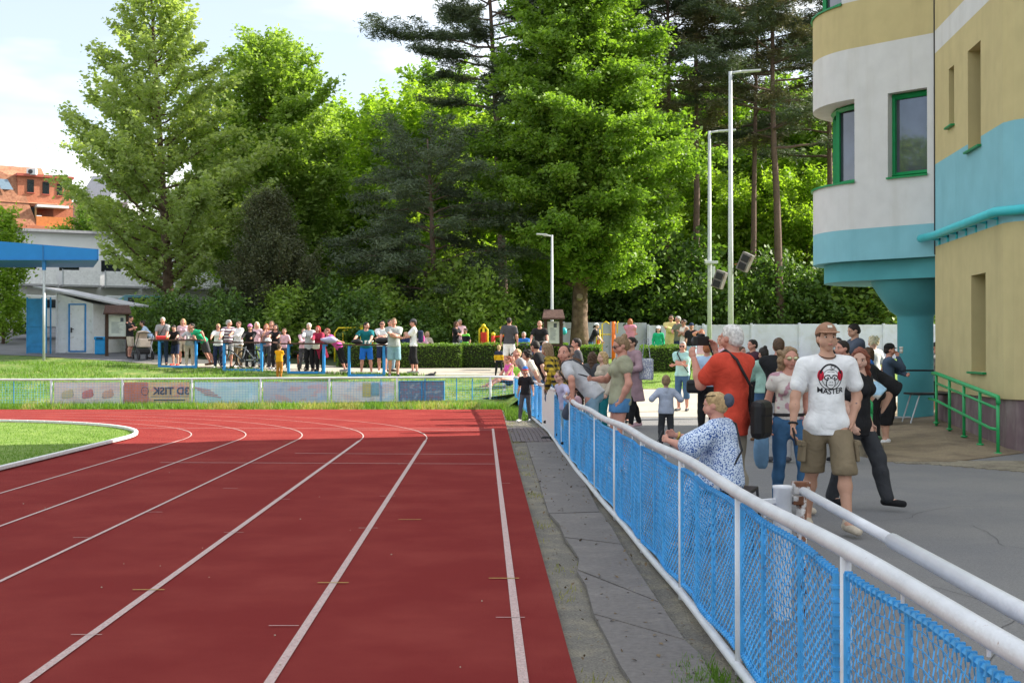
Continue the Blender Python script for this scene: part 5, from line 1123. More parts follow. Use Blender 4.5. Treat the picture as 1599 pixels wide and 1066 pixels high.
# ------------------------------------------------------------------ people: signed distance bodies meshed with surface nets
def surfnets(V, org, h):
    S = V < 0; c = np.zeros(tuple(n-1 for n in V.shape), np.int8)
    for a in (0, 1):
        for b in (0, 1):
            for d in (0, 1): c += S[a:a+c.shape[0], b:b+c.shape[1], d:d+c.shape[2]]
    act = (c > 0) & (c < 8); I = np.argwhere(act); n = len(I)
    if n == 0: return np.zeros((0, 3)), np.zeros((0, 4), int)
    idx = -np.ones(c.shape, np.int64); idx[act] = np.arange(n); acc = np.zeros((n, 3)); cnt = np.zeros((n, 1))
    cor = [(a, b, d) for a in (0, 1) for b in (0, 1) for d in (0, 1)]
    for p in cor:
        for ax in range(3):
            if p[ax]: continue
            q = list(p); q[ax] = 1
            va = V[I[:, 0]+p[0], I[:, 1]+p[1], I[:, 2]+p[2]]; vb = V[I[:, 0]+q[0], I[:, 1]+q[1], I[:, 2]+q[2]]
            m = (va < 0) != (vb < 0); t = np.where(m, va/np.where(m, va-vb, 1), 0); P = np.array(p, float)[None].repeat(n, 0); P[:, ax] += t
            acc += P*m[:, None]; cnt += m[:, None]
    pos = (I+acc/cnt)*h+np.asarray(org)
    fs = []
    for ax in range(3):
        u, v = (ax+1) % 3, (ax+2) % 3; A = S; sl0 = [slice(None)]*3; sl1 = [slice(None)]*3; sl0[ax] = slice(0, -1); sl1[ax] = slice(1, None)
        ch = A[tuple(sl0)] != A[tuple(sl1)]; E = np.argwhere(ch); E = E[(E[:, u] > 0) & (E[:, v] > 0) & (E[:, u] < V.shape[u]-1) & (E[:, v] < V.shape[v]-1)]
        if len(E) == 0: continue
        flip = A[E[:, 0], E[:, 1], E[:, 2]]
        def cell(du, dv): Q = E.copy(); Q[:, u] -= du; Q[:, v] -= dv; return idx[Q[:, 0], Q[:, 1], Q[:, 2]]
        q = np.stack([cell(1, 1), cell(0, 1), cell(0, 0), cell(1, 0)], 1); q[~flip] = q[~flip][:, ::-1]; fs.append(q)
    return pos, np.concatenate(fs)
class SDF:
    """prims: (a, b, ra, rb, flat, axis)"""
    def __init__(s, k=.02): s.p = []; s.k = k; s.cut = []
    def cap(s, a, b, ra, rb=None, flat=1., ax=None): s.p.append((np.asarray(a, float), np.asarray(b, float), ra, ra if rb is None else rb, flat, None if ax is None else np.asarray(ax, float))); return s
    def ball(s, c, r, flat=1., ax=None): return s.cap(c, c, r, r, flat, ax)
    def plane(s, p, n): s.cut.append((np.asarray(p, float), np.asarray(n, float), None)); return s
    def carve(s, p, r): s.cut.append((np.asarray(p, float), None, r)); return s     # keep where (x-p).n<0
    def mesh(s, h, noise=0., nsc=14., grow=0.):
        lo = np.min([np.minimum(a-ra, b-rb) for a, b, ra, rb, f, x in s.p], 0)-.03-noise-grow-h*2; hi = np.max([np.maximum(a+ra, b+rb) for a, b, ra, rb, f, x in s.p], 0)+.03+noise+grow+h*2
        n = np.ceil((hi-lo)/h).astype(int)+1; X = (lo[0]+h*np.arange(n[0])); Y = (lo[1]+h*np.arange(n[1])); Z = (lo[2]+h*np.arange(n[2])); D = np.full(tuple(n), .5, np.float32); k = s.k
        for a, b, ra, rb, f, ax in s.p:
            m = k+h*2+.015+grow; l = np.minimum(a-ra, b-rb)-m; u = np.maximum(a+ra, b+rb)+m
            i0 = np.clip(((l-lo)/h).astype(int), 0, n-1); i1 = np.clip(((u-lo)/h).astype(int)+2, 1, n); sl = tuple(slice(p, q) for p, q in zip(i0, i1))
            x = X[sl[0]][:, None, None]; y = Y[sl[1]][None, :, None]; z = Z[sl[2]][None, None, :]
            ab = b-a; L2 = ab@ab
            dx, dy, dz = x-a[0], y-a[1], z-a[2]
            if L2 > 1e-9: t = np.clip((dx*ab[0]+dy*ab[1]+dz*ab[2])/L2, 0, 1)
            else: t = 0.
            vx, vy, vz = dx-t*ab[0], dy-t*ab[1], dz-t*ab[2]; r = ra+(rb-ra)*t
            if f != 1. and ax is not None:
                q = (vx*ax[0]+vy*ax[1]+vz*ax[2])*(1/f-1); vx, vy, vz = vx+q*ax[0], vy+q*ax[1], vz+q*ax[2]
                d = (np.sqrt(vx*vx+vy*vy+vz*vz)-r)*(.5+.5*f)
            else: d = np.sqrt(vx*vx+vy*vy+vz*vz)-r
            d = d-grow; o = D[sl]; hh = np.maximum(k-np.abs(d-o), 0)/k; D[sl] = np.minimum(d, o)-hh*hh*k*.25
        x = X[:, None, None]; y = Y[None, :, None]; z = Z[None, None, :]
        if noise: D = D+noise*(np.sin(x*nsc*1.3+2*np.sin(z*nsc*.7+y*9))*np.sin(z*nsc*1.1+x*nsc*.8)+.6*np.sin(z*nsc*2.3+y*nsc*1.9+x*5))
        for p, nn, r_ in s.cut: D = np.maximum(D, (x-p[0])*nn[0]+(y-p[1])*nn[1]+(z-p[2])*nn[2]) if r_ is None else np.maximum(D, r_-np.sqrt((x-p[0])**2+(y-p[1])**2+(z-p[2])**2))
        return surfnets(D.astype(np.float32), lo, h)
def nrm(v): v = np.asarray(v, float); return v/max(np.linalg.norm(v), 1e-9)
def ik(a, c, l1, l2, pole):
    a, c = np.asarray(a, float), np.asarray(c, float); d = c-a; L_ = np.linalg.norm(d); mxl = (l1+l2)*.995
    if L_ > mxl: c = a+d/L_*mxl; L_ = mxl; d = c-a
    L_ = max(L_, abs(l1-l2)+.02); u = d/max(np.linalg.norm(d), 1e-9); x = (l1*l1-l2*l2+L_*L_)/(2*L_); hgt = math.sqrt(max(l1*l1-x*x, 0)); pl = np.asarray(pole, float); pl = pl-u*(pl@u); pl = nrm(pl)
    return a+u*x+pl*hgt, c
def rot(axis, ang):
    return np.array(Matrix.Rotation(ang, 3, Vector(axis)))
SKIN = {}
def skin(k='mid'):
    c = {'fair': (.60, .36, .27), 'mid': (.52, .29, .20), 'tan': (.42, .22, .145), 'red': (.56, .27, .20)}[k]
    return mat('skin_'+k, c, .55, .08, 14, spec=.35)
M_eye = mat('eye_dark', (.02, .015, .012), .2); M_eyew = mat('eye_white', (.62, .60, .57), .3); M_lip = mat('lips', (.42, .15, .12), .5)
HC = {'grey': (.36, .35, .34), 'white': (.62, .60, .57), 'brown': (.085, .048, .028), 'dark': (.022, .016, .013), 'blond': (.46, .31, .15), 'dirty': (.24, .155, .085), 'ginger': (.36, .12, .045), 'red': (.38, .03, .02), 'auburn': (.20, .06, .035), 'platinum': (.74, .64, .44)}
def hairm(k): return mat('hair_'+k, HC[k], .6, .35, 40, bump=.35, bscale=90)
CLM = {}
def cloth(name, c, pat=None, c2=None, sc=1., rough=.9):
    if name in CLM: return CLM[name]
    m = bpy.data.materials.new(name); m.use_nodes = True; t = m.node_tree; l = t.links.new; b = t.nodes['Principled BSDF']; b.inputs['Roughness'].default_value = rough; b.inputs['Specular IOR Level'].default_value = .2
    co = N(t, 'ShaderNodeTexCoord'); n1 = N(t, 'ShaderNodeTexNoise', i_Scale=7., i_Detail=3.); l(co.outputs['Object'], n1.inputs['Vector'])
    mr = N(t, 'ShaderNodeMapRange', i_From_Min=.3, i_From_Max=.7, i_To_Min=.86, i_To_Max=1.14); l(n1.outputs[0], mr.inputs[0]); vm = N(t, 'ShaderNodeVectorMath', operation='SCALE'); l(mr.outputs[0], vm.inputs['Scale'])
    if pat is None: vm.inputs[0].default_value = c
    else:
        mm = N(t, 'ShaderNodeMix', data_type='RGBA'); mm.inputs[6].default_value = (*c, 1); mm.inputs[7].default_value = (*c2, 1); l(mm.outputs[2], vm.inputs[0])
        if pat == 'stripe':
            sp = N(t, 'ShaderNodeSeparateXYZ'); l(co.outputs['Object'], sp.inputs[0]); a = N(t, 'ShaderNodeMath', operation='MULTIPLY'); a.inputs[1].default_value = sc; l(sp.outputs[2], a.inputs[0]); f = N(t, 'ShaderNodeMath', operation='FRACT'); l(a.outputs[0], f.inputs[0]); g = N(t, 'ShaderNodeMath', operation='GREATER_THAN'); g.inputs[1].default_value = .5; l(f.outputs[0], g.inputs[0]); l(g.outputs[0], mm.inputs[0])
        elif pat == 'plaid':
            sp = N(t, 'ShaderNodeSeparateXYZ'); l(co.outputs['Object'], sp.inputs[0]); outs = []
            for ax in (0, 2):
                a = N(t, 'ShaderNodeMath', operation='MULTIPLY'); a.inputs[1].default_value = sc; l(sp.outputs[ax], a.inputs[0]); f = N(t, 'ShaderNodeMath', operation='FRACT'); l(a.outputs[0], f.inputs[0]); g = N(t, 'ShaderNodeMath', operation='GREATER_THAN'); g.inputs[1].default_value = .5; l(f.outputs[0], g.inputs[0]); outs.append(g)
            ad = N(t, 'ShaderNodeMath', operation='ADD'); l(outs[0].outputs[0], ad.inputs[0]); l(outs[1].outputs[0], ad.inputs[1]); hf = N(t, 'ShaderNodeMath', operation='MULTIPLY'); hf.inputs[1].default_value = .5; l(ad.outputs[0], hf.inputs[0]); l(hf.outputs[0], mm.inputs[0])
        elif pat == 'floral':
            v = N(t, 'ShaderNodeTexVoronoi', i_Scale=sc); l(co.outputs['Object'], v.inputs['Vector']); n2 = N(t, 'ShaderNodeTexNoise', i_Scale=sc*.9, i_Detail=3.); l(co.outputs['Object'], n2.inputs['Vector']); ad = N(t, 'ShaderNodeMath', operation='ADD'); l(v.outputs['Distance'], ad.inputs[0]); l(n2.outputs[0], ad.inputs[1])
            g = N(t, 'ShaderNodeMapRange', i_From_Min=.90, i_From_Max=.96); l(ad.outputs[0], g.inputs[0]); l(g.outputs[0], mm.inputs[0])
        elif pat == 'camo':
            n2 = N(t, 'ShaderNodeTexNoise', i_Scale=sc, i_Detail=2.); l(co.outputs['Object'], n2.inputs['Vector']); g = N(t, 'ShaderNodeMapRange', i_From_Min=.52, i_From_Max=.56); l(n2.outputs[0], g.inputs[0]); l(g.outputs[0], mm.inputs[0])
    l(vm.outputs[0], b.inputs['Base Color'])
    n3 = N(t, 'ShaderNodeTexNoise', i_Scale=7.5, i_Detail=2.5, i_Distortion=1.6, i_Roughness=.45); l(co.outputs['Object'], n3.inputs['Vector']); bp_ = N(t, 'ShaderNodeBump', i_Strength=.5, i_Distance=.03); l(n3.outputs[0], bp_.inputs['Height']); l(bp_.outputs[0], b.inputs['Normal'])
    CLM[name] = m; return m
C_ = {'black': (.018, .018, .02), 'white': (.80, .80, .80), 'grey': (.30, .30, .31), 'ltgrey': (.48, .48, .50), 'dkgrey': (.075, .075, .085), 'navy': (.025, .035, .08), 'jeans': (.055, .115, .21), 'ltjeans': (.22, .34, .43), 'dkjeans': (.03, .05, .10), 'khaki': (.20, .155, .095), 'beige': (.50, .43, .34), 'green': (.02, .42, .20), 'teal': (.01, .15, .17), 'pink': (.70, .10, .38), 'ltpink': (.68, .44, .50), 'red': (.60, .05, .035), 'orange': (.72, .09, .035), 'maroon': (.20, .015, .03), 'mustard': (.72, .33, .01), 'sage': (.27, .29, .19), 'mint': (.30, .47, .40), 'ltmint': (.40, .64, .60), 'mauve': (.36, .24, .27), 'blue': (.03, .16, .52), 'ltblue': (.42, .56, .74), 'brown': (.12, .06, .03), 'yellow': (.62, .52, .22), 'olive': (.16, .17, .12), 'lilac': (.46, .44, .62), 'cream': (.70, .66, .56), 'dpurple': (.06, .025, .04), 'neon': (.25, .65, .08), 'slate': (.075, .09, .125), 'ochre': (.42, .17, .03), 'turq': (.04, .42, .45)}
def cl(c):
    if isinstance(c, str): return cloth('cloth_'+c, C_[c])
    return c
def person(label, at, face, H=1.75, girth=1., sex='m', lean=0., side=0., twist=0., drop=0., feet=None, R_=None, L_=None, head=(0, 0, 0), top=('tshirt', 'white'), bot=('trousers', 'jeans'), shoe='black', hair=('short', 'brown'), hat=None, glasses=None, sk='mid', res=.024, group=None, hres=None, extra=None, seat=None, stoop=0., armpole=None, curl=.55, legless=False, cat='person'):
    """at (x,y,z) ground; face: degrees the person looks towards, 0 = away from the camera, 90 = to the right, 180 = at the camera"""
    s = H/1.75; hres = hres or res*.55; e = empty('person', at, -R(face), label, cat, group)
    fw = sex == 'f'; kid = H < 1.45
    pz = (seat/s if seat else .93-drop)
    Pv = np.array((0., 0., pz)); Rl = rot((1, 0, 0), -R(lean)) @ rot((0, 1, 0), R(side)); Rt = Rl @ rot((0, 0, 1), R(twist)); Rs = rot((1, 0, 0), -R(stoop)) @ Rt if stoop else Rt
    up = Rl @ np.array((0, 0, 1.)); fwd = Rt @ np.array((0, 1., 0)); rt = Rt @ np.array((1., 0, 0)); upS = Rs @ np.array((0, 0, 1.)); fS = Rs @ np.array((0, 1., 0))
    if feet is None: feet = [(.11, .0), (-.11, .02)]
    hipw = .098 if fw else .092; shw = (.165 if fw else .197)*(1 if not kid else .9)*(.9+.1*girth)
    waist = Pv+up*.17; chest = waist+upS*.20; shc = waist+upS*.34; neck = waist+upS*.385; hl = .15 if not kid else .14
    hy_, hp, ht = [R(v) for v in head]
    # head up direction: mostly vertical
    hu = nrm(upS*.35+np.array((0, 0, .65))); Rh = rot((0, 0, 1), -hy_) @ rot((1, 0, 0), hp) @ rot((0, 1, 0), ht)
    hU = Rh @ np.array((0, 0, 1.)); hF = Rh @ np.array((0, 1., 0)); hR = Rh @ np.array((1., 0, 0)); hk = 1.0 if not kid else (1.75/H)**.62
    hc = neck+nrm(hu*.6+hU*.4)*(.122*hk+.008)+hF*.015
    sR, sL = shc+rt*shw-upS*.035, shc-rt*shw-upS*.035
    def target(t, sh, sg, hip):
        if t is None or t == 'hang': return sh+np.array((0, .03, -.50))+rt*sg*.07, rt*sg*.2-fwd
        if isinstance(t, str):
            if t == 'pocket': return Pv+rt*sg*.20+fwd*.04+np.array((0, 0, -.02)), rt*sg*1.-fwd*.8
            if t == 'hip': return Pv+rt*sg*.17+fwd*.05+up*.10, rt*sg*1.-fwd*.4
            if t == 'cross': return chest+fwd*.19-rt*sg*.06-upS*(.03+.03*sg), rt*sg*.7-np.array((0, 0, 1.))
            if t == 'phone': return hc+hF*.26+hR*sg*.07-np.array((0, 0, .13)), rt*sg*.6-np.array((0, 0, 1.))
            if t == 'chest': return chest+fwd*.26-rt*sg*.10-upS*.02, rt*sg*.8-np.array((0, 0, 1.))
            if t == 'belly': return Pv+fwd*.30+up*.22-rt*sg*.12, rt*sg*.8-fwd*.3
            if t == 'behind': return Pv-fwd*.16+rt*sg*.06+up*.02, rt*sg-fwd
            if t == 'face': return hc+hF*.15-np.array((0, 0, .12))+hR*sg*.03, rt*sg*.6-np.array((0, 0, 1.))
            if t == 'up': return hc+hR*sg*.12+hF*.12+np.array((0, 0, .08)), rt*sg-np.array((0, 0, .3))
            if t == 'knee': return Pv+np.array((sg*.14, .36, .06)), rt*sg*.6-fwd*.3
            if t == 'fwdlow': return sh+fwd*.33+np.array((0, 0, -.34)), rt*sg*.5-fwd-np.array((0, 0, .3))
        return np.array(t, float)/s, rt*sg*.6-fwd*.4-np.array((0, 0, .6))
    tR, pR = target(R_, sR, 1, 0); tL, pL = target(L_, sL, -1, 0)
    if armpole is not None: pR = pL = np.array(armpole, float)
    ua, fa = .285, .25; eR, wR = ik(sR, tR, ua, fa, pR); eL, wL = ik(sL, tL, ua, fa, pL)
    legs = []
    for sg, ft in ((1, feet[0]), (-1, feet[1])):
        hj = Pv+np.array((sg*hipw, 0, 0)); fz = (ft[2] if len(ft) > 2 else 0)/s; an = np.array((ft[0]/s, ft[1]/s-.03, .085+fz))
        kn, an = ik(hj, an, .43, .425, (sg*.12, 1, .15)); toe = an+np.array((sg*.03, .155, -.055 if fz < .04 else -.02)); legs.append((hj, kn, an, toe))
    g = girth; gt = g if not fw else g*.9; tw_ = 1.0; tf = .70+.10*max(g-1, 0)
    B = SDF(.035)
    def torso(S, inf=0., shoulders=True):
        S.cap(Pv+up*.00, waist, .150*g+inf, .128*g+inf, tf, fwd).cap(waist, chest, .128*g+inf, .154*gt+inf+(0 if fw or kid else .008), tf, fwd)
        S.cap(shc-rt*shw*.58-upS*.065, shc+rt*shw*.58-upS*.065, .085*(.5+.5*g)+inf)
        if g > 1.12: S.ball(waist+fwd*.06*g-up*.03, .125*g+inf)
        if fw and not kid:
            for sg in (-1, 1): S.ball(chest+rt*sg*.075+fwd*.085*gt-upS*.01, .062+inf*.8)
        if shoulders:
            for sg in (-1, 1): S.cap(shc+rt*sg*shw*.90-upS*.03, neck-upS*.035+rt*sg*.015, .046*(.5+.5*g)+inf*.8, .052*(.6+.4*g)+inf*.3)
    torso(B); B.cap(neck-upS*.03, hc-hU*.03, .056*(.6+.4*g), .05)
    for sh_, el, wr in ((sR, eR, wR), (sL, eL, wL)):
        B.ball(sh_, .057*(.6+.4*g)*(.9 if fw else 1)); B.cap(sh_, el, .050*(.55+.45*g)*(.88 if fw else 1.02), .039*(.6+.4*g)).cap(el, el+(wr-el)*.35, .040*(.6+.4*g), .040*(.6+.4*g)).cap(el+(wr-el)*.35, wr, .040*(.6+.4*g), .026)
    for hj, kn, an, toe in legs:
        B.cap(hj, kn, .092*(.4+.6*g), .056*(.6+.4*g)).cap(kn, kn+(an-kn)*.33+np.array((0, -.018, 0)), .052, .057*(.6+.4*g)).cap(kn+(an-kn)*.33+np.array((0, -.018, 0)), an, .055*(.6+.4*g), .036).cap(an+np.array((0, -.02, -.03)), toe, .036, .028)
    Vb, Fb = B.mesh(res/s if kid else res); parts = [(Vb, Fb, 0)]
    # head
    Hd = SDF(.022); q = lambda r, f, u: hc+(hR*r+hF*f+hU*u)*hk
    Hd.cap(q(0, -.018, .030), q(0, .012, .034), .086*hk, .080*hk, .88, hR).cap(q(0, .022, -.045), q(0, .045, -.078), .056*hk, .030*hk, 1.).ball(q(0, .035, -.02), .062*hk).cap(neck, q(0, -.02, -.04), .052*(.6+.4*g), .052*hk)
    fine = hres <= .011
    Hd.cap(q(0, .088, .008), q(0, .104, -.026), .010*hk, .0135*hk).ball(q(0, .083, -.056), .018*hk, .7, hU)
    for sg in (-1, 1): Hd.ball(q(sg*.076, -.005, -.005), .024*hk, .45, hR); Hd.ball(q(sg*.045, .045, -.035), .030*hk); Hd.cap(q(sg*.02, .079, .030), q(sg*.05, .066, .030), .010*hk)
    Vh, Fh = Hd.mesh(hres); parts.append((Vh, Fh, 0))
    em = MB()
    def ellf(c, r, mi):
        m_ = MB().ell((0, 0, 0), r, 8, 5); Rm = np.stack([hR, hF, hU], 1); P = np.array(m_.v) @ Rm.T+c; em.mi = mi; em.add([tuple(p) for p in P], m_.f)
    for sg in (-1, 1):
        ellf(q(sg*.031, .0845, .006), (.0145*hk, .006*hk, .0070*hk), 1); ellf(q(sg*.031, .0895, .006), (.0078*hk, .0035*hk, .0072*hk), 2)  # iris drawn oversize, its dark colour standing in for eye socket shade
        ellf(q(sg*.033, .0915, .026), (.019*hk, .006, .0045), 4)
    ellf(q(0, .0985, -.058), (.022*hk, .006*hk, .0065*hk), 3)
    # hands
    hh = .0055 if res < .012 else .0075
    for sg, el, wr in ((1, eR, wR), (-1, eL, wL)):
        d = nrm(wr-el); n_ = np.cross(d, np.cross(-rt*sg, d)) if True else 0; n_ = nrm(-rt*sg-d*((-rt*sg)@d)) if abs((-rt*sg)@d) < .9 else nrm(fwd-d*(fwd@d)); sd_ = np.cross(d, n_)*sg
        if sd_ @ (fwd+np.array((0, 0, .5))) < 0: sd_ = -sd_
        Q = SDF(.008); pw = .90*(.9 if fw else 1.)
        Q.cap(wr-d*.02, wr+d*.03, .026, .026*pw, .8, n_).cap(wr+d*.03+sd_*.022*pw, wr+d*.078+sd_*.025*pw, .017*pw, .014*pw).cap(wr+d*.03-sd_*.020*pw, wr+d*.072-sd_*.026*pw, .017*pw, .013*pw).cap(wr+d*.03, wr+d*.08, .018*pw, .014*pw)
        for i_, (off, ln) in enumerate(((.030, .070), (.011, .080), (-.009, .074), (-.028, .058))):
            p = wr+d*(.082-.006*abs(i_-1.3))*pw+sd_*off*pw; a_ = curl*(.55+.12*i_)
            for fr_, rr_ in ((.45, .0088), (.32, .0080), (.25, .0072)):
                dd = d*math.cos(a_)+n_*math.sin(a_); p2 = p+dd*ln*fr_*pw; Q.cap(p, p2, rr_*pw, (rr_-.0006)*pw); p = p2; a_ += curl*1.0
        t0 = wr+d*.025+sd_*.024*pw; t1 = t0+nrm(d*.75+sd_*.65+n_*.25)*.038*pw; t2 = t1+nrm(d*.95+sd_*.15+n_*.4)*.030*pw; Q.cap(t0, t1, .013*pw, .0105*pw).cap(t1, t2, .0105*pw, .0085*pw)
        Vq, Fq = Q.mesh(hh); parts.append((Vq, Fq, 0))
    Vs, Fs, Ms, b = [], [], [], 0
    for V_, F_, m_ in parts: Vs.append(V_); Fs += (F_+b).tolist(); Ms += [m_]*len(F_); b += len(V_)
    Vs.append(np.array(em.v)); Fs += [tuple(i+b for i in f) for f in em.f]; Ms += em.m
    hm = hairm(hair[1]) if hair else hairm('brown')
    body = mesh_obj('body', np.concatenate(Vs)*s, Fs, [skin(sk), M_eyew, M_eye, M_lip, hm], e, True, Ms)
    def child(nm, S, m_, h=None, noise=0., nsc=14.):
        V_, F_ = S.mesh(h or res, noise, nsc); return mesh_obj(nm, V_*s, F_, m_, e, True) if len(F_) else None
    nz = .0035 if res > .015 else .0045
    # bottoms
    hemd0 = top[3] if len(top) > 3 else .06
    kind, bc = bot[0], cl(bot[1])
    loose = bot[2] if len(bot) > 2 else .014
    S = SDF(.03)
    if kind in ('trousers', 'shorts', 'capri', 'leggings', 'hotpants'):
        fr = {'trousers': 1.0, 'leggings': 1., 'shorts': .0, 'capri': .5, 'hotpants': -.62}[kind]; S.cap(Pv-up*.01, Pv+up*.08, .152*g+.012, .143*g+.012, tf, fwd)
        for hj, kn, an, toe in legs:
            if fr >= 0:
                S.cap(hj, kn, .092*(.4+.6*g)+loose*.4, .058*(.6+.4*g)+loose+(.012 if fr == 0 else 0)); ek = kn+(an-kn)*fr
                if fr > 0:
                    mid = kn+(an-kn)*.35+np.array((0, -.012, 0)); S.cap(kn, mid if fr > .35 else ek, .058*(.6+.4*g)+loose, .058*(.6+.4*g)+loose*.9)
                    if fr > .35: S.cap(mid, ek, .058*(.6+.4*g)+loose*.9, (.042+loose*.9) if fr == 1 else .05+loose)
            else: ek = hj+(kn-hj)*(1+fr); S.cap(hj, ek+(kn-hj)*.05, .094*(.4+.6*g)+loose, .084*(.4+.6*g)+loose)
        if fr <= 0:
            e0 = legs[0][1] if fr == 0 else legs[0][0]+(legs[0][1]-legs[0][0])*(1+fr); 
            if not seat: S.plane((0, 0, min(legs[0][1][2], legs[1][1][2])-.02 if fr == 0 else e0[2]), (0, 0, -1))
        elif fr < 1: S.plane((0, 0, min((l[1]+(l[2]-l[1])*fr)[2] for l in legs)), (0, 0, -1))
        S.plane(Pv+up*(.105 if hemd0 < 0 else (.02 if hemd0 < .08 else .05-hemd0)), up); child('trousers' if fr > 0 else 'shorts', S, bc, None, nz, 12)
    elif kind in ('skirt', 'dress'):
        hem = bot[2] if len(bot) > 2 else .45; S.cap(Pv+up*.08, Pv+np.array((0, .03 if not seat else .2, -(.93*hem) if not seat else -.25)), .145*g, (.24 if not seat else .22)*g, .8, fwd); S.plane((0, 0, pz-.93*hem), (0, 0, -1))
        if seat:
            for hj, kn, an, toe in legs: S.cap(hj, kn, .11*g, .09*g).cap(kn, kn+(an-kn)*.6, .10, .10)
        child('skirt', S, bc, None, nz*1.3, 16)
    # shoes
    if shoe:
        for hj, kn, an, toe in legs:
            S = SDF(.015); S.cap(an+np.array((0, -.035, -.045)), toe+np.array((0, .01, -.005)), .042, .037).cap(an+np.array((0, -.01, -.03)), an+np.array((0, 0, .0)), .043, .040)
            if all(len(f) < 3 or f[2] < .03 for f in feet): S.plane((0, 0, .003), (0, 0, -1))
            child('shoe', S, cl(shoe) if isinstance(shoe, str) else shoe, min(res, .014))
    # tops
    kind, tcm = top[0], cl(top[1]); infl = top[2] if len(top) > 2 else .015; hemd = top[3] if len(top) > 3 else .06
    lz = loose if bot[0] not in ('dress', 'skirt') else .02
    S = SDF(.028); torso(S, infl, True); S.cap(Pv-up*hemd, waist, .150*g+infl+lz*.25, .138*g+infl, tf, fwd)
    if hemd > .03 and not seat: S.cap(Pv-up*.03-rt*hipw*.95, Pv-up*.03+rt*hipw*.95, .092*(.4+.6*g)+lz*.4+.011)
    if kind == 'coat': S.cap(waist, Pv-up*.38, .14*g+infl, .23*g+infl, .75, fwd)
    fr = {'tshirt': .62, 'tank': .0, 'cap': .28, 'long': 2.0, 'coat': 2., 'hoodie': 2., '34': 1.4, 'puff': .85}[kind]
    for sh_, el, wr in ((sR, eR, wR), (sL, eL, wL)):
        if fr == 0: continue
        rr_ = .054*(.6+.4*g)+infl
        if fr <= 1: S.cap(sh_, sh_+(el-sh_)*fr, rr_-.004, rr_+(.002 if kind != 'puff' else .03)); pq = sh_+(el-sh_)*fr; 
        else:
            S.cap(sh_, el, rr_, .044+infl).cap(el, el+(wr-el)*min(fr-1, .97), .044+infl, .030+infl)
    if fr == 0: 
        for sg in (1, -1): S.plane(shc+rt*sg*shw*.82, rt*sg)
    hem_p = Pv-up*hemd if kind != 'coat' else Pv-up*.42
    S.plane(hem_p, -up); 
    S.plane(neck+upS*.015, upS)
    if kind not in ('hoodie', 'coat', 'long'): S.carve(neck+fS*.045+upS*.045, .088 if not fw else .098)
    if kind == 'hoodie': S.cap(neck-fS*.06, neck-fS*.09-upS*.07, .07, .06)
    shirt = child({'coat': 'coat', 'hoodie': 'hoodie', 'tshirt': 'shirt', 'tank': 'vest_top'}.get(kind, 'shirt'), S, tcm, None, nz*.75, 13)
    # hair
    if hair and hair[0] != 'bald':
        S = SDF(.02); hk_ = hair[0]; S.cap(q(0, -.022, .034), q(0, .010, .042), .093*hk, .086*hk, .90, hR)
        if hk_ in ('short', 'crop'): S.ball(q(0, -.05, -.01), .068*hk); S.plane(q(0, .052, .045), nrm(hF*1.-hU*.55)); S.plane(q(0, -.05, -.062), nrm(-hU+hF*.35))
        elif hk_ == 'balding': S.ball(q(0, -.05, -.01), .068*hk); S.plane(q(0, .012, .06), nrm(hF*1.-hU*.30)); S.plane(q(0, -.05, -.062), nrm(-hU+hF*.35))
        elif hk_ in ('bun', 'pony', 'up'):
            S.ball(q(0, -.05, -.01), .070*hk); S.plane(q(0, .056, .045), nrm(hF*1.-hU*.45)); S.plane(q(0, -.05, -.07), nrm(-hU+hF*.35))
            if hk_ == 'bun': S.ball(q(0, -.07, .115), .038*hk)
            elif hk_ == 'up': S.ball(q(0, -.115, .03), .045*hk)
            else: S.cap(q(0, -.10, .05), q(0, -.15, -.12), .035*hk, .018*hk)
        elif hk_ in ('long', 'bob', 'wild'):
            L0 = {'long': -.28, 'bob': -.13, 'wild': -.19}[hk_]
            for sg in (-1, 1): S.cap(q(sg*.055, -.02, .01), q(sg*.075, -.03, L0*.85), .052*hk, .036*hk)
            S.cap(q(0, -.05, .0), q(0, -.07, L0), .075*hk, .050*hk)
            if hk_ == 'wild':
                for i_ in range(16): a_ = i_*2.4; S.ball(q(.10*math.cos(a_), -.045+.035*math.sin(a_*1.7), -.15+.016*i_), .038*hk)
            S.plane(q(0, .058, .045), nrm(hF*1.-hU*.35)); 
        elif hk_ == 'curly':
            for i_ in range(26): a_ = i_*2.4; zz_ = -.05+.17*i_/26; rr2 = .085*math.sqrt(max(1-((zz_-.03)/.13)**2, .1)); S.ball(q(rr2*math.cos(a_), -.03+rr2*math.sin(a_), zz_), .030*hk)
            S.plane(q(0, .050, .045), nrm(hF*1.-hU*.4))
        child('hair', S, hm, hres, .0015 if hk_ not in ('wild', 'curly', 'long') else .006, 40)
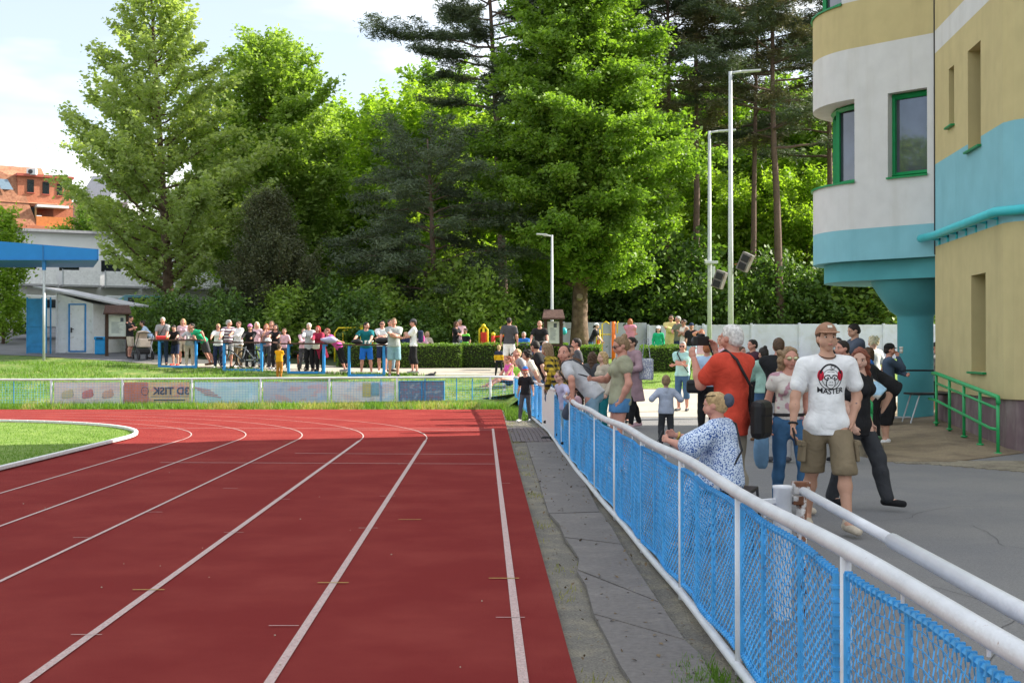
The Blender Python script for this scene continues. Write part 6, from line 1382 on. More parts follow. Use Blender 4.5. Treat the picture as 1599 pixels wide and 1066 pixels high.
    if hat:
        S = SDF(.012); hc_ = cl(hat[1]); 
        if hat[0] in ('cap', 'backcap'):
            S.cap(q(0, -.020, .048), q(0, .010, .052), .096*hk, .092*hk, .92, hR).plane(q(0, 0, .045), nrm(-hU+hF*.05)); f_ = 1 if hat[0] == 'cap' else -1
            cp = child('cap', S, hc_, hres*.8); S2 = SDF(.01); S2.cap(q(-.035, f_*.085, .050), q(.035, f_*.085, .050), .055*hk, .055*hk, .14, nrm(hU+hF*.25*f_)); bm = child('cap_brim', S2, cl(hat[2]) if len(hat) > 2 else hc_, min(hres*.6, .006)); 
            if bm and cp: bm.parent = cp
        elif hat[0] == 'helmet': S.cap(q(0, -.04, .055), q(0, .03, .058), .108*hk, .100*hk, .9, hR).plane(q(0, 0, .04), -hU); child('helmet', S, hc_, hres)
        elif hat[0] == 'sun': S.cap(q(0, -.02, .048), q(0, .01, .05), .1*hk, .096*hk).cap(q(0, -.02, .04), q(0, .0, .04), .15*hk, .15*hk, .1, hU).plane(q(0, 0, .03), -hU); child('sun_hat', S, hc_, hres*.8)
    if glasses:
        gm_ = MB(); Rm = np.stack([hR, hF, hU], 1)
        up_ = .055 if glasses == 'head' else 0
        def bx(c, dd):
            m2 = MB().box((0, 0, 0), dd); P = np.array(m2.v) @ Rm.T+c; gm_.add([tuple(p) for p in P], m2.f)
        for sg in (-1, 1):
            m2 = MB().ell((0, 0, 0), (.030*hk, .008, .021*hk), 10, 6); P = np.array(m2.v) @ Rm.T+q(sg*.033, .098-up_*.6, .004+up_*1.5); gm_.add([tuple(p) for p in P], m2.f); bx(q(sg*.071, .045-up_*.6, .010+up_*1.5), (.005, .095*hk, .007))
        bx(q(0, .103-up_*.6, .010+up_*1.5), (.02, .006, .006))
        gmat = {'mirror': mat('mirror_lens', (.45, .42, .25), .08, metal=.8), 'purple': mat('purple_lens', (.30, .10, .20), .2)}.get(glasses, mat('sunglass_lens', (.012, .011, .012), .15))
        mesh_obj('sunglasses', np.array(gm_.v)*s, gm_.f, gmat, e, True)
    J = dict(e=e, s=s, Pv=Pv*s, wR=wR*s, wL=wL*s, eR=eR*s, eL=eL*s, hc=hc*s, neck=neck*s, chest=chest*s, fwd=fwd, rt=rt, up=up, shc=shc*s, sR=sR*s, sL=sL*s, shirt=shirt, g=g, hF=hF, hR=hR, hU=hU, legs=legs, waist=waist*s)
    if extra: extra(J)
    return J
def wpt(J, p):   # local -> world
    e = J['e']; return tuple((Matrix.Translation(e.location) @ Matrix.Rotation(e.rotation_euler[2], 4, 'Z')) @ Vector(p))
def strap(J, m=None, sg=1, w_=.018, name='bag_strap'):
    """cross-body strap laid round the torso, a child of the person"""
    c = J['waist']; s = J['s']; a = J['shc']+J['rt']*sg*-.10*s; b = J['Pv']+J['rt']*sg*.17*s+J['up']*.04*s
    f = J['fwd']*(.70+.5*J['g']); pts = [a+f*.0+J['up']*.075*s, a+f*.11*s, (a+b)/2+f*.155*s, b+f*.08*s, b-f*.05*s, (a+b)/2-f*.15*s, a-f*.10*s]
    mb = MB().tube([tuple(p) for p in pts], w_*s*.6, 6, closed=True); return mb.build(name, m or M_black, J['e'], True)
def bag(J, p, dims, m, label, cat='bag', rz=0., name='shoulder_bag', handle=.0):
    e = empty(name, wpt(J, p), J['e'].rotation_euler[2]+rz, label, cat); MB().box((0, 0, 0), dims).build('bag_body', m, e, bevel=min(dims)*.42); MB().box((0, -dims[1]*.06, dims[2]*.22), (dims[0]*.96, dims[1]*.98, dims[2]*.5)).build('flap', m, e, bevel=min(dims)*.4)
    if handle: MB().tube([(-dims[0]*.3, 0, dims[2]/2), (-dims[0]*.15, 0, dims[2]/2+handle), (dims[0]*.15, 0, dims[2]/2+handle), (dims[0]*.3, 0, dims[2]/2)], .008, 5).build('strap', m, e)
    return e
def phone(J, p, label, wd=.075, ht=.15, th=.010, tilt=0., rz=0., name='mobile_phone', landscape=False):
    e = empty(name, wpt(J, p), J['e'].rotation_euler[2]+rz, label, 'phone'); e.rotation_euler = (tilt, 0, e.rotation_euler[2]); d = (ht, th, wd) if landscape else (wd, th, ht); MB().box((0, 0, 0), d).build('case', M_black, e, bevel=.003); MB().box((0, -th/2-.001, 0), (d[0]*.92, .002, d[2]*.92)).build('screen', M_glass, e); return e
# ------------------------------------------------------------------ the crowd
def AT(px, Y, dz=0.): x = XA(px, Y); return (x, Y, HZ(x, Y)+.012+dz)
def LW(at, face, p):   # world point -> person's local frame
    a = R(face); dx, dy = p[0]-at[0], p[1]-at[1]; return (dx*math.cos(a)-dy*math.sin(a), dx*math.sin(a)+dy*math.cos(a), p[2]-at[2])
def HT(top, at, hat=0.): return ZA(top, at[1])-at[2]-hat
GL = 'spectators on the path behind the blue tables'; GR = 'spectators along the near fence'; GB = 'people on the playground side behind the hedges'; GM = 'people standing about on the asphalt'
# ---- near figures
RES = .0115
a = AT(1291, 10.75)
tee = cl('white')
def print_tee(J):
    """emblem and lettering laid on the shirt front"""
    sh = J['shirt']; bpy.context.view_layer.update(); me = sh.data; s = J['s']
    from mathutils.bvhtree import BVHTree
    bvh = BVHTree.FromPolygons([v.co[:] for v in me.vertices], [p.vertices[:] for p in me.polygons])
    cx_, cz_ = float(J['chest'][0]), float(J['chest'][2]-.035)
    def proj(x, z, off):
        h = bvh.ray_cast(Vector((cx_+x, 1, cz_+z)), Vector((0, -1, 0)))
        return (cx_+x, (h[0].y if h[0] is not None else .14)+off, cz_+z)
    ink = mat('print_ink', (.015, .015, .018), .8); red = mat('print_red', (.62, .02, .05), .8); wht = mat('print_white', (.80, .80, .80), .8)
    def stroke(pts, w_, m, nm, off=.003, closed=False):
        P = [Vector(p) for p in pts]; mb = MB(); n = len(P); vs_ = []
        for i, p in enumerate(P):
            t = (P[(i+1) % n]-P[i-1]) if closed else (P[min(i+1, n-1)]-P[max(i-1, 0)]); t.normalize(); nn = Vector((-t.y, t.x))*w_/2
            vs_ += [proj(p.x+nn.x, p.y+nn.y, off), proj(p.x-nn.x, p.y-nn.y, off)]
        mb.add(vs_, [(2*i, 2*i+1, (2*i+3) % (2*n), (2*i+2) % (2*n)) for i in range(n if closed else n-1)]); return mb
    def arc(cx0, cz0, rx, rz, a0, a1, n=22): return [(cx0+rx*math.cos(a), cz0+rz*math.sin(a)) for a in np.linspace(a0, a1, n)]
    def fill(cx0, cz0, rx, rz, off, n=20, rings=3):
        vs_ = [proj(cx0, cz0, off)]; fs_ = []
        for r_ in range(1, rings+1): vs_ += [proj(cx0+rx*r_/rings*math.cos(2*math.pi*k/n), cz0+rz*r_/rings*math.sin(2*math.pi*k/n), off) for k in range(n)]
        for k in range(n): fs_.append((0, 1+k, 1+(k+1) % n))
        for r_ in range(rings-1):
            for k in range(n): fs_.append((1+r_*n+k, 1+(r_+1)*n+k, 1+(r_+1)*n+(k+1) % n, 1+r_*n+(k+1) % n))
        return MB().add(vs_, fs_)
    K = []
    # x is mirrored when seen from the front; emblem is symmetric, lettering is not
    for sg in (-1, 1): fill(sg*.083, .050, .026, .045, .002).build('headphone_print', red, sh)
    K.append((stroke(arc(0, .035, .098, .105, 0, 2*math.pi, 34)[:-1], .006, ink, '', .003, True), ink))
    K.append((stroke(arc(0, .052, .084, .088, .15, math.pi-.15), .013, ink, '', .004), ink))
    K.append((stroke(arc(0, .025, .072, .075, 0, 2*math.pi, 30)[:-1], .004, ink, '', .0035, True), ink))
    K.append((fill(0, -.015, .042, .048, .0045), ink)); K.append((fill(0, -.017, .035, .040, .0065), wht))
    for sg in (-1, 1):
        K.append((fill(sg*.031, .030, .029, .021, .0055), ink)); K.append((fill(sg*.031, .031, .021, .013, .0075), wht)); K.append((fill(sg*.028, .028, .008, .008, .009), ink)); K.append((stroke([(sg*.010, .048), (sg*.03, .052), (sg*.052, .045)], .008, ink, '', .008), ink)); K.append((stroke([(sg*.006, -.004), (sg*.013, -.012)], .005, ink, '', .009), ink))
    K.append((stroke([(-.02, -.030), (0, -.034), (.02, -.028)], .004, ink, '', .009), ink)); K.append((stroke([(-.03, .075), (0, .082), (.03, .075)], .004, ink, '', .005), ink)); K.append((stroke([(-.022, .092), (.018, .098)], .004, ink, '', .005), ink)); K.append((stroke(arc(-.02, .118, .018, .012, 0, 6.2), .005, ink, '', .005), ink))
    for m_ in (ink, wht):
        mb = MB()
        for k_, mm_ in K:
            if mm_ is m_: mb.add(k_.v, k_.f)
        o = mb.build('print', m_, sh)
    me2 = text_mesh('MASTER', .062, bold=.0012); P = [v.co.copy() for v in me2.vertices]; vs_ = []
    for p in P: x = -p.x*.98; vs_.append(proj(x, p.y-.105+(.0 if 1 else 0)-(-1)*1.5*x*x, .004))
    o = mesh_obj('lettering', vs_, [tuple(f.vertices) for f in me2.polygons], ink, sh)
J = person('tall man in white printed T-shirt, tan cap and khaki cargo shorts walking forward', a, 176, HT(505, a, .0), .93, lean=-1, feet=[(.10, -.22), (-.10, .26, .02)], R_=(.33, .10, .83), L_='pocket', head=(0, 8, 0), top=('tshirt', 'white', .019, .12), bot=('shorts', cloth('cloth_cargo', (.21, .165, .105)), .034), shoe='beige', hair=('short', 'brown'), hat=('cap', cloth('cap_tan', (.36, .20, .13))), sk='mid', res=.0105, hres=.0062, extra=print_tee, group=GM)
e = J['e']; s = J['s']
# cap label, necklace, watch, pockets
cpo = [o for o in e.children if o.name.startswith('cap')][0]; q_ = J['hc']+J['hF']*.101*s+J['hU']*.093*s; MB().box(tuple(q_), (.038, .006, .024), rx=.5).build('cap_patch', cl('cream'), cpo)
nk = [tuple(J['neck']+J['rt']*math.cos(t)*.072*s+J['fwd']*(math.sin(t)*.075+.012)*s+np.array((0, 0, -.028*max(math.sin(t), 0)-.0))) for t in np.linspace(0, 2*math.pi, 22)[:-1]]; MB().tube(nk, .0045, 5, closed=True).build('necklace', mat('dark_leather', (.05, .025, .015), .7), e)
def wrist_band(J, w_, el, m, nm='wristwatch', r=.033): d = nrm(w_-el); c = w_-d*.02; u = nrm(np.cross(d, (0, 1, .1))); v = np.cross(d, u); MB().tube([tuple(c+(u*math.cos(t)+v*math.sin(t))*r) for t in np.linspace(0, 2*math.pi, 13)[:-1]], .010, 6, closed=True).build(nm, m, J['e'], True)
wrist_band(J, J['wR'], J['eR'], M_black)
for sg, lg in zip((1, -1), J['legs']): p = (lg[0]+(lg[1]-lg[0])*.62)*s; o = MB().box((p[0]+sg*.105, p[1]+.01, p[2]), (.035, .15, .17), ry=-sg*.08).box((p[0]+sg*.112, p[1]+.01, p[2]+.07), (.035, .16, .05), ry=-sg*.08).build('cargo_pocket', cloth('cloth_cargo', (.21, .165, .105)), e, bevel=.012)
phone(J, J['wR']+nrm(J['wR']-J['eR'])*.09*s+np.array((-.012, .03, 0)), 'black mobile phone held low by the man in the white printed T-shirt', tilt=.2, rz=1.2)
M_ink = mat('tattoo_ink', (.10, .09, .10), .8); 
for w_, el in ((J['wR'], J['eR']), (J['wL'], J['eL'])):
    c = el+(w_-el)*.38+np.array((0, .037, 0)); o = MB().ell(tuple(c), (.018, .006, .034), 8, 6).build('tattoo', M_ink, e, True)
a = AT(1232, 12.1)
J = person('woman with wavy brown hair, mirrored sunglasses, pale print top and blue jeans', a, 172, HT(537, a)-.02, .95, 'f', feet=[(.08, -.10), (-.10, .16)], R_='hang', L_='hang', head=(0, 0, 0), top=('cap', cloth('cloth_rose_print', (.66, .62, .57), 'camo', (.45, .26, .30), 8.), .016, -.04), bot=('trousers', cloth('jeans_bright', (.05, .13, .25)), .006), shoe='beige', hair=('wild', 'dirty'), glasses='mirror', sk='red', res=.012, hres=.0068, group=GM)
p = J['Pv']; s = J['s']; MB().tube([tuple(p+J['rt']*math.cos(t)*.158*s+J['fwd']*math.sin(t)*.112*s+np.array((0, 0, .085))) for t in np.linspace(0, 2*math.pi, 22)[:-1]], .016, 6, closed=True).build('belt', M_black, J['e'], True)
ej = blob('denim_jacket', wpt(J, J['Pv']+np.array((.27, .02, -.42))), (.085, .10, .24), cloth('denim_light', (.14, .26, .40)), 'light blue denim jacket hanging beside the legs of the woman in jeans', 'jacket', 12, .25)
# dark haired walker behind him
a = AT(1340, 12.3)
J = person('long brown haired walker in black top and black trousers behind the white T-shirt man', a, 128, HT(538, a)-.02, .95, 'f', lean=2, feet=[(.08, -.22), (-.07, .30)], R_='hang', L_='hang', head=(70, -10, 0), top=('tshirt', 'black', .026, .14), bot=('trousers', cloth('washed_black', (.040, .042, .047)), .030), shoe='black', hair=('long', 'auburn'), sk='fair', res=.012, group=GM)
# man in red with camera
a = AT(1140, 11.3)
J = person('white haired man in an orange red polo holding a camera up to his eye', a, 322, HT(503, a)-.01, 1.22, 'm', lean=-3, feet=[(.12, -.02), (-.13, .06)], R_=None, L_=None, head=(4, 0, 0), top=('tshirt', cloth('polo_red', (.62, .07, .04)), .024, .16), bot=('trousers', cloth('trousers_taupe', (.30, .27, .22)), .02), shoe='brown', hair=('short', 'white'), sk='red', res=.012, hres=.0068, group=GM) if False else None
def two_pass(label, a, face, tR, tL, **k): return person(label, a, face, R_=tR, L_=tL, **k)
hd_ = (0, .0, 1.66)
J = person('white haired man in an orange red polo holding a camera up to his eye', a, 318, HT(503, a)-.01, 1.10, 'm', lean=-3, feet=[(.12, -.02), (-.13, .06)], R_=(.11, .25, 1.50), L_=(-.17, .27, 1.44), head=(0, 2, 0), armpole=(0, .3, -1), top=('tshirt', cloth('polo_red', (.62, .07, .04)), .024, .16), bot=('trousers', cloth('trousers_taupe', (.30, .27, .22)), .02), shoe='brown', hair=('short', 'white'), sk='red', res=.012, hres=.0068, group=GM)
strap(J, M_black, 1, .022)
ce = empty('photo_camera', wpt(J, (-.02, .31, 1.60)), J['e'].rotation_euler[2], 'black camera held up by the man in the orange red polo', 'camera')
MB().box((0, 0, 0), (.17, .06, .085)).box((0, 0, .05), (.06, .05, .03)).build('camera_body', M_black, ce, bevel=.012); MB().tube([(0, .02, -.005), (0, .09, -.005)], .036, 18).build('lens', M_dark, ce, True); MB().tube([(.08, 0, .02), (.11, -.03, -.1), (.09, -.1, -.2)], .008, 5).build('neck_strap', M_black, ce, True)
bag(J, J['Pv']+np.array((.13, -.24, -.02)), (.30, .13, .34), M_black, 'black camera bag hanging from the shoulder of the man in the orange red polo', rz=.3)
# seated woman in the blue floral dress
a = (1.64, 9.8, .13); ch = empty('folding_stool', a, R(70), 'dark folding stool under the woman in the blue floral dress', 'stool')
MB().box((0, 0, .46), (.44, .42, .03)).build('seat', M_black, ch, bevel=.01)
for sx in (-1, 1):
    for sy in (-1, 1): MB().tube([(sx*.20, sy*.2, .46), (sx*.21, sy*.24, .0)], .012, 6).build('leg', M_dark, ch)
M_floral = cloth('blue_floral', (.03, .10, .34), 'floral', (.60, .68, .80), 85.)
J = person('blonde woman in a blue and white floral dress sitting by the near fence', a, 298, 1.48, 1.20, 'f', lean=3, seat=.53, stoop=8, feet=[(.13, .30), (-.13, .30)], R_=(.05, .43, .86), L_=(-.13, .42, .83), head=(-4, -6, 0), top=('puff', M_floral, .03, .05), bot=('dress', M_floral, .95), shoe='beige', hair=('up', 'blond'), glasses='head', sk='red', res=.0125, hres=.0068, group=GR)
strap(J, M_black, -1, .016); wrist_band(J, J['wR'], J['eR'], mat('gold', (.6, .42, .12), .3, metal=.8), 'bracelet', .029); 
MB().ell(tuple(J['hc']+J['hF']*-.11+J['hU']*.03), (.05, .045, .055), 10, 7).build('hair_scrunchie', cl('slate'), J['e'], True)
pe = empty('lollipop', wpt(J, J['wR']+np.array((-.03, .10, .01))), 0, 'small red and white stick held by the woman in the floral dress', 'stick'); MB().tube([(0, 0, .03), (-.06, 0, -.11)], .004, 5).build('stick', M_dark, pe); MB().ell((-.05, 0, -.09), (.012, .012, .014)).build('red_tip', cl('red'), pe, True)
# khaki shirt woman at the fence
a = AT(968, 16.0)
J = person('pregnant looking woman in a sage shirt and denim shorts with dark sunglasses', a, 250, HT(520, a)-.02, 1.12, 'f', lean=-4, feet=[(.1, .0), (-.1, .05)], R_='belly', L_='pocket', head=(-4, -14, 0), top=('cap', cloth('sage_shirt', (.29, .29, .20)), .03, .17), bot=('hotpants', cloth('denim_shorts', (.08, .22, .42)), .02), shoe='white', hair=('bun', 'dirty'), glasses='dark', sk='red', res=.013, hres=.008, group=GR) if False else None
def belly(J): pass
def put(label, px, Y, top_px, face, hat_h=0., hs=1.0, dz=0., **k):
    a = AT(px, Y, dz); H = k.pop('H', None) or (HT(top_px, a)-hat_h)/hs
    return person(label, a, face, H, **k)
J = put('woman in a sage green shirt and denim shorts with dark sunglasses holding a phone', 968, 16.0, 521, 262, .02, girth=1.12, sex='f', lean=-4, R_=(.06, .34, 1.16), L_='pocket', head=(-4, -12, 0), top=('cap', cloth('sage_shirt', (.33, .33, .23)), .026, .07), bot=('hotpants', cloth('denim_shorts', (.08, .22, .42)), .02), shoe='white', hair=('bun', 'dirty'), glasses='dark', sk='red', res=.013, hres=.008, group=GR)
phone(J, J['wR']+np.array((0, .10, .04)), 'dark phone held flat by the woman in the sage green shirt', tilt=-1.3, rz=.2)
# grey T-shirt man leaning on the rail
a = AT(925, 18.9); rl = lambda y: (fx(y)+.0, y, .985)
J = person('man with receding dark hair in a grey T-shirt leaning on the near rail', a, 283, 1.82, 1.12, lean=44, drop=.05, feet=[(.16, -.06), (-.14, -.22)], R_=LW(a, 283, rl(19.0)), L_=LW(a, 283, rl(18.55)), head=(-78, 8, 0), top=('tshirt', 'ltgrey', .024, .12), bot=('trousers', 'ltjeans', .02), shoe='dkgrey', hair=('balding', 'dark'), sk='red', res=.013, hres=.008, group=GR); strap(J, M_dark, 1, .02)
J = put('toddler boy in grey hooded jacket and dark jeans facing away on the asphalt', 1040, 20.4, 590, 4, H=None, feet=[(.08, 0), (-.08, .03)], R_=(.17, .12, .80), L_=(-.21, .10, .76), head=(0, 5, 0), top=('hoodie', cloth('jacket_bluegrey', (.38, .42, .52)), .032, .10), bot=('trousers', cloth('washed_black', (.04, .042, .047)), .02), shoe='black', hair=('short', 'dirty'), sk='fair', res=.013, hres=.009, girth=1.1, group=GM)
J = put('woman in a mauve coat with sunglasses carrying a patterned tote bag and a baby', 988, 25.2, 525, 232, sex='f', lean=2, feet=[(.06, -.2), (-.08, .16)], R_='belly', L_=(-.14, .30, 1.12), head=(0, 0, 0), top=('coat', 'mauve', .022), bot=('leggings', 'black', .006), shoe='ltpink', hair=('up', 'dark'), glasses='dark', sk='mid', res=.015, hres=.009, group=GM)
te = bag(J, J['Pv']+np.array((-.36, -.02, .20)), (.36, .08, .42), cloth('tote_print', (.62, .63, .62), 'floral', (.30, .32, .42), 30.), 'pale patterned tote bag on the shoulder of the woman in the mauve coat', name='tote_bag', handle=.38)
bcl = J; p = J['chest']+J['fwd']*.24+J['rt']*.04
b_at = wpt(J, p-np.array((0, 0, .46)))
person('baby in turquoise with a blue cap held by the woman in the mauve coat', b_at, 200, .74, 1.15, feet=[(.06, .14, .02), (-.06, .14, .02)], R_='hang', L_='hang', seat=.28, top=('long', 'turq', .02), bot=('trousers', 'turq', .015), shoe=None, hair=('short', 'brown'), hat=('cap', cl('blue'), cl('pink')), sk='fair', res=.014, hres=.010, group=GM)
J = put('woman with short dark hair and sunglasses behind the sage shirt woman', 971, 27, 540, 200, sex='f', head=(0, -5, 0), top=('tshirt', 'black'), bot=('trousers', 'black'), hair=('short', 'dark'), glasses='dark', sk='red', res=.018, group=GR)
put('woman with pale hood standing half hidden behind the grey T-shirt man', 942, 22, 548, 250, sex='f', top=('hoodie', 'beige'), bot=('trousers', 'teal'), hair=('long', 'blond'), sk='fair', res=.018, group=GR)
put('small girl with dark hair and pink shirt peering through the fence', 903, 19.6, 613, 280, H=.98, top=('tshirt', 'ltpink'), bot=('trousers', 'teal'), hair=('long', 'dark'), sk='fair', res=.016, feet=[(.06, 0), (-.06, 0)], group=GR)
a = AT(883, 20.6); J = person('child with purple sunglasses resting both arms on the near rail', a, 240, 1.17, 1.0, lean=14, feet=[(.07, -.08), (-.07, -.1)], R_=LW(a, 240, (fx(20.4)+.02, 20.4, .96)), L_=LW(a, 240, (fx(20.1)+.02, 20.0, .96)), head=(10, 4, 0), top=('long', 'lilac', .02), bot=('trousers', 'ltjeans'), hair=('up', 'dirty'), glasses='purple', sk='fair', res=.014, hres=.009, group=GR)
# plaid shirt
a = AT(876, 22.6); J = person('woman in a yellow and black plaid shirt leaning over the rail with a phone', a, 285, 1.72, 1.0, 'f', lean=24, feet=[(.08, -.05), (-.1, -.2)], R_=LW(a, 285, (fx(23)-.18, 23.0, .93)), L_=LW(a, 285, (fx(22)-.02, 22.2, .95)), head=(16, -12, 0), top=('long', cloth('plaid', (.55, .38, .035), 'plaid', (.02, .022, .02), 11.), .026, .14), bot=('trousers', 'black'), hair=('bob', 'dirty'), sk='mid', res=.016, hres=.010, group=GR)
phone(J, J['wR']+nrm(J['wR']-J['eR'])*.1, 'black phone held out over the fence by the plaid shirt woman', landscape=True)
put('person in a dark brown jacket with a red strap behind the plaid shirt woman', 889, 23.8, 538, 150, top=('long', 'brown'), bot=('trousers', 'dkgrey'), hair=('short', 'dark'), sk='mid', res=.018, group=GR)
put('sunlit dark haired man looking left behind the person with the red strap', 901, 29, 527, 265, top=('tshirt', 'dkgrey'), bot=('trousers', 'jeans'), hair=('short', 'dark'), sk='red', res=.02, group=GR)
a = AT(857, 26.6); J = person('man in a black T-shirt bending over the rail next to the white board', a, 275, 1.80, 1.05, lean=26, feet=[(.1, -.05), (-.12, -.2)], R_=LW(a, 275, (fx(26.8)+.0, 26.9, .95)), L_=LW(a, 275, (fx(26.0)+.0, 26.0, .95)), head=(40, -20, 0), top=('tshirt', 'black', .022), bot=('trousers', 'jeans'), hair=('short', 'dark'), sk='mid', res=.018, group=GR); wrist_band(J, J['wL'], J['eL'], M_black)
a = AT(848, 29.2); person('curly dark haired person crouching low over the rail', a, 268, 1.66, 1.0, lean=40, feet=[(.1, -.05), (-.12, -.2)], R_=LW(a, 268, (fx(29.3), 29.3, .93)), L_=LW(a, 268, (fx(28.8), 28.8, .93)), head=(0, -8, 0), top=('tshirt', 'cream'), bot=('shorts', 'jeans'), hair=('curly', 'dark'), sk='mid', res=.02, group=GR)
a = AT(833, 31.6); person('fair haired man in a grey sweater leaning on his forearms at the fence', a, 262, 1.74, 1.08, lean=46, feet=[(.14, -.1), (-.14, -.25)], R_=LW(a, 262, (fx(31.6)-.1, 31.6, .96)), L_=LW(a, 262, (fx(31.1)-.1, 31.1, .96)), head=(-30, 22, 0), top=('long', 'grey', .02), bot=('trousers', 'jeans'), hair=('short', 'blond'), sk='red', res=.018, group=GR)
a = AT(846, 33.2); person('child in a light top between the grey sweater man and the black T-shirt man', a, 258, 1.2, 1.0, head=(0, 0, 0), top=('tshirt', 'white'), bot=('shorts', 'navy'), hair=('short', 'blond'), sk='fair', res=.02, group=GR)
put('elderly bald person with white collar behind the leaning men', 852, 35.5, 532, 230, top=('tshirt', 'white'), bot=('trousers', 'beige'), hair=('balding', 'white'), sk='fair', res=.022, group=GR)
put('long dark haired person seen from behind next to the sage shirt woman', 925, 24.5, 548, 20, sex='f', top=('tshirt', 'dkgrey'), bot=('trousers', 'navy'), hair=('long', 'brown'), sk='fair', res=.02, group=GR)
# boy on the track side
x, y, _ = G(820, 655, -.03); a = (x, 30.6, -.03)
J = person('boy in a black shirt and blue and red cap standing on the track side', a, 200, HT(575, a)+.01, .92, feet=[(.10, .14), (-.07, -.10)], R_='hang', L_=(-.26, .16, .66), head=(-15, 0, 0), top=('tshirt', 'black', .018), bot=('trousers', 'dkgrey', .012), shoe='white', hair=('short', 'dark'), hat=('cap', cl('blue'), cl('red')), sk='tan', res=.015, hres=.010)
# sitting people outside the fence corner
a = AT(795, 40.4); a = (a[0], a[1], HZ(a[0], a[1])); J = person('woman in pink with sunglasses sitting on the grass with legs stretched out', a, 235, 1.66, 1.05, 'f', seat=.22, feet=[(.12, .80, .02), (-.1, .78, .02)], R_='knee', L_='knee', head=(20, 0, 0), top=('tank', 'pink'), bot=('shorts', 'navy'), shoe=None, hair=('short', 'auburn'), glasses='dark', sk='red', res=.02)
a = AT(806, 40.9); J = person('fair haired child sitting on the grass beside the woman in pink', a, 180, 1.2, 1.0, seat=.2, feet=[(.1, .42, .02), (-.1, .42, .02)], R_='knee', L_='knee', top=('tshirt', 'neon'), bot=('shorts', 'navy'), hair=('short', 'blond'), sk='fair', res=.02)
put('toddler in a dark, white and mustard top standing by the sitting family', 779, 42.9, 541, 10, H=None, girth=1.1, top=('long', cloth('block_top', (.03, .035, .07), 'stripe', (.70, .40, .02), 2.9)), bot=('trousers', 'black'), hair=('short', 'blond'), sk='fair', res=.02)
# upright people on the asphalt further back
put('man in a mint T-shirt and sunglasses with a black strap across his chest', 1066, 32.4, 532, 205, girth=1.05, R_='belly', L_='belly', head=(-10, -6, 0), top=('tshirt', 'ltmint', .022), bot=('capri', 'jeans', .02), shoe='dkgrey', hair=('short', 'grey'), glasses='dark', sk='red', res=.017, hres=.011, group=GM, extra=lambda J: strap(J, M_black, -1, .024))
J = put('person in a pale blue top and black trousers mostly hidden behind the red polo man', 1104, 24.5, 535, 20, R_='belly', L_='belly', top=('tshirt', 'ltblue'), bot=('trousers', 'black', .03), shoe='black', hair=('short', 'ginger'), sk='red', res=.018, group=GM)
bag(J, J['Pv']+np.array((-.20, -.22, -.05)), (.30, .14, .26), M_black, 'black shoulder bag of the person in the pale blue top', rz=.1, handle=.3)
put('woman with light hair beside the raised camera of the red polo man', 1128, 29, 522, 240, sex='f', top=('tshirt', 'ltpink'), bot=('shorts', 'beige'), hair=('bob', 'ginger'), sk='red', res=.022, group=GM)
put('person with brown hair glimpsed behind the neck of the red polo man', 1157, 26, 540, 140, top=('tshirt', 'beige'), bot=('trousers', 'brown'), hair=('short', 'brown'), sk='red', res=.022, group=GM)
put('dark haired person in a dark maroon sweater looking left', 1176, 26.5, 529, 250, R_='belly', L_='belly', top=('long', 'dpurple', .022), bot=('trousers', 'black', .02), hair=('short', 'dark'), sk='red', res=.017, group=GM)
put('girl with a bun in a mint hoodie and jeans seen from behind', 1193, 21.5, 541, 330, sex='f', R_='belly', L_='belly', head=(10, -5, 0), top=('hoodie', 'mint', .034, .04), bot=('trousers', 'jeans', .01), shoe='brown', hair=('bun', 'dark'), sk='red', res=.015, hres=.009, group=GM)
put('man in a black T-shirt seen from behind next to the woman in jeans', 1216, 17.5, 526, 12, girth=1.08, L_='belly', top=('tshirt', 'black', .026, .1), bot=('trousers', 'grey', .02), shoe='dkgrey', hair=('crop', 'brown'), sk='red', res=.014, hres=.009, group=GM)
put('tall bearded man in a slate T-shirt looking down to the left', 1336, 25.5, 504, 262, girth=1.1, L_='belly', R_='belly', head=(0, -16, 0), top=('tshirt', 'slate', .024), bot=('trousers', 'navy'), hair=('short', 'dark'), sk='mid', res=.016, hres=.010, group=GM)
put('dark haired man just right of the capped man', 1316, 17.5, 530, 245, top=('tshirt', 'dkgrey'), bot=('trousers', 'black'), hair=('short', 'dark'), sk='red', res=.018, group=GM)
put('dark haired head further back right of the capped man', 1309, 27, 526, 200, top=('tshirt', 'black'), bot=('trousers', 'black'), hair=('short', 'dark'), sk='mid', res=.024, group=GM)
put('woman with white blonde curly hair by the turquoise column', 1364, 27, 524, 330, sex='f', top=('tshirt', 'white'), bot=('trousers', 'beige'), hair=('curly', 'platinum'), sk='fair', res=.02, group=GM)
put('grey haired woman in blue beside the blonde curls', 1357, 24, 541, 280, sex='f', top=('tshirt', 'blue'), bot=('trousers', 'black'), hair=('bob', 'brown'), sk='mid', res=.02, group=GM)
J = put('person in a dark cap drinking from a cup by the column', 1388, 23.5, 536, 95, R_='face', L_='belly', top=('long', cloth('denim_dark', (.06, .09, .14))), bot=('trousers', 'black'), hair=('short', 'dark'), hat=('cap', cl('black')), sk='red', res=.017, group=GM)
cup(wpt(J, J['wR']+np.array((0, .06, .06))), 'pale cup raised to the mouth by the person in the dark cap', False)
a = AT(1385, 20.8); a = (a[0], a[1], .16); J = person('person in a long black jacket bending over to the left by the green handrail', a, 262, 1.74, 1.16, lean=58, feet=[(.10, .02), (-.12, .10)], R_='hang', L_='hang', head=(0, -10, 0), top=('long', 'black', .05, .16), bot=('capri', 'black', .035), shoe='white', hair=('short', 'dark'), sk='mid', res=.016, group=GM)
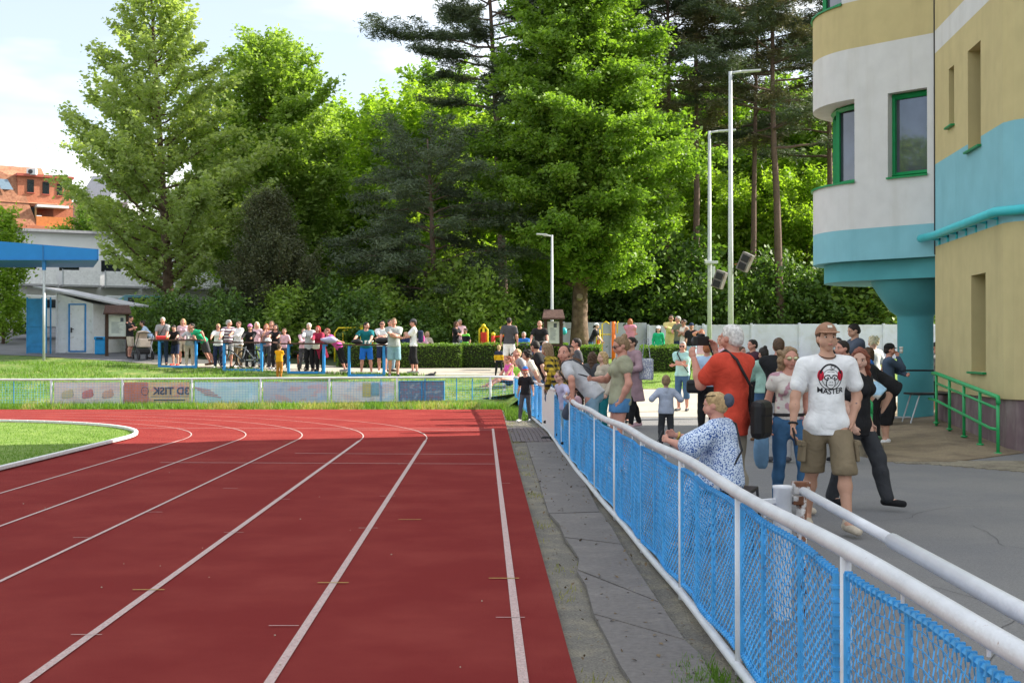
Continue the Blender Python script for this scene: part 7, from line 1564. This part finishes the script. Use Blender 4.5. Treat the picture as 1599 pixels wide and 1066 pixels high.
a = AT(1367, 19.9); J = person('person in a light blue and white top with black trousers bending beside the green handrail', a, 290, 1.66, 1.1, 'f', lean=52, feet=[(.10, .02), (-.12, .10)], R_='hang', L_='hang', head=(0, -10, 0), top=('tshirt', cloth('blue_white_block', (.36, .56, .72), 'stripe', (.66, .64, .60), 2.4), .04, .12), bot=('trousers', 'black', .03), shoe='white', hair=('short', 'dark'), sk='mid', res=.016, group=GM)
put('man in a grey T-shirt standing right of the turquoise column', 1462, 28.0, 533, 150, girth=1.1, R_='belly', top=('tshirt', 'grey'), bot=('shorts', 'black'), hair=('short', 'dark'), sk='red', res=.02, group=GM)
# ---- mound and playground people
k_ = dict(res=.024)
J = put('man in a black T-shirt sitting astride the blue bicycle', 843, 45.4, 509, 185, H=1.80, girth=1.12, dz=-.07, R_=(.30, .42, 1.02), L_=(-.30, .42, 1.02), lean=8, top=('tshirt', 'black'), bot=('shorts', 'blue'), hair=('bald', 'dark'), sk='red', group=GB, **k_)
put('man in a charcoal T-shirt and white shorts standing with his back to the camera', 795, 45.8, 495, 5, girth=1.06, feet=[(.14, 0), (-.14, 0)], top=('tshirt', 'dkgrey'), bot=('shorts', 'white', .02), hair=('short', 'dark'), sk='red', group=GB, **k_)
a = AT(818, 50); person('grey haired person in a blue jacket sitting behind the hedge', a, 200, 1.72, seat=.50, feet=[(.1, .42), (-.1, .42)], R_='knee', L_='knee', top=('long', 'blue'), bot=('trousers', 'navy'), hair=('short', 'grey'), sk='red', group=GB, **k_)
put('woman in a black T-shirt behind the hedge facing the yellow tower', 712, 51, 501, 120, sex='f', R_='belly', L_='belly', top=('tshirt', 'black'), bot=('trousers', 'grey'), hair=('bob', 'brown'), sk='red', group=GB, **k_)
put('grey haired person in a salmon top behind the hedge', 718, 52.3, 498, 160, top=('tshirt', cl('ltpink')), bot=('trousers', 'ltjeans'), hair=('short', 'grey'), sk='red', group=GB, **k_)
put('boy in a black and neon green T-shirt behind the hedge', 727, 50.6, 512, 230, top=('tshirt', cloth('neon_block', (.02, .02, .022), 'stripe', (.2, .7, .08), 2.2)), bot=('trousers', 'navy'), hair=('short', 'dark'), sk='tan', group=GB, **k_)
put('person in a pink hoodie walking away in front of the white wall', 984, 50.5, 497, 20, sex='f', R_='belly', L_='belly', top=('hoodie', cloth('hoodie_pink', (.62, .25, .34)), .04), bot=('trousers', 'jeans'), hair=('bob', 'ginger'), sk='fair', group=GB, **k_)
put('woman in a black T-shirt and cap bending towards the exercise post', 923, 50.5, 504, 100, sex='f', lean=22, R_='fwdlow', L_='fwdlow', hs=.98, top=('tshirt', 'black'), bot=('trousers', 'jeans'), hair=('pony', 'dark'), hat=('cap', cl('white')), sk='fair', group=GB, **k_)
put('child in a green jacket and white cap behind the mound hedge', 1028, 46.3, 509, 185, hat_h=.02, top=('long', 'green'), bot=('trousers', 'navy'), hair=('bob', 'dark'), hat=('cap', cl('white')), sk='fair', group=GB, **k_)
J = put('man in an open yellow jacket and dark sunglasses holding a drink', 1048, 46.8, 491, 190, R_='belly', L_='chest', top=('coat', 'yellow', .03), bot=('trousers', 'beige'), hair=('short', 'dark'), glasses='dark', sk='tan', group=GB, **k_)
put('grey haired man in a slate green T-shirt on the mound facing left', 1059, 45.6, 493, 245, girth=1.05, R_='belly', top=('tshirt', 'olive'), bot=('shorts', 'navy'), hair=('crop', 'grey'), glasses='dark', sk='red', group=GB, **k_)
put('woman in a pale sleeveless dress with crossed arms on the mound', 1068, 44.4, 498, 235, sex='f', R_='cross', L_='cross', top=('tank', 'cream'), bot=('dress', 'sage', .8), hair=('up', 'dark'), glasses='dark', sk='tan', group=GB, **k_)
put('bearded man in a black T-shirt and blue cap on the mound', 1080, 43.6, 504, 205, girth=1.08, top=('tshirt', 'black'), bot=('trousers', 'ltblue'), hair=('short', 'dark'), hat=('cap', cl('navy')), sk='tan', group=GB, **k_)
put('ginger haired woman in pale pink right of the bearded man on the mound', 1096, 41.5, 514, 170, sex='f', R_='up', L_='chest', top=('tshirt', 'ltpink'), bot=('trousers', 'white'), hair=('bob', 'ginger'), sk='red', group=GB, **k_)
# ---- the row at the spectator tables
put('man in a black T-shirt and khaki shorts with crossed arms beside the pram', 203, 50.2, 492, 110, R_='cross', L_='cross', head=(0, -22, 0), feet=[(.11, .05), (-.11, -.06)], top=('tshirt', 'black'), bot=('shorts', 'beige', .022), hair=('short', 'dark'), sk='red', group=GL, **k_)
put('person in a pale blue shirt bending down behind the pram', 236, 50.6, 514, 250, H=1.62, sex='f', lean=38, R_='fwdlow', L_='fwdlow', top=('tshirt', 'ltblue'), bot=('trousers', 'ltgrey'), hair=('short', 'dark'), sk='mid', group=GL, **k_)
def at_table(label, px, Y, top_px, tabi, face, lean=10, hands=(.16, -.16), **k):
    a = AT(px, Y); H = k.pop('H', None) or HT(top_px, a)/(math.cos(R(lean))*.55+.45)
    xm, tY, tz, rz, tw2 = TB[tabi]; t = lambda dx: LW(a, face, (a[0]+dx, tY+(a[0]-xm)*math.tan(rz)+.14, tz+.03)); sgn = 1 if 90 < face % 360 < 270 else -1
    k.setdefault('R_', t(-abs(hands[0]))); k.setdefault('L_', t(abs(hands[1]))); k.setdefault('group', GL); k.setdefault('res', .024); return person(label, a, face, H, lean=lean, **k)
at_table('grey haired man in a grey polo with a dark strap at the red box', 255, 46.95, 495, 0, 178, 8, girth=1.05, top=('tshirt', 'grey'), bot=('trousers', 'dkjeans'), hair=('short', 'white'), sk='red', extra=lambda J: strap(J, M_black, 1, .022))
at_table('boy in a black T-shirt looking down at the leftmost table', 274, 47.0, 507, 0, 200, 8, head=(0, -25, 0), top=('tshirt', 'black'), bot=('shorts', 'navy', .02), shoe='red', hair=('short', 'dark'), sk='fair')
put('blonde woman behind the boy in black at the leftmost table', 286, 48.0, 497, 175, sex='f', top=('tshirt', 'ltpink'), bot=('shorts', 'beige'), hair=('bob', 'blond'), sk='red', group=GL, **k_)
at_table('girl in a light grey top and beige trousers at the leftmost table', 296, 46.7, 507, 0, 160, 8, sex='f', head=(20, -20, 0), top=('tshirt', 'ltgrey'), bot=('trousers', cloth('trousers_sand', (.55, .47, .38)), .02), shoe='white', hair=('up', 'blond'), sk='fair')
at_table('man in a bright green T-shirt bending over the leftmost table on his elbows', 318, 46.8, 507, 0, 232, 50, H=1.78, girth=1.05, feet=[(.08, -.28), (-.08, -.36)], top=('tshirt', 'green', .02), bot=('shorts', 'dkgrey', .02), shoe='brown', hair=('short', 'dark'), sk='red', head=(0, 10, 0))
at_table('woman in a white blouse, dark trousers and sunglasses at the second table', 341, 46.0, 505, 1, 176, 6, sex='f', top=('tshirt', 'white'), bot=('trousers', 'navy', .02), shoe='white', hair=('short', 'blond'), glasses='dark', sk='red')
at_table('man in a maroon and white striped polo turning his head away', 356, 46.2, 499, 1, 150, 6, head=(-60, 0, 0), top=('tshirt', cloth('stripes_polo', (.66, .64, .66), 'stripe', (.10, .045, .09), 9.)), bot=('shorts', 'grey'), hair=('crop', 'grey'), sk='red')
put('woman with short hair in a white shirt seen from the side at the second table', 373, 46.6, 501, 215, sex='f', L_='belly', top=('long', 'white', .024, .1), bot=('trousers', 'khaki'), shoe='white', hair=('short', 'brown'), sk='red', group=GL, **k_)
at_table('child in a black sweater and pink helmet leaning on the second table', 390, 45.9, 506, 1, 165, 16, R_=None, hands=(.2, .2), top=('long', 'black'), bot=('trousers', 'black'), shoe='white', hair=('bob', 'dark'), hat=('helmet', cl('pink')), sk='red') if False else at_table('child in a black sweater and pink helmet leaning on the second table', 390, 45.9, 507, 1, 165, 14, top=('long', 'black'), bot=('trousers', 'black'), shoe='white', hair=('bob', 'dark'), hat=('helmet', cloth('helmet_pink', (.75, .25, .55))), sk='red')
put('blonde woman in a pale pink top behind the child with the pink helmet', 401, 47.4, 502, 190, sex='f', top=('tshirt', 'ltpink'), bot=('trousers', 'ltjeans'), hair=('bob', 'platinum'), sk='red', group=GL, **k_)
at_table('ginger haired woman in a brown top resting her chin on her hand', 416, 46.0, 505, 1, 170, 8, sex='f', R_='face', top=('tshirt', cl('mauve')), bot=('leggings', 'dkgrey'), shoe='white', hair=('long', 'ginger'), sk='red')
at_table('long dark haired woman in a black T-shirt smiling at the second table', 431, 45.8, 506, 1, 188, 6, sex='f', top=('tshirt', 'black'), bot=('trousers', 'black'), shoe='white', hair=('long', 'dark'), sk='red')
put('dark haired woman peering from behind the ginger haired woman', 424, 47.2, 500, 180, sex='f', top=('tshirt', 'brown'), bot=('trousers', 'dkgrey'), hair=('bob', 'brown'), sk='red', group=GL, **k_)
put('toddler in a mustard T-shirt and brown trousers on the bank between two tables', 436, 42.6, 539, 10, H=None, girth=1.1, R_='chest', L_='chest', feet=[(.06, 0), (-.06, .02)], top=('tshirt', 'mustard', .02), bot=('trousers', 'ochre', .018), shoe='brown', hair=('short', 'brown'), sk='fair', group=GL, res=.02)
put('youngster in a pale pink top behind the third table', 444, 47.0, 513, 190, top=('tshirt', 'ltpink'), bot=('trousers', 'dkgrey'), hair=('short', 'brown'), sk='red', group=GL, **k_)
at_table('white haired old woman in a grey cardigan and black trousers', 484, 45.0, 504, 2, 196, 8, sex='f', girth=1.08, top=('long', 'ltgrey', .024, .14), bot=('trousers', 'black', .03), shoe='black', hair=('short', 'white'), sk='fair')
put('red cardigan person holding a baby behind the old woman', 474, 46.4, 512, 170, sex='f', R_='belly', L_='belly', top=('long', 'ltpink'), bot=('trousers', 'dkgrey'), hair=('bob', 'brown'), sk='fair', group=GL, **k_)
J = at_table('woman with bright red hair in a maroon cardigan leaning on the third table', 500, 44.8, 509, 2, 198, 18, sex='f', girth=1.12, top=('coat', cloth('cardigan_maroon', (.30, .025, .06)), .024), bot=('trousers', 'black', .024), shoe='black', hair=('bob', 'red'), sk='red'); bag(J, J['Pv']+np.array((.05, .22, .02)), (.26, .09, .2), cl('cream'), 'cream handbag hanging in front of the red haired woman', name='handbag')
at_table('woman in a bright pink T-shirt bending over the end of the third table', 529, 44.3, 506, 2, 240, 48, H=1.72, sex='f', girth=1.1, feet=[(.08, -.25), (-.08, -.35)], top=('tshirt', 'pink', .02), bot=('capri', 'black', .008), shoe='grey', hair=('short', 'auburn'), glasses='dark', sk='red', head=(0, 8, 0))
at_table('man in a teal T-shirt and bright blue shorts leaning on the last table', 572, 43.75, 503, 3, 178, 12, girth=1.1, hands=(.42, .20), head=(-55, 0, 0), feet=[(.17, 0), (-.17, -.02)], top=('tshirt', 'teal', .02), bot=('shorts', cloth('shorts_blue', (.02, .16, .62)), .024), shoe='white', hair=('short', 'dark'), sk='red')
put('man in a white T-shirt and sunglasses behind the last table', 597, 44.6, 500, 178, R_='belly', L_='belly', top=('tshirt', 'white'), bot=('shorts', 'navy'), shoe='white', hair=('crop', 'dark'), glasses='dark', sk='red', group=GL, **k_)
put('dark haired head right behind the grey polo man', 609, 45.4, 498, 150, sex='f', top=('tshirt', 'brown'), bot=('trousers', 'ltjeans'), hair=('up', 'dark'), sk='red', group=GL, **k_)
put('man in a light grey polo and pale denim shorts, arm across his chest', 615, 42.75, 496, 170, girth=1.1, R_='belly', L_='chest', feet=[(.13, 0), (-.13, 0)], top=('tshirt', cloth('polo_grey', (.36, .39, .39)), .022), bot=('shorts', cloth('denim_pale', (.22, .36, .44)), .026), shoe='slate', hair=('short', 'dirty'), sk='red', group=GL, **k_)
J = put('woman in a dark cap and white T-shirt with a backpack facing left', 646, 44.2, 498, 262, sex='f', L_='chest', R_='belly', feet=[(.07, .06), (-.09, -.08)], top=('tshirt', 'white', .022), bot=('capri', 'black', .03), shoe='grey', hair=('short', 'dark'), hat=('cap', cl('dkgrey')), sk='red', group=GL, **k_)
be = empty('backpack', wpt(J, J['chest']+np.array((0, -.24, -.12))), J['e'].rotation_euler[2], 'navy and pink backpack worn by the woman in the dark cap', 'backpack'); MB().box((0, 0, 0), (.30, .17, .42)).build('main_pouch', cl('navy'), be, bevel=.06); MB().box((0, -.10, -.08), (.24, .06, .20)).build('front_pouch', cl('pink'), be, bevel=.03); MB().tube([(-.1, .08, .18), (-.11, .36, .16), (-.11, .34, -.1), (-.1, .08, -.18)], .014, 5).build('strap', cl('navy'), be, True)
for px, Y, lab, hc_, tc_ in ((634, 51.5, 'blonde person sitting behind the hedge left of the backpack woman', 'blond', 'navy'), (659, 51.5, 'pale pink dressed person sitting behind the hedge', 'blond', 'ltpink'), (667, 51.8, 'long blonde haired person sitting at the hedge right of the backpack woman', 'blond', 'beige')):
    a = AT(px, Y); person(lab, a, 150, 1.66, 1.0, 'f', seat=.5, feet=[(.1, .42), (-.1, .42)], R_='knee', L_='knee', top=('long', tc_), bot=('trousers', 'jeans'), hair=('long', hc_), sk='fair', group=GB, **k_)
# small litter on the ground
e_ = MB().ell((0, 0, .03), (.09, .05, .035), 10, 6).ell((.10, .0, .03), (.045, .045, .03), 8, 5).build('black_shoe', M_black, None, True); e_.location = (fx(24.4)-.14, 24.4, -.03); tag(e_, 'small dark lost object on the pavers beside the white board', 'litter')
cb_ = blob('grey_cloth', (fx(19.2)-.02, 19.15, .62), (.10, .05, .13), cl('slate'), 'slate grey cloth hanging over the near rail under the leaning man', 'cloth', 9, .2)
